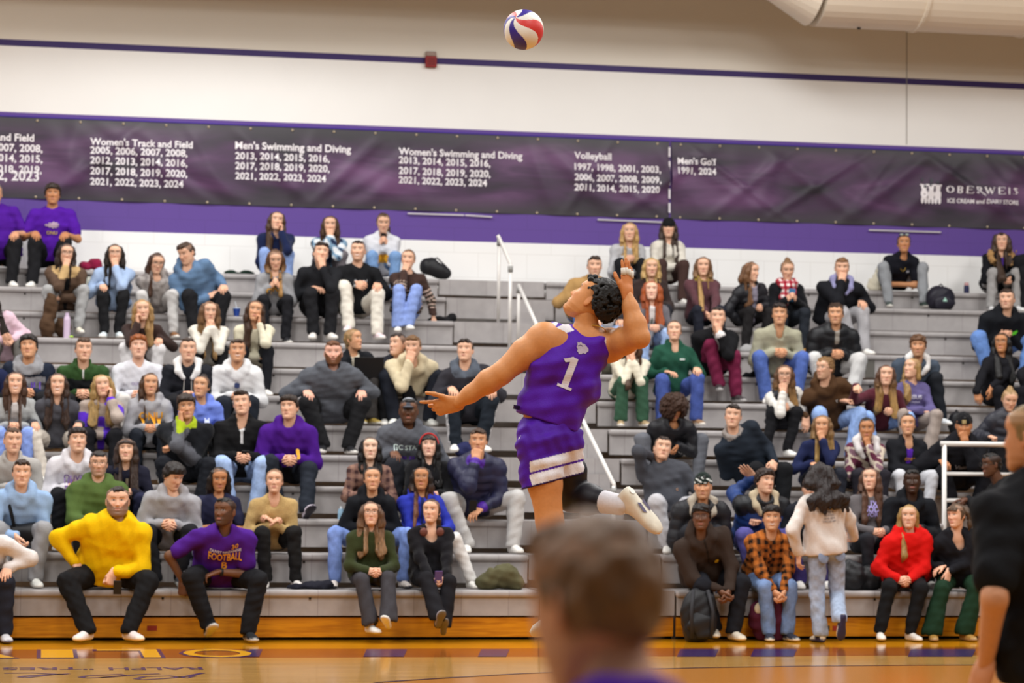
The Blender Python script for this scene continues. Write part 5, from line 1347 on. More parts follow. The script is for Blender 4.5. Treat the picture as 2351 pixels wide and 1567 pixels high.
P('woman in bottle green zip fleece with hair tied back, hands on her knees', 6, (1548, 760), ('zip', '1f4a3a', dict(neck=.03)), ('3f4f8c', 'denim'), LT, ('back', '4f3826'), 'f', s=1.0, b=1.08, L='k', Rr='t', look=(0, 8, 0), knee=.15, flare=.07, shoes='8a6a4c', feet=((1520, 960), (1598, 958)), extra=(x_patch('b9c4bf', .07, .72, .06, .02, 'badge'),))
P('man in grey blue jacket with white hood and tousled hair, arms folded', 6, (2108, 795), ('jacket', '424c59'), '1d2026', MD, ('mop', '5e3f26'), L='x', Rr='x', look=(-3, -2, 0), face=dict(stubble=.5), extra=(x_inside('d9d7d5'),), b=1.08, shoes='d9dde0', feet=((2110, 960), (2160, 958)))
P('woman with very long black hair and glasses in black hoodie, hands on knees', 6, (2300, 788), ('hoodie', '15151a'), '15151a', TN, ('long', '0e0c0d', .12), 'f', hip=2290, L=(2262, 905, .36, 'relax', -.2, .3, -.9), Rr=(2240, 905, .36, 'relax', .1, .3, -.9), extra=(g_('3a302c', 2.2),), look=(-12, 4, 0))
P('person in black jacket and light jeans cut by the right picture edge, mid height', 6, (2385, 800), ('jacket', '1b1b20'), ('8fa6cc', 'denim'), LT, ('short', BR), hip=2385, L='l', Rr='l', knee=.2)
# ---- sixth bench
P('person in navy sleeve cut by the left picture edge, sixth bench', 5, (-42, 812), ('sweat', '1d2444'), BLK, LT, ('short', BR), L='l', Rr='l')
P('young man in grey and navy raglan hoodie with purple NU letters', 5, (66, 797), ('hoodie', '8f8f93', dict(sleeve='1d2434', yoke='1d2434', hoodc='8f8f93', text=(('ONU', '4a2a86', 0, .63, .25),))), BLK, MD, ('mop', '1d1512'), L='l', Rr='l', look=(-10, 8, -3), face=dict(smile=.8))
P('man in dark green and black quarter zip with short fair brown hair', 5, (192, 803), ('zip', '1a1d20', dict(yoke='2f4a26', sleeve='2c4424', inner='d9d9d9', iw=.012, iz=.82)), BLK, LT, ('short', '4a3525'), L='l', Rr='l', look=(8, 2, 0))
P('young man with ginger hair in white sweatshirt with faint purple print', 5, (318, 797), ('sweat', 'cfcfd6', dict(text=(('OLIVET', '9a8cb4', 0, .65, .13),))), 'cfcac6', 'e2b49b', ('fringe', '8a4a1c'), L='l', Rr='l', look=(2, 6, 0), face=dict(mouth=.6, brow=.7))
P('man in black jacket with white hood and drawstrings, short hair', 5, (432, 803), ('jacket', '1f2026'), BLK, LT, ('crew', '3a2a1f'), L='l', Rr='l', look=(4, 2, 0), extra=(x_inside('dedcda'), x_strings()))
P('young man in white PENN STATE hoodie smiling', 5, (545, 806), ('hoodie', 'd2d2d3', dict(text=(('PENN STATE', '4a5468', 0, .59, .22), ('WRESTLING', '4a5468', 0, .51, .2)))), '20242c', MD, ('short', '3a2819'), L='l', Rr='l', look=(2, 4, 0), face=dict(smile=.9, teeth=1), extra=(x_patch('33406a', 0, .71, .055, .055, 'crest'),), shoes='d6d2c2')
P('heavy man with full ginger beard in charcoal sweatshirt', 5, (765, 812), ('sweat', '55585f', dict(push=0)), '1c1c1e', 'e0ad98', ('short', '6a4226'), b=1.36, s=1.08, hf=1.05, L='k', Rr='k', knee=.24, foot=.15, face=dict(beard=.95, wide=1.05), shoes='1d1d20', feet=((742, 1020), (800, 1022)))
P('man in charcoal jacket with grey hood and track trousers with white stripes', 5, (1068, 805), ('jacket', '2f2e34', dict(hood=1, hoodc='545b66')), ('1d232b', 'stripe'), LT, ('short', '2a1e18'), L='k', Rr='k', knee=.17, foot=.14, s=1.08, look=(-12, 6, 0), b=1.02, shoes='e0dcd8', feet=((1045, 1018), (1105, 1018)), hip=1075)
P('woman in black vest over white sleeves with glasses, chin on hand', 5, (1801, 862), ('vest', '1f2028', dict(sleeve='d3cfc8', inner='d3cfc8', iw=.03, iz=.75)), '18181b', LT, ('long', '5a3f2b', .04, '9a7648'), 'f', Rr='c', L='l', extra=(g_(),), look=(2, -4, 0), hip=1795, shoes='e2e0dc', feet=((1760, 1030), (1808, 1028)))
P('man in brown hoodie with round glasses and wavy fair hair, arms crossed', 5, (1893, 847), ('hoodie', '4a3320', dict(text=(('Y', 'd8d4cf', .07, .67, .03),))), ('86a0cf', 'denim'), LT, ('curly', '7d5d38'), L=(1935, 920, .33, 'fist', .6, .5, .1), Rr=(1850, 955, .38, 'relax', -.3, .5, -.7), look=(-38, 2, 0), extra=(g_('8d8477', 2.1),), face=dict(stubble=.5), knee=.2, hip=1900)
P('woman in maroon jumper pointing towards the court with outstretched arm', 5, (2034, 862), ('knit', '552530'), ('86a3d6', 'denim'), LT, ('long', '54392a', .06, 'a07c46'), 'f', Rr=(1966, 884, .52, 'point', -.25, .95, .0), L='l', look=(6, 4, 3), knee=.2, foot=.16)
P('woman in lavender sweatshirt with white lettering and long blonde hair', 5, (2094, 846), ('sweat', '5f5784', dict(text=(('AXISUS', 'c9c6d6', -.02, .67, .20), ('volleyball', 'b6b2c6', 0, .55, .12)))), '9d9088', LT, ('oneside', '9a7a48'), 'f', L='x', Rr='x', look=(-42, 10, 0), knee=.18, flare=.08, feet=((2085, 1035), (2132, 1035)))
# ---- fifth bench
P('smiling woman with long brown hair and light grey cardigan at the left picture edge', 4, (35, 880), ('cardigan', 'a9abab', dict(inner='c9c4c2', iw=.03)), ('7c92cf', 'denim'), LT, ('long', '40291b', .08), 'f', L='l', Rr='l', face=dict(smile=1.2, teeth=1), look=(2, 4, 0))
P('smiling woman with long dark hair and dark grey hoodie, cream trousers', 4, (132, 883), ('hoodie', '46464c'), 'cfc6ba', LT, ('long', '35231a', .05), 'f', L='k', Rr='k', face=dict(smile=1.2, teeth=1), look=(0, 4, 0), knee=.2)
P('woman with blonde curls in purple and beige fleece, cheek on hand', 4, (235, 886), ('fleece', 'a8998f', dict(pat='blocks', c2='5a2fc0')), '1b1b1f', LT, ('longwavy', '9d7f4e'), 'f', L='h', Rr='x', face=dict(smile=.9), look=(2, 6, -6), b=1.08)
P('woman with long brown hair and grey ONU hoodie, hands clasped', 4, (345, 882), ('hoodie', '9b9a9e', dict(text=(('ONU', 'd8981f', .01, .69, .23),))), '1e222a', MD, ('oneside', '46301f'), 'f', L='l', Rr='l', look=(6, 2, 0))
P('woman in periwinkle hoodie with hair pulled up, smiling to the side', 4, (462, 888), ('hoodie', '6f84d6', dict(text=(('M', 'cfd6f0', .06, .67, .05),))), BLK, MD, ('bun', '241914'), 'f', look=(-16, 8, 4), L='l', Rr='l', face=dict(smile=1.1))
P('person with large brown afro curls looking down, black puffer and grey sweatpants', 4, (1548, 938), ('puffer', '1a1a1f', dict(text=(('N', 'cfcfd2', .07, .69, .04),))), '63656c', TN, ('afro', '3a2418', 0), 'f', s=1.02, b=1.15, look=(24, -30, 0), L='d', Rr='l', knee=.24, foot=.18, feet=((1490, 1110), (1600, 1110)))
P('woman in grey black puffer with fair hair tied back, looking down', 4, (2318, 918), ('puffer', '2c2d36', dict(inner='a9a9ad', iw=.03, iz=.5)), BLK, LT, ('bun', '9a7c52'), 'f', b=1.2, L='z', Rr=(2268, 1000, .3, 'fist', .6, .5, 0), look=(14, -22, 4))
# ---- fourth bench
P('man in dark fleece with lime collar, cheek pressed on his fist', 3, (428, 934), ('fleece', '181a1f', dict(collar='a3b822', fore='5b5c63')), '1a1c22', MD, ('mop', '2a1c14'), Rr='h', L=(400, 1020, .34, 'fist', -.8, .3, -.2), look=(2, -4, -6), knee=.2, b=1.08)
P('man in black zip cardigan over white tee holding a phone, light jeans', 3, (555, 927), ('zip', '141416', dict(inner='cfd0d2', iw=.028, iz=.62, fan=1.3, neck=.04)), ('93a9cf', 'denim'), LT, ('quiff', '2c1e17'), L='l', Rr='l', look=(-8, 8, -6), knee=.17, b=1.05, s=1.05, extra=(held('phone', 'black phone between the hands of the man in black zip cardigan', 'phone', (.075, .15, .009), '141417', off=(.02, .05, -.02)),))
P('man in purple hooded windbreaker with dark fringe and crossed legs', 3, (664, 937), ('hoodie', '45167e', dict(low='17181c', lowz=.30)), '20252e', LT, ('fringe', '2a1d15'), L='l', Rr='l', look=(-20, 6, -3), s=1.06, b=1.08, knee=.18, shoes=('cfc4d0', '2a2530'), feet=((640, 1165), (703, 1185, .62, 28, .2)), extra=(x_patch('d9a030', .085, .62, .035, .04, 'badge'),))
P('black man in grey cap and charcoal GC STATE hoodie', 3, (938, 945), ('hoodie', '575960', dict(text=(('GC STATE', 'cfe0dc', .0, .77, .30), ('sa sa', '6a3fb0', 0, .57, .14)))), '2c2d33', DK, ('fade', '110c0a'), b=1.24, s=1.06, hf=1.08, L='z', Rr='k', look=(-2, 0, 0), face=dict(stubble=.5, wide=1.05), extra=(x_cap(), x_patch('3f62c8', 0, 2, .01, .01, 'logo') if False else g_('5a4a30', 2.2)))
P('man in dark teal jacket leaning across the bench, hand on the seat edge', 3, (1683, 956), ('zip', '1f2630', dict(collar='8f8884')), '17181b', LT, ('short', '231914'), hip=1742, Rr=(1680, 1035, .18, 'fist', 0, .2, -.9), L='l', look=(-4, 4, 4), s=1.05, b=1.08)
P('woman in navy pullover with long fair hair, fingers at her lips', 3, (1888, 978), ('sweat', '1e2548'), '24262f', MD, ('long', '7a5c3c', .03, 'a8874f'), 'f', L='m', Rr='k', look=(-6, 0, 0))
P('woman in cream and burgundy patchwork fleece with white hood, fist under chin', 3, (1990, 985), ('fleece', 'd3c6b4', dict(pat='patch', c2='5f2a40', c3='8a6a78')), '25232a', TN, ('back', '1a1310'), 'f', L='c', Rr='x', look=(0, -3, 0), extra=(x_inside('cfcbcb'),))
P('woman in black jacket over purple shirt, dark hair tied back, pale trousers', 3, (2084, 975), ('jacket', '17181d', dict(inner='4a1f92', iw=.055, fan=.3, neck=.05, text=(('ONU', 'd08f2a', 0, .59, .10),))), 'c9cad0', MD, ('back', '1c1512'), 'f', L='x', Rr='x', look=(2, 4, 0), knee=.17)
P('man in black beanie with face buried in his palm, black sweatshirt', 3, (2213, 978), ('hoodie', '15151a', dict(text=(('Vision', '8f8c92', .0, .63, .17),))), '15151a', TN, ('fade', BK), L='m', Rr='k', extra=(x_beanie('131316', patch='a59468'),), look=(2, -10, 0), b=1.15, s=1.06, knee=.2)
# ---- third bench
P('man with short fair hair in pale grey half zip at the left picture edge', 2, (30, 1012), ('zip', 'a6a39f'), '6a6766', LT, ('crew', '4e3726'), L='l', Rr='l', look=(10, 0, 0))
P('young man in white OLIVET hoodie with purple and gold bars', 2, (178, 1012), ('hoodie', 'd0cdd2', dict(text=(('OLIVET', '77549c', .0, .73, .22), ('NAZARENE', '9a86b0', 0, .54, .16)))), BLK, LT, ('fringe', '241915'), L='l', Rr='l', look=(8, 8, 0), hip=172,
  extra=(x_patch('6a3fa0', -.075, .645, .07, .016, 'purple_bar'), x_patch('d9962a', .0, .645, .09, .016, 'gold_bar'), x_patch('6a3fa0', .08, .645, .07, .016, 'purple_bar')))
P('woman with dark bangs and navy hoodie smiling, between white and green hoodies', 2, (290, 1034), ('hoodie', '1d1d2c', dict(text=(('J', 'a8a08c', 0, .67, .05),))), '20223a', LT, ('bangs', '33221a', .06), 'f', L='l', Rr='l', face=dict(smile=.9), look=(-4, 8, 0))
P('woman with long straight black hair in brown checked jacket', 2, (850, 1030), ('shirt', '8a6a5c', dict(pat='plaid', c2='53393a')), '1a1a1c', 'e2bda4', ('long', '0e0c0c', .08), 'f', L='l', Rr='l', look=(2, 6, 0))
P('woman with red headband and black bangs in black fleece', 2, (985, 1024), ('fleece', '151518', dict(text=(('N', '8d8f92', .07, .59, .04),))), '17171a', 'e0b69f', ('bangs', '0f0d0d', .08), 'f', L='l', Rr='l', extra=(x_headband(),), look=(-2, 6, 0), face=dict(lip='a85a5a'))
P('man in navy quilted jacket with fist under his chin, grey sweatpants', 2, (1098, 1013), ('puffer', '23243f', dict(cuff='4a1f92')), 'b2b0ae', MD, ('short', '3f2b1d'), L=(1105, 1165, .36, 'relax', -.75, .5, -.3), Rr='c', knee=.27, foot=.22, s=1.08, b=1.05, look=(-2, 0, 0), feet=((1072, 1250), (1178, 1250)), extra=(held('phone', 'dark phone in the hand of the man in navy quilted jacket', 'phone', (.075, .15, .009), '16181b', at=1, off=(-.09, .04, .0)),))
P('man in grey half zip leaning back with hand behind his neck', 2, (1521, 1030), ('zip', '44464d', dict(text=(('C', 'b9855a', .08, .43, .02),))), 'b3b2b6', LT, ('crew', '2f2119'), hip=1535, Rr='n', L='k', look=(10, 10, 8), knee=.2, b=1.06, lean=2)
# ---- second bench
P('man in light blue hoodie with black arm sling', 1, (50, 1086), ('hoodie', '8ea9cc'), '8f8f92', LT, ('short', '33231a'), L='x', Rr='d', s=1.06, knee=.17, extra=(x_sling,), look=(2, 0, 0), shoes='dcdcd6', feet=((10, 1330), (80, 1332)))
P('bearded man with glasses in olive green hoodie', 1, (226, 1066), ('hoodie', '4b5f2f'), BLK, LT, ('short', '1f1612'), L='l', Rr='l', s=1.05, b=1.08, extra=(g_('4a423c', 2.2),), face=dict(stubble=.6), look=(2, 0, 0))
P('person in grey lettered hoodie looking down sideways, wearing a medical boot', 1, (398, 1094), ('hoodie', '99989c', dict(text=(('NE NAT', '5d6480', -.02, .57, .22),))), '1b1b1e', LT, ('mop', '1d1512'), L='l', Rr='l', look=(38, -24, 0), knee=.17, extra=(x_boot,), hip=385)
P('woman with long dark hair in navy tee looking down and smiling', 1, (503, 1100), ('tee', '22243c'), BLK, TN, ('behind', '1d1411'), 'f', L='l', Rr='l', look=(8, -10, 0), face=dict(smile=1.0))
P('woman in tan jumper with hair pulled back, hands clasped at chest', 1, (630, 1105), ('knit', 'b99c68', dict(neck=.02)), '1a1919', LT, ('back', '6d4d30'), 'f', s=1.0, L=(628, 1200, .34, 'clasp', -.6, .2, .6), Rr=(618, 1205, .34, 'clasp', .6, .2, .6), look=(-2, 4, 0), shoes='e2dcd6', feet=((610, 1335), (678, 1335)))
P('woman with dark hair in black hoodie with small white logo, blue jeans', 1, (855, 1100), ('hoodie', '121419', dict(text=(('swim', 'b9bcc0', .07, .69, .06),))), ('6f86c0', 'denim'), MD, ('back', '1a1310'), 'f', s=1.0, b=1.06, L='l', Rr='l', knee=.26, foot=.22, look=(2, 6, 0), shoes=('ddd3cc', '2a2a33'), feet=((768, 1335), (925, 1335)))
P('woman in royal blue hoodie with round glasses and long dark hair', 1, (968, 1099), ('hoodie', '2a35a0', dict(inner='1c2452', iw=.014, iz=.2)), 'd0cdca', TN, ('long', '1d1410', .04, '6a3f24'), 'f', L='l', Rr='l', extra=(g_('8a7a62', 2.1),), look=(-4, 6, 0), feet=((985, 1335), (1080, 1335)))
P('man in patterned beanie and black puffer with khaki hood', 1, (1614, 1118), ('puffer', '1c1c21'), '26272c', MD, ('fade', BK), b=1.1, s=1.05, L='l', Rr='l', extra=(x_beanie('17231f', pat='c9cfcc'), x_inside('a8a093')), face=dict(stubble=.3), look=(-2, -2, 0))
P('man in blue puffer with beige hood looking aside, arm raised to his head', 1, (1756, 1106), ('puffer', '1f3a72', dict(yoke='16181d')), ('4d4a86', 'denim'), LT, ('mop', '2a1b14'), b=1.08, s=1.05, Rr=(1730, 1095, .12, 'reach', -.5, .3, .6), L=(1745, 1195, .30, 'fist', -.5, .5, .3), extra=(x_inside('b7a98f'),), look=(36, 4, 4), knee=.2)
P('person in dark jacket hidden behind the walking woman', 1, (1862, 1122), ('jacket', '1b1d24'), ('3a3168', 'denim'), LT, ('short', '241a14'), L='l', Rr='l', knee=.2)
P('woman with very long brown hair and grey tee with lilac letter blocks', 1, (1998, 1100), ('sweat', '605c5e', dict(text=(('LUXE', 'a9a0e0', .0, .83, .20), ('GODS', 'a9a0e0', 0, .73, .20), ('WORD', 'a9a0e0', 0, .63, .20)))), '25262b', LT, ('long', '54392a', .16), 'f', L='l', Rr='l', look=(-10, 6, 0))
P('young black man in black jacket behind the red hoodie', 1, (2094, 1106), ('jacket', '15171c', dict(hood=1)), '17171a', VD, ('crew', '0e0b0a'), L='l', Rr='l', look=(2, 2, 0), face=dict(mouth=.7))
# ---- front bench
P('person in white hoodie and dark trousers cut by the left picture edge, front bench', 0, (-45, 1195), ('hoodie', 'cfc9c6'), '20222c', LT, ('short', BR), hip=-35, L='k', Rr='l', knee=.15, shoes=('c9c6c8', '6a6a78'), feet=((-30, 1452), (10, 1452)))
P('big bearded man in bright yellow hoodie on the front bench', 0, (270, 1152), ('hoodie', 'e0b400', dict(text=(('C', 'c8943a', .06, .27, .03),))), '161618', LT, ('crew', '241913'), s=1.12, b=1.26, hf=1.15, L=(262, 1312, .40, 'fist', -.35, .3, -.85), Rr=(172, 1292, .22, 'relax', .6, .4, -.3), knee=.34, foot=.2, face=dict(beard=.42, stubble=.6, wide=1.08, jaw=1.1), hip=248, shoes=('dccfca', 'e6d3b4'), feet=((200, 1446, .46, 0, -.55), (297, 1446, .46, 0, .55)),
  extra=(held('phone', 'small black phone in the hand of the man in yellow hoodie', 'phone', (.07, .13, .009), '15161a', at=1, off=(.03, .05, -.13)),))
P('black man in purple FOOTBALL tee with watch on the front bench', 0, (516, 1176), ('tee', '45187c', dict(text=(('FOOTBALL', 'd9992a', .02, .70, .30, .075), ('OLIVET NAZARENE', 'cfc9d6', .02, .80, .28), ('30', 'd9992a', .10, .88, .06), ('B', 'd9992a', .02, .53, .05)))), '17171a', DK, ('fade', '120d0b'), s=1.10, b=1.15, hf=1.08, look=(-34, 4, 0), Rr=(420, 1335, .22, 'fist', 0, .2, -.9), L=(500, 1312, .34, 'relax', -.9, .2, -.2), knee=.24, hip=505, face=dict(stubble=.7, wide=1.04), shoes=('1d1f22', 'bdb9b4'), feet=((478, 1436, .36, 24, .2), (570, 1448, .40)),
  extra=(x_chain('b9b6b4', .002, .20), x_band(1, '17171a', .03, .034, 'watch', .03)))
P('woman in olive green jumper with glasses, legs crossed at the ankle on the front bench', 0, (852, 1180), ('knit', '333a20'), '3a383c', LT, ('longwavy', '5a4130', .0, '8a6a4a'), 'f', b=1.06, L='l', Rr='l', look=(0, 8, 0), extra=(g_(),), knee=.15, flare=.085, shoes=('d8d4ce', 'd8d2c8'), feet=((850, 1430, .52, 0, .4), (892, 1418, .62, 30, -.4)))
P('woman in black cardigan with brown headphones round her neck, front bench', 0, (990, 1174), ('cardigan', '161519', dict(neck=.09, inner='121215', iw=.01)), '19181c', LT, ('sidepony', '40291c'), 'f', b=1.1, L='d', Rr='d', look=(-14, 6, 0), hip=988, knee=.15, flare=.085, shoes=('bdb3c0', '6a6256'), feet=((1005, 1415, .64, 42, .1), (1018, 1432, .52, 42, -.1)),
  extra=(x_headphones, held('phone', 'purple phone in the hands of the woman with brown headphones', 'phone', (.07, .13, .01), '5a4a80', off=(0, .08, .0))))
P('young black man in brown quarter zip with wristbands on the front bench', 0, (1610, 1188), ('hoodie', '332822', dict(inner='1d1713', iw=.012, iz=.55)), '191a20', DK, ('mop', '17100e'), s=1.08, b=1.08, L='d', Rr='d', knee=.2, look=(-4, 0, 0), hip=1618, shoes=('cbc0ae', 'e0d4bd'), feet=((1640, 1440, .28), (1683, 1446)), extra=(x_patch('d6b020', .075, .58, .04, .04, 'badge'), x_band(-1, '4a7ac0', .02), x_band(1, 'c070a8', .02), g_('4a4a50', 2.2)))
P('person in orange and black plaid shirt over black tee on the front bench', 0, (1772, 1190), ('shirt', 'b0662a', dict(pat='plaid', c2='2c2019', inner='141316', iw=.045, fan=.3)), ('6d84ac', 'denim'), MD, ('fringe', '1a1311'), s=1.0, L='d', Rr='d', face=dict(smile=.8, teeth=1), look=(2, 2, 0), shoes=('2d2f3a', 'd9d2c4'), feet=((1765, 1448), (1808, 1448)), knee=.13, foot=.09)
P('woman in bright red hoodie with straight blonde hair on the front bench', 0, (2087, 1186), ('hoodie', 'cc1410', dict(loose=1.12)), '151517', LT, ('oneside', '9a7a46'), 'f', s=1.0, b=1.1, L='l', Rr='l', look=(-4, 2, 0), shoes='dcd5cc', feet=((2020, 1446), (2090, 1448)), hip=2078, foot=.14)
P('woman in black scoop neck sweater and dark green cords with ponytail and bangs', 0, (2195, 1184), ('scoop', '16161b', dict(neck=.10)), '17301f', LT, ('bangspony', '54402e'), 'f', s=1.0, b=1.14, L=(2178, 1310, .30, 'relax', -.3, .3, -.8), Rr=(2165, 1300, .26, 'relax', -.8, .3, 0), look=(-34, -2, -4), flare=.10, shoes=('a07838', 'b39a78'), feet=((2140, 1448), (2215, 1448)), hip=2200, knee=.14)
# ================================================================ figures on the court side
def frame(face, up):
    """head axes from the direction the face looks and the direction of the crown"""
    y = -nrm(face); z = nrm(up); z = nrm(z-y*(z @ y)); return np.stack([np.cross(y, z), y, z], 1)
# woman walking along the front bench, seen from behind
jv = lambda px, py, dv: at_v(px, py, -.42+dv)
wf = nrm(BV*.95-BU*.12); wx = nrm(np.cross(wf, UP))
J = dict(away=True, f=wf, x=wx, P0=jv(1897, 1262, .02), neck=jv(1886, 1132, .0), hc=jv(1881, 1092, .02), base=V3(*jv(1897, 1262, .02)[:2], 0),
         R=frame(nrm(wf+BU*.25+UP*-.1), UP), kn={-1: jv(1876, 1368, .05), 1: jv(1922, 1366, .10)}, an={-1: jv(1884, 1452, .03), 1: jv(1928, 1420, -.22)},
         wr={-1: jv(1834, 1270, .02), 1: jv(1962, 1235, .34)}, hand={-1: ('relax', -UP+wf*.1, wx), 1: ('relax', wf, -wx)}, pole={-1: -wf*.4-wx*.8, 1: wx*.8-wf*.5},
         shoe={-1: (-wf, UP), 1: (nrm(UP*.93-wf*.25), nrm(wf*.93+UP*.25)*1.0)})
def back_print(i):
    lines = (('Shopville', .17, .82, '8c8fb8'), ('HOLY IS', .10, .74, '6f6a70'), ('A KING', .10, .685, '6f6a70'), ('LIVE FOR', .10, .63, '6f6a70'), ('EVER AND', .11, .575, '6f6a70'), ('HIS GLORY', .13, .52, '6f6a70'))
    for t, w_, tz, hx in lines: i['decal'](*text2d(t, 1.0, .01), -.01, tz, w_, hx, 'lettering', back=True)
def x_backhair(i):
    hp, nk, fw, xl = i['hp'], i['neck'], i['fw'], i['xl']; fl = Fld(); r = random.Random(4)
    fl.ell(hp(0, .02, .025), (.088, .108, .10), i['R'].T, .02)
    for a in np.linspace(-.13, .13, 9): fl.chain([hp(a*.6, .085, .04), hp(a*1.0, .11, -.09), nk+xl*a*1.35-fw*(.16+.012*math.cos(a*30))-UP*(.04+r.uniform(0, .03)), nk+xl*a*1.45-fw*(.175+.012*math.cos(a*30))-UP*(.12+r.uniform(0, .06))], [.045, .047, .038, .014], k=.022)
    fl.ell(hp(0, -.118, -.03), (.066, .086, .11), i['R'].T, .01, -1)
    fl.noise(.006, 70, 3, (1, 1, .4)).noise(.003, 200, 4, (1, 1, .3)); fobj('hair', fl, .007, '231a19', i, HAIR())
def x_pockets(i):
    for sg in (-1, 1):
        fl = Fld(); c = i['P0']+i['xl']*sg*.085-i['fw']*.118-UP*.055
        fl.ell(c, (.055, .012, .06), np.stack([i['xl'], i['fw'], UP]), .01); fobj('back_pocket', fl, .008, '8593ad', i, DENIM()).parent = i['legs']
P('woman walking past with her back turned, cream sweatshirt and light jeans', 0, (1881, 1090), ('sweat', 'd6cec8', dict(hemz=-.035, loose=1.18)), ('9aa7bd', 'denim'), LT, ('none', '231a19'), 'f', s=1.03, b=.93, flare=.072, J=J, shoes=('ddd3be', '2f2c48', '2a2a4a'), extra=(x_backhair, back_print, x_pockets), group='people standing on the court')
# man standing at the guard rail in profile
jm = lambda px, py, dv=0: at_v(px, py, .92+dv)
mf = nrm(-BU+BV*.1); mx_ = nrm(np.cross(mf, UP)*-1)                 # faces the left of the picture
J = dict(f=mf, x=-mx_, P0=jm(2292, 1275), neck=jm(2302, 1110), hc=jm(2276, 1068), base=V3(*jm(2292, 1275)[:2], 0), R=frame(mf-UP*.05-BV*.12, UP-BU*.1),
         kn={-1: jm(2278, 1382, -.08), 1: jm(2286, 1382, .1)}, an={-1: jm(2285, 1462, -.08), 1: jm(2300, 1462, .12)},
         wr={-1: jm(2222, 1146, .05), 1: jm(2232, 1150, .22)}, hand={-1: ('relax', mf-UP*.1, -UP), 1: ('relax', mf-UP*.2, -UP)}, pole={-1: -UP-mf*.3, 1: -UP-mf*.3}, shoe={-1: (-mf, UP), 1: (-mf, UP)})
J['x'] = nrm(np.cross(mf, UP)); J['x'] = J['x'] if J['x'] @ V3(0, 1, 0) > 0 else -J['x']
P('man with glasses in black hooded jacket standing in profile, leaning on the white guard rail', 0, (2276, 1068), ('jacket', '1d1d1f', dict(hood=1, loose=1.1, hemz=-.05)), 'c9b9bb', '5a3a28', ('crew', '120e0c'), s=1.08, b=1.08, J=J, extra=(g_('3a3734', 2.2),), group='people standing on the court', shoes='2a2a2e')
_o = [o for o in bpy.data.objects if o.name.startswith('trousers')][-1]
_me = _o.data; _a = _me.color_attributes['Col']; _n = len(_me.vertices); _co = np.zeros(_n*3, dtype=np.float32); _me.vertices.foreach_get('co', _co); _co = _co.reshape(-1, 3)
_m1 = np.sin(_co[:, 0]*2*math.pi/.09) > .35; _m2 = np.sin(_co[:, 2]*2*math.pi/.09) > .35; _k = np.ones((_n, 4), dtype=np.float32); _k[:, :3] = C('cfc4c4'); _k[_m1 ^ _m2, :3] = C('96384a'); _k[_m1 & _m2, :3] = C('7a1428'); _a.data.foreach_set('color', _k.ravel())

# person in black tee at the right, close to the camera
jf = lambda px, py, d=0: at_y(px, py, 8.4+d)
ff = nrm(V3(-.5, .85, 0)); fx = nrm(np.cross(ff, UP))
J = dict(away=True, f=ff, x=fx, P0=jf(2440, 1510), neck=jf(2392, 1105), hc=jf(2368, 1008), base=V3(*jf(2440, 1510)[:2], 0), R=frame(nrm(V3(-.75, .6, .02)), UP),
         kn={-1: jf(2425, 1800, .05), 1: jf(2470, 1800, .1)}, an={-1: jf(2425, 2035), 1: jf(2475, 2035)}, wr={-1: jf(2262, 1528, -.10), 1: jf(2560, 1520)},
         hand={-1: ('relax', nrm(V3(-.3, .1, -1)), fx), 1: ('relax', -UP, -fx)}, pole={-1: -ff*.7-fx*.5, 1: fx}, shoe={-1: (-ff, UP), 1: (-ff, UP)})
P('blurred person in black tee standing at the right picture edge, bare arm hanging', 0, (2368, 1008), ('tee', '131316', dict(hemz=-.06, loose=1.1)), '1a1a1d', 'c98d66', ('back', '8a6c42'), 'm', s=1.12, b=1.06, J=J, group='people standing on the court')

# boy's head in the near foreground, out of focus
jn = lambda px, py, d=0: at_y(px, py, 3.15+d)
hf_ = nrm(V3(-.62, .78, 0)); hx_ = nrm(np.cross(hf_, UP))
_hc = jn(1366, 1395); _nk = _hc-UP*.105-hf_*.07; _p0 = _nk-UP*.5
J = dict(away=True, f=hf_, x=hx_, P0=_p0, neck=_nk, hc=_hc, base=V3(*_p0[:2], 0), R=frame(hf_-UP*.18, UP+hf_*.18), kn={-1: _p0-UP*.36-hx_*.09+hf_*.03, 1: _p0-UP*.36+hx_*.09+hf_*.03},
         an={-1: V3(*(_p0-hx_*.1)[:2], .085), 1: V3(*(_p0+hx_*.1)[:2], .085)}, wr={-1: _p0-hx_*.24-UP*.06+hf_*.06, 1: _p0+hx_*.24-UP*.06+hf_*.06},
         hand={-1: ('relax', -UP, hx_), 1: ('relax', -UP, -hx_)}, pole={-1: -hf_-hx_*.3, 1: -hf_+hx_*.3}, shoe={-1: (-hf_, UP), 1: (-hf_, UP)})
P('blurred person with short brown hair and purple collar nearest the camera', 0, (1366, 1395), ('tee', '8a8890', dict(collar='4a1f92', hemz=-.06)), '1a1a1d', 'cf9878', ('short', '7a5b40'), s=.90, b=1.0, J=J, hf=.96, group='people standing on the court')

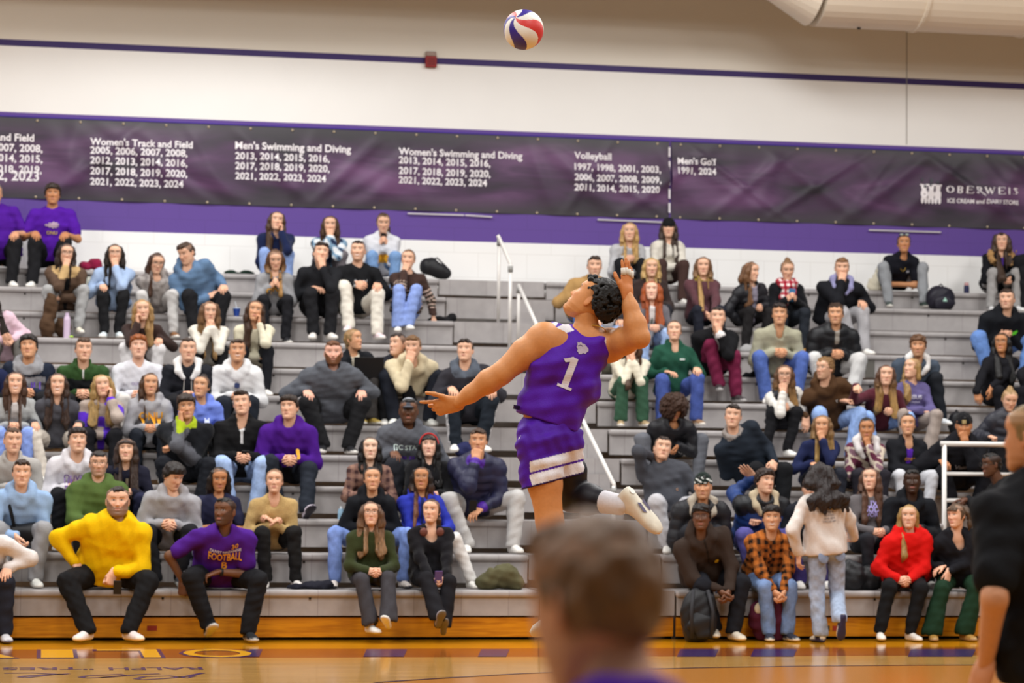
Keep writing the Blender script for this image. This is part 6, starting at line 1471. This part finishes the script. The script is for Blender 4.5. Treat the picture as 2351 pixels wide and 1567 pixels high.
# ---------------------------------------------------------------- the jumping player
YP = 12.6
j = lambda px, py, d=0.0: at_y(px, py, YP+d)
PB = V3(*j(1265, 985)[:2], 0)
player = empty('person', PB, 'volleyball player in purple number 1 jersey leaping to serve, arm cocked', 'person', 'volleyball serve')
SKN = 'cb8850'; sk = np.array(C(SKN)); PUR = '4f10a2'
bf = nrm(V3(-.42, .90, 0)); bx = nrm(np.cross(bf, UP))              # facing away and to the left; bx points to the right of the picture
pel, wst, chs, nkb = j(1262, 1000), j(1268, 930), j(1302, 842), j(1358, 772)
sp = nrm(nkb-pel); spc = nrm(nkb-wst)
shl, shr = j(1250, 778, -.07), j(1400, 792, .07)
ell_, wrl = j(1150, 858, -.10), j(1050, 924, -.06)
elr, wrr = j(1466, 772, -.10), j(1440, 680, -.06)
hipL, hipR = j(1240, 1022, -.06), j(1290, 1020, .06)
kneeL, ankL = j(1262, 1196, -.10), j(1290, 1390, .06)
kneeR, ankR = j(1312, 1138, .14), j(1424, 1158, -.06)
hcP = j(1352, 694)
RP = frame(V3(-.70, .24, .64), V3(.64, .0, .76))
hpP = lambda a, b_, c: hcP+1.04*(RP @ V3(a, b_, c))
B = Fld()
fb = np.stack([bx, bf, UP])
B.cone(nkb-sp*.05, hpP(0, .035, -.055), .064, .060, k=.03).cone(nkb+bx*-.02-sp*.03, shl, .062, .075, k=.05).cone(nkb+bx*.02-sp*.03, shr, .062, .07, k=.05)
B.cone(pel, wst, .14, .135, k=.05, n=bf, e=.72).cone(wst, chs, .135, .17, k=.06, n=bf, e=.68).cone(chs, nkb-sp*.09, .17, .10, k=.05, n=bf, e=.66)
B.ell(shl-UP*.012, (.084, .082, .080), None, .06).ell(shr, (.082, .08, .082), None, .05)
mid = lambda a, b_, t: a+(b_-a)*t
B.chain([shl, mid(shl, ell_, .45)+UP*.008, ell_, mid(ell_, wrl, .28)+UP*.004, mid(ell_, wrl, .7), wrl], [.080, .074, .056, .060, .043, .032], k=.025)
B.chain([shr, mid(shr, elr, .5), elr, mid(elr, wrr, .3), mid(elr, wrr, .72), wrr], [.078, .070, .054, .056, .040, .031], k=.025)
B.ell(elr+V3(.012, -.01, -.015), (.045, .045, .045), None, .02)
B.chain([hipL, mid(hipL, kneeL, .5), kneeL, mid(kneeL, ankL, .3), ankL], [.098, .086, .068, .074, .046], k=.03)
B.chain([hipR, mid(hipR, kneeR, .5), kneeR, mid(kneeR, ankR, .35), ankR], [.092, .084, .066, .066, .045], k=.03)
v, q = B.build(.0075); v = smooth(v, q, 2, .5)
K = np.tile(sk, (len(v), 1))
d_ = np.linalg.norm(np.cross(v-kneeR, nrm(ankR-kneeR)), axis=1); tt = (v-kneeR) @ nrm(ankR-kneeR); LR = np.linalg.norm(ankR-kneeR)
hv, hq, hk = head_mesh(dict(skin=SKN, hairc='17120f', eye=.5, nose=1.05, brow=.9, lip='a8614c', scalp=False, jaw=1.02), 110, 96)
hl_ = hv.copy()
fade = np.clip(.75-np.abs(hl_[:, 2]-.035)/.05, 0, 1)*np.clip((hl_[:, 1]+.02)/.03, 0, 1)*(hl_[:, 1] > -.03); hk = hk*(1-fade[:, None]*.45)+np.array(C('2a1d15'))*fade[:, None]*.45
hv = hcP+1.04*(hv @ RP.T)
HL, QL = place_hand('serve', wrl+nrm(wrl-ell_)*.012, nrm(V3(-.93, -.08, -.20)), nrm(V3(.1, .85, .3)), True, 1.10, .004)
HR, QR = place_hand('reach', wrr+UP*.012, nrm(V3(-.03, .10, 1)), nrm(V3(-.75, .66, .05)), False, 1.06, .004)
n1, n2, n3 = len(v), len(v)+len(hv), len(v)+len(hv)+len(HL)
red = np.array([1.0, .86, .80])
link('body', mesh_data('body', np.concatenate([v, hv, HL, HR])-PB, np.concatenate([q, hq+n1, QL+n2, QR+n3]), SKIN(), True,
     np.concatenate([K, hk, np.tile(sk, (len(HL), 1)), np.tile(sk*red, (len(HR), 1))])), player)
ip = dict(root=player, base=PB, hp=hpP, hs=1.04, R=RP, hc=hcP, neck=nkb, xl=bx, fw=bf, spine=sp)
# tape on the fingers of the raised hand
kx = (-.030, -.009, .012, .031); ky = (.086, .090, .086, .078); ly = nrm(V3(-.03, .10, 1)); lz = -nrm(V3(-.75, .66, .05)); lz = nrm(lz-ly*(lz @ ly)); lx = np.cross(ly, lz)
for a in range(4):
    mb = MB(); spd = math.radians((a-1.4)*4); o_ = wrr+UP*.012
    p_ = lambda r_: o_+1.06*(lx*(kx[a]+math.sin(spd)*r_)+ly*(ky[a]+r_)+lz*.004)
    mb.tube([p_(.004), p_(.020), p_(.038)], [.0128, .0122, .0112], 12); rel(mb, PB).build('finger_tape', mat('athletic_tape', 'd8d0c4', .8), player, smooth=True)
# hair
H = Fld(); r = random.Random(9)
H.ell(hpP(0, .042, .050), (.090, .094, .094), RP.T, .02)
for i_ in range(1100):
    a, b_ = r.uniform(-2.9, 2.9), r.uniform(-.75, 1.5)
    c = (.098*math.sin(a)*math.cos(b_), .046-.108*math.cos(a)*math.cos(b_), .052+.106*math.sin(b_)); rr_ = r.uniform(.006, .0115)
    if c[1] < -.060 or (c[2] < .048 and c[1] < .030) or (c[2] < .0 and c[1] < .055) or c[2] < -.045: continue
    H.ell(hpP(*c), (rr_,)*3, None, .005)
for c in ((.03, -.074, .098), (-.02, -.076, .104), (0, -.066, .114), (.05, -.058, .088), (-.05, -.058, .088)): H.ell(hpP(*c), (.017,)*3, None, .005)
H.ell(hpP(0, -.112, -.030), (.064, .080, .115), RP.T, .008, -1)
fobj('hair', H, .0034, '15110e', ip, CURL())
for sg in (-1,):
    mb = MB(); c = hpP(sg*.079, .006, -.030); mb.tube([c+.010*(RP @ V3(0, math.cos(t), math.sin(t))) for t in np.linspace(0, 6.2, 14)], .0022, 6); rel(mb, PB).build('earring', mat('gold', 'd9b04a', .25, metal=.9), player, smooth=True)
mb = MB(); nc = nkb+sp*.018; mb.tube([nc+bx*.066*math.cos(t)+bf*.064*math.sin(t)+sp*(.012-.02*math.cos(t)-.02*math.sin(t)) for t in np.linspace(0, 6.25, 30)], .0032, 6); rel(mb, PB).build('necklace', mat('gold', 'd9b04a', .25, metal=.9), player, smooth=True)
# jersey
G = Fld()
hemc = j(1258, 972)
G.cone(hemc, wst, .162, .163, k=.05, n=bf, e=.92).cone(wst, chs, .163, .202, k=.06, n=bf, e=.74).cone(chs, nkb-sp*.085, .205, .118, k=.05, n=bf, e=.68)
G.cone(nkb-bx*.03-sp*.045, shl+bx*.045+UP*.012, .072, .080, k=.04).cone(nkb+bx*.03-sp*.045, shr-bx*.045+UP*.012, .072, .076, k=.04)
G.noise(.006, 30, 11, (1, 1, 1.6)).noise(.0035, 75, 12, (1, 1, 1.8))
G.cone(shl+nrm(shl-chs)*.035+V3(-.02, 0, .0), shl+V3(-.22, -.1, -.10), .098, .13, k=.012, op=-1)
G.cone(shr+nrm(shr-chs)*.045+V3(.02, 0, 0), shr+V3(.25, -.02, -.03), .092, .12, k=.012, op=-1)
G.cone(nkb-sp*.035+bf*.02, nkb+sp*.12+bf*.03, .082, .10, k=.012, op=-1)
hn = sp.astype(np.float32)*.92+UP.astype(np.float32)*.25; hc0 = j(1252, 968)
G.cut(lambda x, y, z: -((x-np.float32(hc0[0]))*hn[0]+(y-np.float32(hc0[1]))*hn[1]+(z-np.float32(hc0[2]))*hn[2])*np.float32(.9))
gv, gq = G.build(.0055); gv = smooth(gv, gq, 2, .5)
kc = np.tile(np.array(C(PUR)), (len(gv), 1))
dn = np.linalg.norm(gv-nkb, axis=1)
for pxl in (((1277, 752), (1302, 738), (1318, 758), (1288, 768)), ((1256, 742), (1282, 738), (1278, 747), (1262, 752)), ((1392, 770), (1400, 770), (1402, 812), (1388, 782))):
    U_ = np.array([pix(p) for p in gv]); ins = np.ones(len(gv), bool); cx_, cy_ = np.mean([p[0] for p in pxl]), np.mean([p[1] for p in pxl])
    for a in range(4):
        x0, y0 = pxl[a]; x1, y1 = pxl[(a+1) % 4]; s0 = (x1-x0)*(cy_-y0)-(y1-y0)*(cx_-x0); ins &= ((x1-x0)*(U_[:, 1]-y0)-(y1-y0)*(U_[:, 0]-x0))*s0 > 0
    kc[ins & (gv[:, 1] < YP+.02)] = C('e6e2e6')
link('jersey', mesh_data('jersey', gv-PB, gq, attr_mat('jersey_mesh', .6, 160, .10, .35, .25), True, kc), player)
jt = BVHTree.FromPolygons(gv.tolist(), gq.tolist())
def jersey_print(v2, fcs, cxp, cyp, w_, h_, ang, hx, name):
    d2 = fit(v2, w_, h_); d2 -= d2.max(0)*.5; ca, sa = math.cos(ang), math.sin(ang); c0_ = j(cxp, cyp); out_ = []
    for p in d2:
        o_ = c0_+V3(p[0]*ca-p[1]*sa, 0, p[0]*sa+p[1]*ca); dr = V3(-.0, 1, 0)
        h_2, n_, i_, dd = jt.ray_cast(Vector(o_-dr*.8), Vector(dr), 2); out_.append((np.array(h_2) if h_2 is not None else o_-dr*.12)-dr*.004-PB)
    link(name, mesh_data(name, out_, fcs, mat('print_'+hx, hx, .6, .03), False), [o for o in player.children if o.name.split('.')[0] == ('shorts' if 'shorts' in name else 'jersey')][0])
one = ([(0, .06, 0), (0, 0, 0), (.5, 0, 0), (.5, .06, 0), (.34, .09, 0), (.34, 1, 0), (.2, 1, 0), (.02, .84, 0), (.02, .76, 0), (.18, .82, 0), (.18, .09, 0)], None)
def strip(pts, wd):
    v_, f_ = [], []
    for i_, p in enumerate(pts):
        a, b_ = np.array(pts[max(i_-1, 0)]), np.array(pts[min(i_+1, len(pts)-1)]); d = (b_-a)/np.linalg.norm(b_-a); nn_ = np.array([-d[1], d[0]])*wd/2
        v_ += [(*(np.array(p)+nn_), 0), (*(np.array(p)-nn_), 0)]
        if i_: f_.append((2*i_-2, 2*i_-1, 2*i_+1, 2*i_))
    return v_, f_
sv, sf = strip([(0, t) for t in np.linspace(0, 1, 14)], .15)
sv2, sf2 = strip([(-.16, 0), (-.08, 0), (0, 0), (.09, 0), (.17, 0)], .09); sv3, sf3 = strip([(-.2, .80), (-.12, .86), (0, .98)], .11)
av = sv+sv2+sv3; af = sf+[tuple(i_+len(sv) for i_ in f_) for f_ in sf2]+[tuple(i_+len(sv)+len(sv2) for i_ in f_) for f_ in sf3]
jersey_print(np.array(av), af, 1303, 857, .095, .168, -.36, 'd6cfd8', 'number')
tig = [(0, .52), (.06, .72), (.02, .92), (.16, .88), (.3, .98), (.42, .86), (.62, .84), (.82, .66), (.98, .52), (1.0, .34), (.86, .22), (.78, .1), (.6, .14), (.46, .04), (.26, .0), (.2, .14), (.08, .2), (.12, .36)]
tv = [(x, z, 0) for x, z in tig]+[(.48, .48, 0)]; tf_ = [(i_, (i_+1) % len(tig), len(tig)) for i_ in range(len(tig))]
jersey_print(np.array(tv), tf_, 1336, 802, .064, .066, -.12, 'b9aec0', 'lion_emblem')
for c in ([(.12, .62), (.3, .72), (.5, .66), (.62, .5), (.6, .36)], [(.2, .46), (.36, .54), (.48, .46)], [(.28, .28), (.44, .34), (.58, .26)], [(.66, .7), (.8, .54), (.84, .38)], [(.2, .12), (.36, .2), (.5, .14)]):
    v_, f_ = strip(c, .05); a = np.array(v_); sz = np.array([.064, .066, 1]); lo, hi = a.min(0), a.max(0); ctr = (lo+hi)/2-np.array([.5, .48, 0]); off = ctr*sz
    jersey_print(a, f_, 1336+off[0]*445, 802-off[1]*445, (hi-lo)[0]*.064, (hi-lo)[1]*.066, -.12, '2f1a55', 'lion_emblem_line')
bv_ = np.array([(0, 0, 0), (1, 0, 0), (1, 1, 0), (0, 1, 0)]); jersey_print(bv_, [(0, 1, 2, 3)], 1186, 936, .034, .022, -.15, '241438', 'hem_tag')
jersey_print(bv_, [(0, 1, 2, 3)], 1184, 936, .020, .007, -.15, 'd0a850', 'hem_tag_mark')
# shorts
S_ = Fld()
S_.ell(j(1254, 1000), (.150, .145, .10), fb, .04).cone(pel+UP*.05, pel-UP*.02, .150, .150, k=.04, n=bf, e=.9)
sl0, sl1 = j(1247, 1112, -.07), j(1296, 1108, .09)
S_.cone(hipL, sl0-UP*.02, .122, .112, k=.03).cone(hipR, sl1-UP*.02, .118, .098, k=.03)
S_.noise(.0045, 45, 21, (1, 1, 2.2)).noise(.003, 90, 22, (1, 1, 2))
zc_ = j(1250, 1110)[2]; sl_ = (j(1290, 1098)[2]-j(1212, 1118)[2])/(j(1290, 1098)[0]-j(1212, 1118)[0]); x0_ = j(1250, 1110)[0]
S_.cut(lambda x, y, z: (np.float32(zc_)+(x-np.float32(x0_))*np.float32(sl_)-z)*np.float32(.95)+y*np.float32(0))
S_.cut(lambda x, y, z: z-np.float32(j(1255, 948)[2])+x*0+y*0)
sv_, sq_ = S_.build(.0045); sv_ = smooth(sv_, sq_, 2, .5)
kc = np.tile(np.array(C('4a0e9a')), (len(sv_), 1)); dz = sv_[:, 2]-(zc_+(sv_[:, 0]-x0_)*sl_)
pxs = np.array([pix(p)[0] for p in sv_]); bandm = (dz > .010) & (dz < .132) & ~((dz > .066) & (dz < .078)) & (pxs > 1216+np.clip((.05-dz), 0, .05)*150)
kc[bandm] = C('e2dde0'); kc[dz < .010] = C('2a0f52')
link('shorts', mesh_data('shorts', sv_-PB, sq_, attr_mat('jersey_mesh', .6, 160, .10, .35, .25), True, kc), player)
jt = BVHTree.FromPolygons(sv_.tolist(), sq_.tolist())
jersey_print(np.array([(0, 0, 0), (.3, .1, 0), (1, 1, 0), (.5, .55, 0), (.1, .3, 0)]), [(0, 1, 2, 3, 4)], 1193, 1004, .014, .024, 0, 'e0d8e6', 'shorts_mark')
# knee sleeve, socks, shoes
T = Fld(); T.chain([mid(hipR, kneeR, .55), kneeR, mid(kneeR, ankR, .35), mid(kneeR, ankR, .60)], [.108, .081, .080, .064], k=.02)
fobj('leg_sleeve', T, .008, '17151c', ip, NYLON())
T = Fld(); T.chain([mid(kneeR, ankR, .55), ankR], [.062, .053], k=.02); fobj('sock', T, .008, 'd5d2d6', ip)
T = Fld(); T.chain([mid(kneeL, ankL, .72), ankL], [.060, .053], k=.02); fobj('sock', T, .008, 'd5d2d6', ip)
def court_shoe(ank, toe_dir, sole_dir, sc=1.12):
    yv = -nrm(toe_dir); zv = -nrm(sole_dir); zv = nrm(zv-yv*(zv @ yv)); xv = np.cross(yv, zv)
    o = link('shoe', shoe_data('d8d2c6', 'ddd6c4', None, .02), player); pos = ank-PB-zv*.085*sc
    o.matrix_local = Matrix(((xv[0]*sc, yv[0]*sc, zv[0]*sc, pos[0]), (xv[1]*sc, yv[1]*sc, zv[1]*sc, pos[1]), (xv[2]*sc, yv[2]*sc, zv[2]*sc, pos[2]), (0, 0, 0, 1)))
    for nm, hx, pts in (('sole_window', '3a2a55', ((-.026, -.02), (-.010, -.03), (-.012, -.085), (-.028, -.075))), ('sole_window', '3a2a55', ((.006, -.03), (.024, -.02), (.030, -.07), (.012, -.085))), ('sole_disc', 'f0eee8', tuple((.015*math.cos(a), .035+.015*math.sin(a)) for a in np.linspace(0, 5.6, 10)))):
        me = mesh_data(nm, [(x, y, -.0025) for x, y in pts], [tuple(range(len(pts)))], mat(nm+hx, hx, .4), False); link(nm, me, o)
court_shoe(ankR+V3(.03, 0, -.01), V3(.62, -.10, -.78), V3(.60, -.66, .45))
court_shoe(ankL, V3(-.75, .5, -.45), V3(-.3, -.2, -.95))

# ---------------------------------------------------------------- volleyball in the air
bc = at_y(1202, 68, 12.75); br_ = 46.5/F*12.75; nu, nv = 160, 100
u, v = np.meshgrid(np.linspace(0, 2*math.pi, nu, endpoint=False), np.linspace(.0005, math.pi-.0005, nv), indexing='ij')
Pb = np.stack([np.sin(v)*np.cos(u), np.sin(v)*np.sin(u), np.cos(v)], -1)
pole = nrm(V3(-.40, -.80, .45)); e1 = nrm(np.cross(pole, V3(0, 0, 1))); e2 = np.cross(pole, e1)
pol = np.arccos(np.clip(Pb @ pole, -1, 1)); az = np.arctan2(Pb @ e2, Pb @ e1)
ph = ((az-.95*np.sin(pol*1.15)+.35)/(2*math.pi)) % 1*9; sec = np.floor(ph).astype(int) % 9
pal = np.array([C('e9e5dc'), C('3a2a8c'), C('e9e5dc'), C('d23a34'), C('e9e5dc'), C('3a2a8c'), C('e9e5dc'), C('d23a34'), C('3a2a8c')]); kb = pal[sec]
seam = 1-.018*np.exp(-((ph % 1-.0)/.03)**2)*np.clip(np.sin(pol)*2, 0, 1)
i, jj = np.meshgrid(np.arange(nu), np.arange(nv-1), indexing='ij'); i2 = (i+1) % nu
q = np.stack([i*nv+jj, i*nv+jj+1, i2*nv+jj+1, i2*nv+jj], -1).reshape(-1, 4)
o = link('volleyball', mesh_data('volleyball', (Pb*seam[..., None]*br_).reshape(-1, 3), q, attr_mat('ball_leather', .4, 300, .03, .15, .4), True, kb.reshape(-1, 3)), None, bc)
tag(o, 'red white and purple volleyball in the air above the player', 'ball', 'volleyball serve')

# ---------------------------------------------------------------- bags, bottles and clothes lying about
def thing(name, label, cat, base, group=None): return empty(name, base, label, cat, group)
def blob(name, root, fl, h, hx, m=None, sm=1):
    v, q = fl.build(h); v = smooth(v, q, sm, .4); kc = np.tile(np.array(C(hx)), (len(v), 1))
    return link(name, mesh_data(name, v-np.array(root.location), q, m or NYLON(), True, kc), root)
AX = np.stack([BU, BV, UP])
def seat_pt(px, py, row, dv=.15): u_, v_, z_ = uvz(at_v(px, py, row*RUN+dv)); return W(u_, row*RUN+dv, rowz(row) if row >= 0 else 0)
def backpack(label, px, py, base, wd, ht, dp, hx, straps=True, mark=None):
    r_ = thing('backpack', label, 'backpack', base, 'bags')
    fl = Fld(); b0 = np.asarray(base)
    fl.ell(b0+UP*ht*.36, (wd*.5, dp*.5, ht*.42), AX, .03).ell(b0+UP*ht*.62, (wd*.46, dp*.45, ht*.36), AX, .05).noise(.006, 26, 5).noise(.003, 70, 6)
    fl.cut(lambda x, y, z: np.float32(b0[2]+.004)-z+x*0+y*0); blob('bag_body', r_, fl, .012, hx)
    fl = Fld(); fl.ell(b0-BV*dp*.44+UP*ht*.30, (wd*.36, dp*.14, ht*.24), AX, .02).noise(.004, 60, 7); blob('front_pocket', r_, fl, .01, hx)
    mb = MB(); mb.tube([b0+BU*wd*.08+UP*ht*.96, b0+UP*ht*1.05, b0-BU*wd*.08+UP*ht*.96], .009, 8); rel(mb, base).build('grab_loop', mat('bag_strap', '1a1a1d', .7), r_, smooth=True)
    if straps:
        for sg in (-1, 1): mb = MB(); mb.tube([b0+BU*sg*wd*.2-BV*dp*.30+UP*ht*.92, b0+BU*sg*wd*.30-BV*dp*.56+UP*ht*.55, b0+BU*sg*wd*.26-BV*dp*.50+UP*ht*.08], .017, 8); rel(mb, base).build('shoulder_strap', mat('bag_strap', '2a2a2e', .7), r_, smooth=True)
    if mark: mb = MB(); c = b0-BV*dp*.60+UP*ht*.34; mb.v = [tuple(c-BU*.03-b0), tuple(c+BU*.03-b0), tuple(c+UP*.05-b0)]; mb.f = [(0, 1, 2)]; mb.build('logo', mat('logo_mint', mark, .5), r_)
    return r_
backpack('tall black backpack on the floor against the front bench, below the brown quarter zip', 1600, 1410, W(uvz(at_v(1605, 1440, -.30))[0], -.27, 0), .34, .52, .24, '1c1c1f')
backpack('dark backpack with mint triangle on the upper bench beside the black polo', 2165, 690, seat_pt(2160, 690, 10, .22), .34, .31, .24, '1d1b27', False, '9fc8b8')
backpack('small black backpack behind the black beanie', 2190, 955, seat_pt(2196, 960, 5, .25), .18, .26, .18, '17171b', False)
base = W(uvz(at_v(1768, 1440, -.10))[0], -.12, 0)
r_ = thing('shoulder_bag', 'burgundy bag on the floor between the feet of the orange plaid shirt', 'bag', base, 'bags')
fl = Fld(); fl.ell(base+UP*.18, (.22, .08, .20), AX, .03).ell(base+BU*.12+UP*.26, (.10, .08, .20), AX, .04).noise(.008, 24, 3).noise(.004, 60, 4); fl.cut(lambda x, y, z: np.float32(.004)-z+x*0+y*0); blob('bag_body', r_, fl, .012, '4a1a2c', CLOTH())
fl = Fld(); fl.ell(base-BU*.13-BV*.06+UP*.30, (.05, .02, .06), AX, .02); blob('paper_tag', r_, fl, .01, 'b9ad94', CLOTH())
mb = MB(); mb.tube([base-BU*.12+UP*.34, base-BU*.05+UP*.44, base+BU*.06+UP*.46, base+BU*.12+UP*.42], .012, 8); rel(mb, base).build('handle', mat('bag_strap_wine', '3a1322', .7), r_, smooth=True)
base = seat_pt(1003, 640, 11, .25); r_ = thing('duffel_bag', 'black duffel bag on the top bench behind the striped jumper', 'bag', base, 'bags')
fl = Fld(); fl.cone(base-BU*.10+UP*.16, base+BU*.10+UP*.09, .10, .075, k=.04).ell(base-BU*.06+UP*.22, (.05, .07, .06), AX, .04).noise(.006, 34, 8); blob('bag_body', r_, fl, .012, '1d1d20')
mb = MB(); mb.tube([base-BU*.1+UP*.24, base+UP*.27, base+BU*.13+UP*.15], .01, 8); rel(mb, base).build('handle', mat('bag_strap', '2a2a2e', .7), r_, smooth=True)
base = seat_pt(2010, 660, 11, .22); r_ = thing('tote_bag', 'crumpled white tote bag on the top bench left of the black polo', 'bag', base, 'bags')
fl = Fld(); fl.ell(base+UP*.09, (.12, .07, .10), AX, .03).ell(base+UP*.20+BU*.03, (.06, .04, .07), AX, .03).noise(.009, 30, 9).noise(.004, 80, 10); fl.cut(lambda x, y, z: np.float32(base[2]+.003)-z+x*0+y*0); blob('bag_body', r_, fl, .01, 'cfc8b4', CLOTH())
mb = MB(); mb.tube([base+BU*.0+UP*.25, base+BU*.03+UP*.32, base+BU*.07+UP*.24], .009, 8); rel(mb, base).build('handle', mat('tote_handle', 'c9c2b0', .8), r_, smooth=True)
def coat_pile(name, label, cat, base, pts, hx, m=None):
    r_ = thing(name, label, cat, base, 'clothes lying on the benches'); fl = Fld(); b0 = np.asarray(base)
    for (a, bb, c, rx, ry, rz) in pts: fl.ell(b0+BU*a+BV*bb+UP*c, (rx, ry, rz), AX, .03)
    fl.noise(.008, 30, 13).noise(.004, 80, 14); fl.cut(lambda x, y, z: np.float32(b0[2]+.003)-z+x*0+y*0); blob(name+'_cloth', r_, fl, .012, hx, m or CLOTH(), 1); return r_
coat_pile('coat', 'olive green coat bundled on the front bench behind the bench edge, mid picture', 'coat', seat_pt(1150, 1350, 0, .25), ((-.12, 0, .07, .12, .12, .09), (.04, .02, .12, .15, .14, .12), (.14, 0, .07, .09, .12, .09), (-.02, -.06, .15, .12, .05, .06)), '55523a')
coat_pile('coat', 'brown coat hanging over the bench beside the pale grey trousers', 'coat', seat_pt(108, 772, 8, .16), ((0, 0, .12, .09, .10, .14), (.03, .05, .32, .08, .09, .16), (.16, .12, .12, .09, .08, .12)), '4a3626')
coat_pile('scarf', 'crimson scarf heaped on the top bench behind the curly haired woman', 'scarf', seat_pt(208, 612, 11, .2), ((-.05, 0, .05, .07, .08, .06), (.04, 0, .08, .08, .08, .07), (.08, .02, .03, .05, .06, .04)), '8c1f42', FLEECE())
coat_pile('jacket', 'dark jacket lying flat on the front bench beside the white shoes', 'jacket', seat_pt(722, 1352, 0, .25), ((-.12, 0, .02, .10, .10, .035), (.06, 0, .03, .12, .10, .045)), '1c1c26')
coat_pile('jacket', 'black jacket laid on the bench by the stair aisle, below the striped jumper', 'jacket', seat_pt(1022, 745, 9, .2), ((-.05, 0, .03, .12, .08, .035), (.07, -.02, .04, .05, .06, .05)), '19191b')
coat_pile('jacket', 'dark green jacket lying flat on the top bench below the banner', 'jacket', seat_pt(552, 625, 11, .2), ((-.1, 0, .015, .1, .08, .03), (.06, 0, .02, .1, .08, .03)), '1f2f26')
coat_pile('coat', 'black coat heaped on the lap side of the grey tee, by the walking woman', 'coat', seat_pt(1978, 1350, 0, .28), ((-.1, 0, .12, .14, .12, .16), (.08, .02, .10, .12, .12, .14)), '1f2023', NYLON())
coat_pile('beanie', 'pale grey beanie on the bench left of the sage jumper', 'hat', seat_pt(1718, 808, 8, .16), ((0, 0, .02, .085, .08, .075),), '9d9c9c', FLEECE())
coat_pile('glove', 'black gloves left on the bench beside the wine red trousers', 'glove', seat_pt(1722, 866, 7, .15), ((-.03, 0, .02, .06, .05, .05), (.04, 0, .03, .05, .05, .06)), '17171a')
coat_pile('backpack', 'dark olive bag on the bench behind the purple jersey hem', 'bag', seat_pt(1385, 862, 7, .3), ((0, 0, .08, .12, .10, .11),), '3f3d33')
coat_pile('jacket', 'navy jacket on the bench beside the white striped track trousers', 'jacket', seat_pt(1075, 1046, 4, .25), ((-.05, 0, .06, .10, .1, .09), (.05, 0, .04, .08, .1, .07)), '23264a')
def bottle(name, label, px, py, row, prof, hx, cap_hx, dv=.1, straw=False, glass=False):
    base = seat_pt(px, py, row, dv); r_ = thing(name, label, 'bottle' if 'bottle' in name else 'cup', base, 'drinks on the benches')
    m = mat(name+hx, hx, .3, .02, spec=.5); mb = MB(); mb.tube([V3(0, 0, z) for z, _ in prof[:-2]], [r for _, r in prof[:-2]], 18); mb.build('bottle_body' if 'bottle' in name else 'cup_body', m, r_, smooth=False)
    mb = MB(); mb.tube([V3(0, 0, z) for z, _ in prof[-2:]], [r for _, r in prof[-2:]], 18); mb.build('lid', mat('lid'+cap_hx, cap_hx, .4), r_)
    if straw: mb = MB(); mb.tube([V3(0, 0, prof[-1][0]), V3(-.018, 0, prof[-1][0]+.07)], .004, 8); mb.build('straw', mat('straw', 'd9dfe8', .4), r_)
    return r_
bottle('water_bottle', 'tall lilac water bottle between the feet of the brown jacket woman', 153, 770, 8, ((0, .036), (.20, .036), (.235, .03), (.235, .022), (.275, .018)), 'cdb8cf', 'c3b0c8')
bottle('water_bottle', 'small dark bottle with pink top on the top bench near the right edge', 2219, 668, 11, ((0, .034), (.085, .034), (.10, .028), (.10, .03), (.135, .026)), '23264a', 'c09090', .12)
bottle('water_bottle', 'clear plastic water bottle with blue label on the bench left of the black hoodie', 783, 1190, 2, ((0, .032), (.06, .033), (.10, .026), (.10, .014), (.125, .014)), '8fb4cf', 'd9dde2', .06)
bottle('paper_cup', 'blue cup with straw on the bench behind the ivory sweater', 543, 727, 9, ((0, .028), (.085, .042), (.09, .042), (.09, .045), (.10, .044)), '2a4aa0', 'b9cbe4', .1, True)
bottle('water_bottle', 'black and white patterned bottle beside the light blue sweater', 203, 660, 10, ((0, .03), (.10, .032), (.14, .026), (.14, .02), (.17, .018)), 'aeb0a6', '2a2a2c', .12)
coat_pile('cup', 'lime green plastic lid on the bench by the grey trousers', 'lid', seat_pt(165, 772, 8, .06), ((0, 0, .012, .035, .03, .018),), 'a9cf4a')
# laptop on the knees of the woman in profile
lb = at_v(842, 868, 6*RUN-.10); r_ = thing('laptop', 'open black laptop on the knees of the fair haired woman in profile', 'laptop', lb)
mb = MB(); mb.box(V3(0, 0, 0), BU*.155, BV*.11, UP*.008); mb.build('keyboard_base', mat('laptop_black', '141416', .4), r_, bevel=.004)
mb = MB(); up_ = nrm(UP*.96-BV*.22); mb.box(-BV*.115+up_*.11, BU*.155, np.cross(BU, up_)*.005, up_*.11); mb.build('screen_lid', mat('laptop_black', '141416', .4), r_, bevel=.004)
# red stickers on the skirt boards
for px, pw, hx in ((349, 22, '8c2a1c'), (1918, 14, 'a33a2a'), (1900, 10, '2b2b22')):
    p0 = at_v(px, 1441, .058); mb = MB(); mb.box(V3(0, 0, 0), BU*pw/500, BV*.002, UP*.022)
    tag(mb.build('label_sticker', mat('sticker'+hx, hx, .5), None, p0), {349: 'red label sticker on the wooden skirt board beside the yellow hoodie man', 1918: 'small red sticker on the skirt board by the walking woman', 1900: 'small dark sticker on the skirt board by the walking woman'}[px], 'sticker', 'stickers on the skirt board')
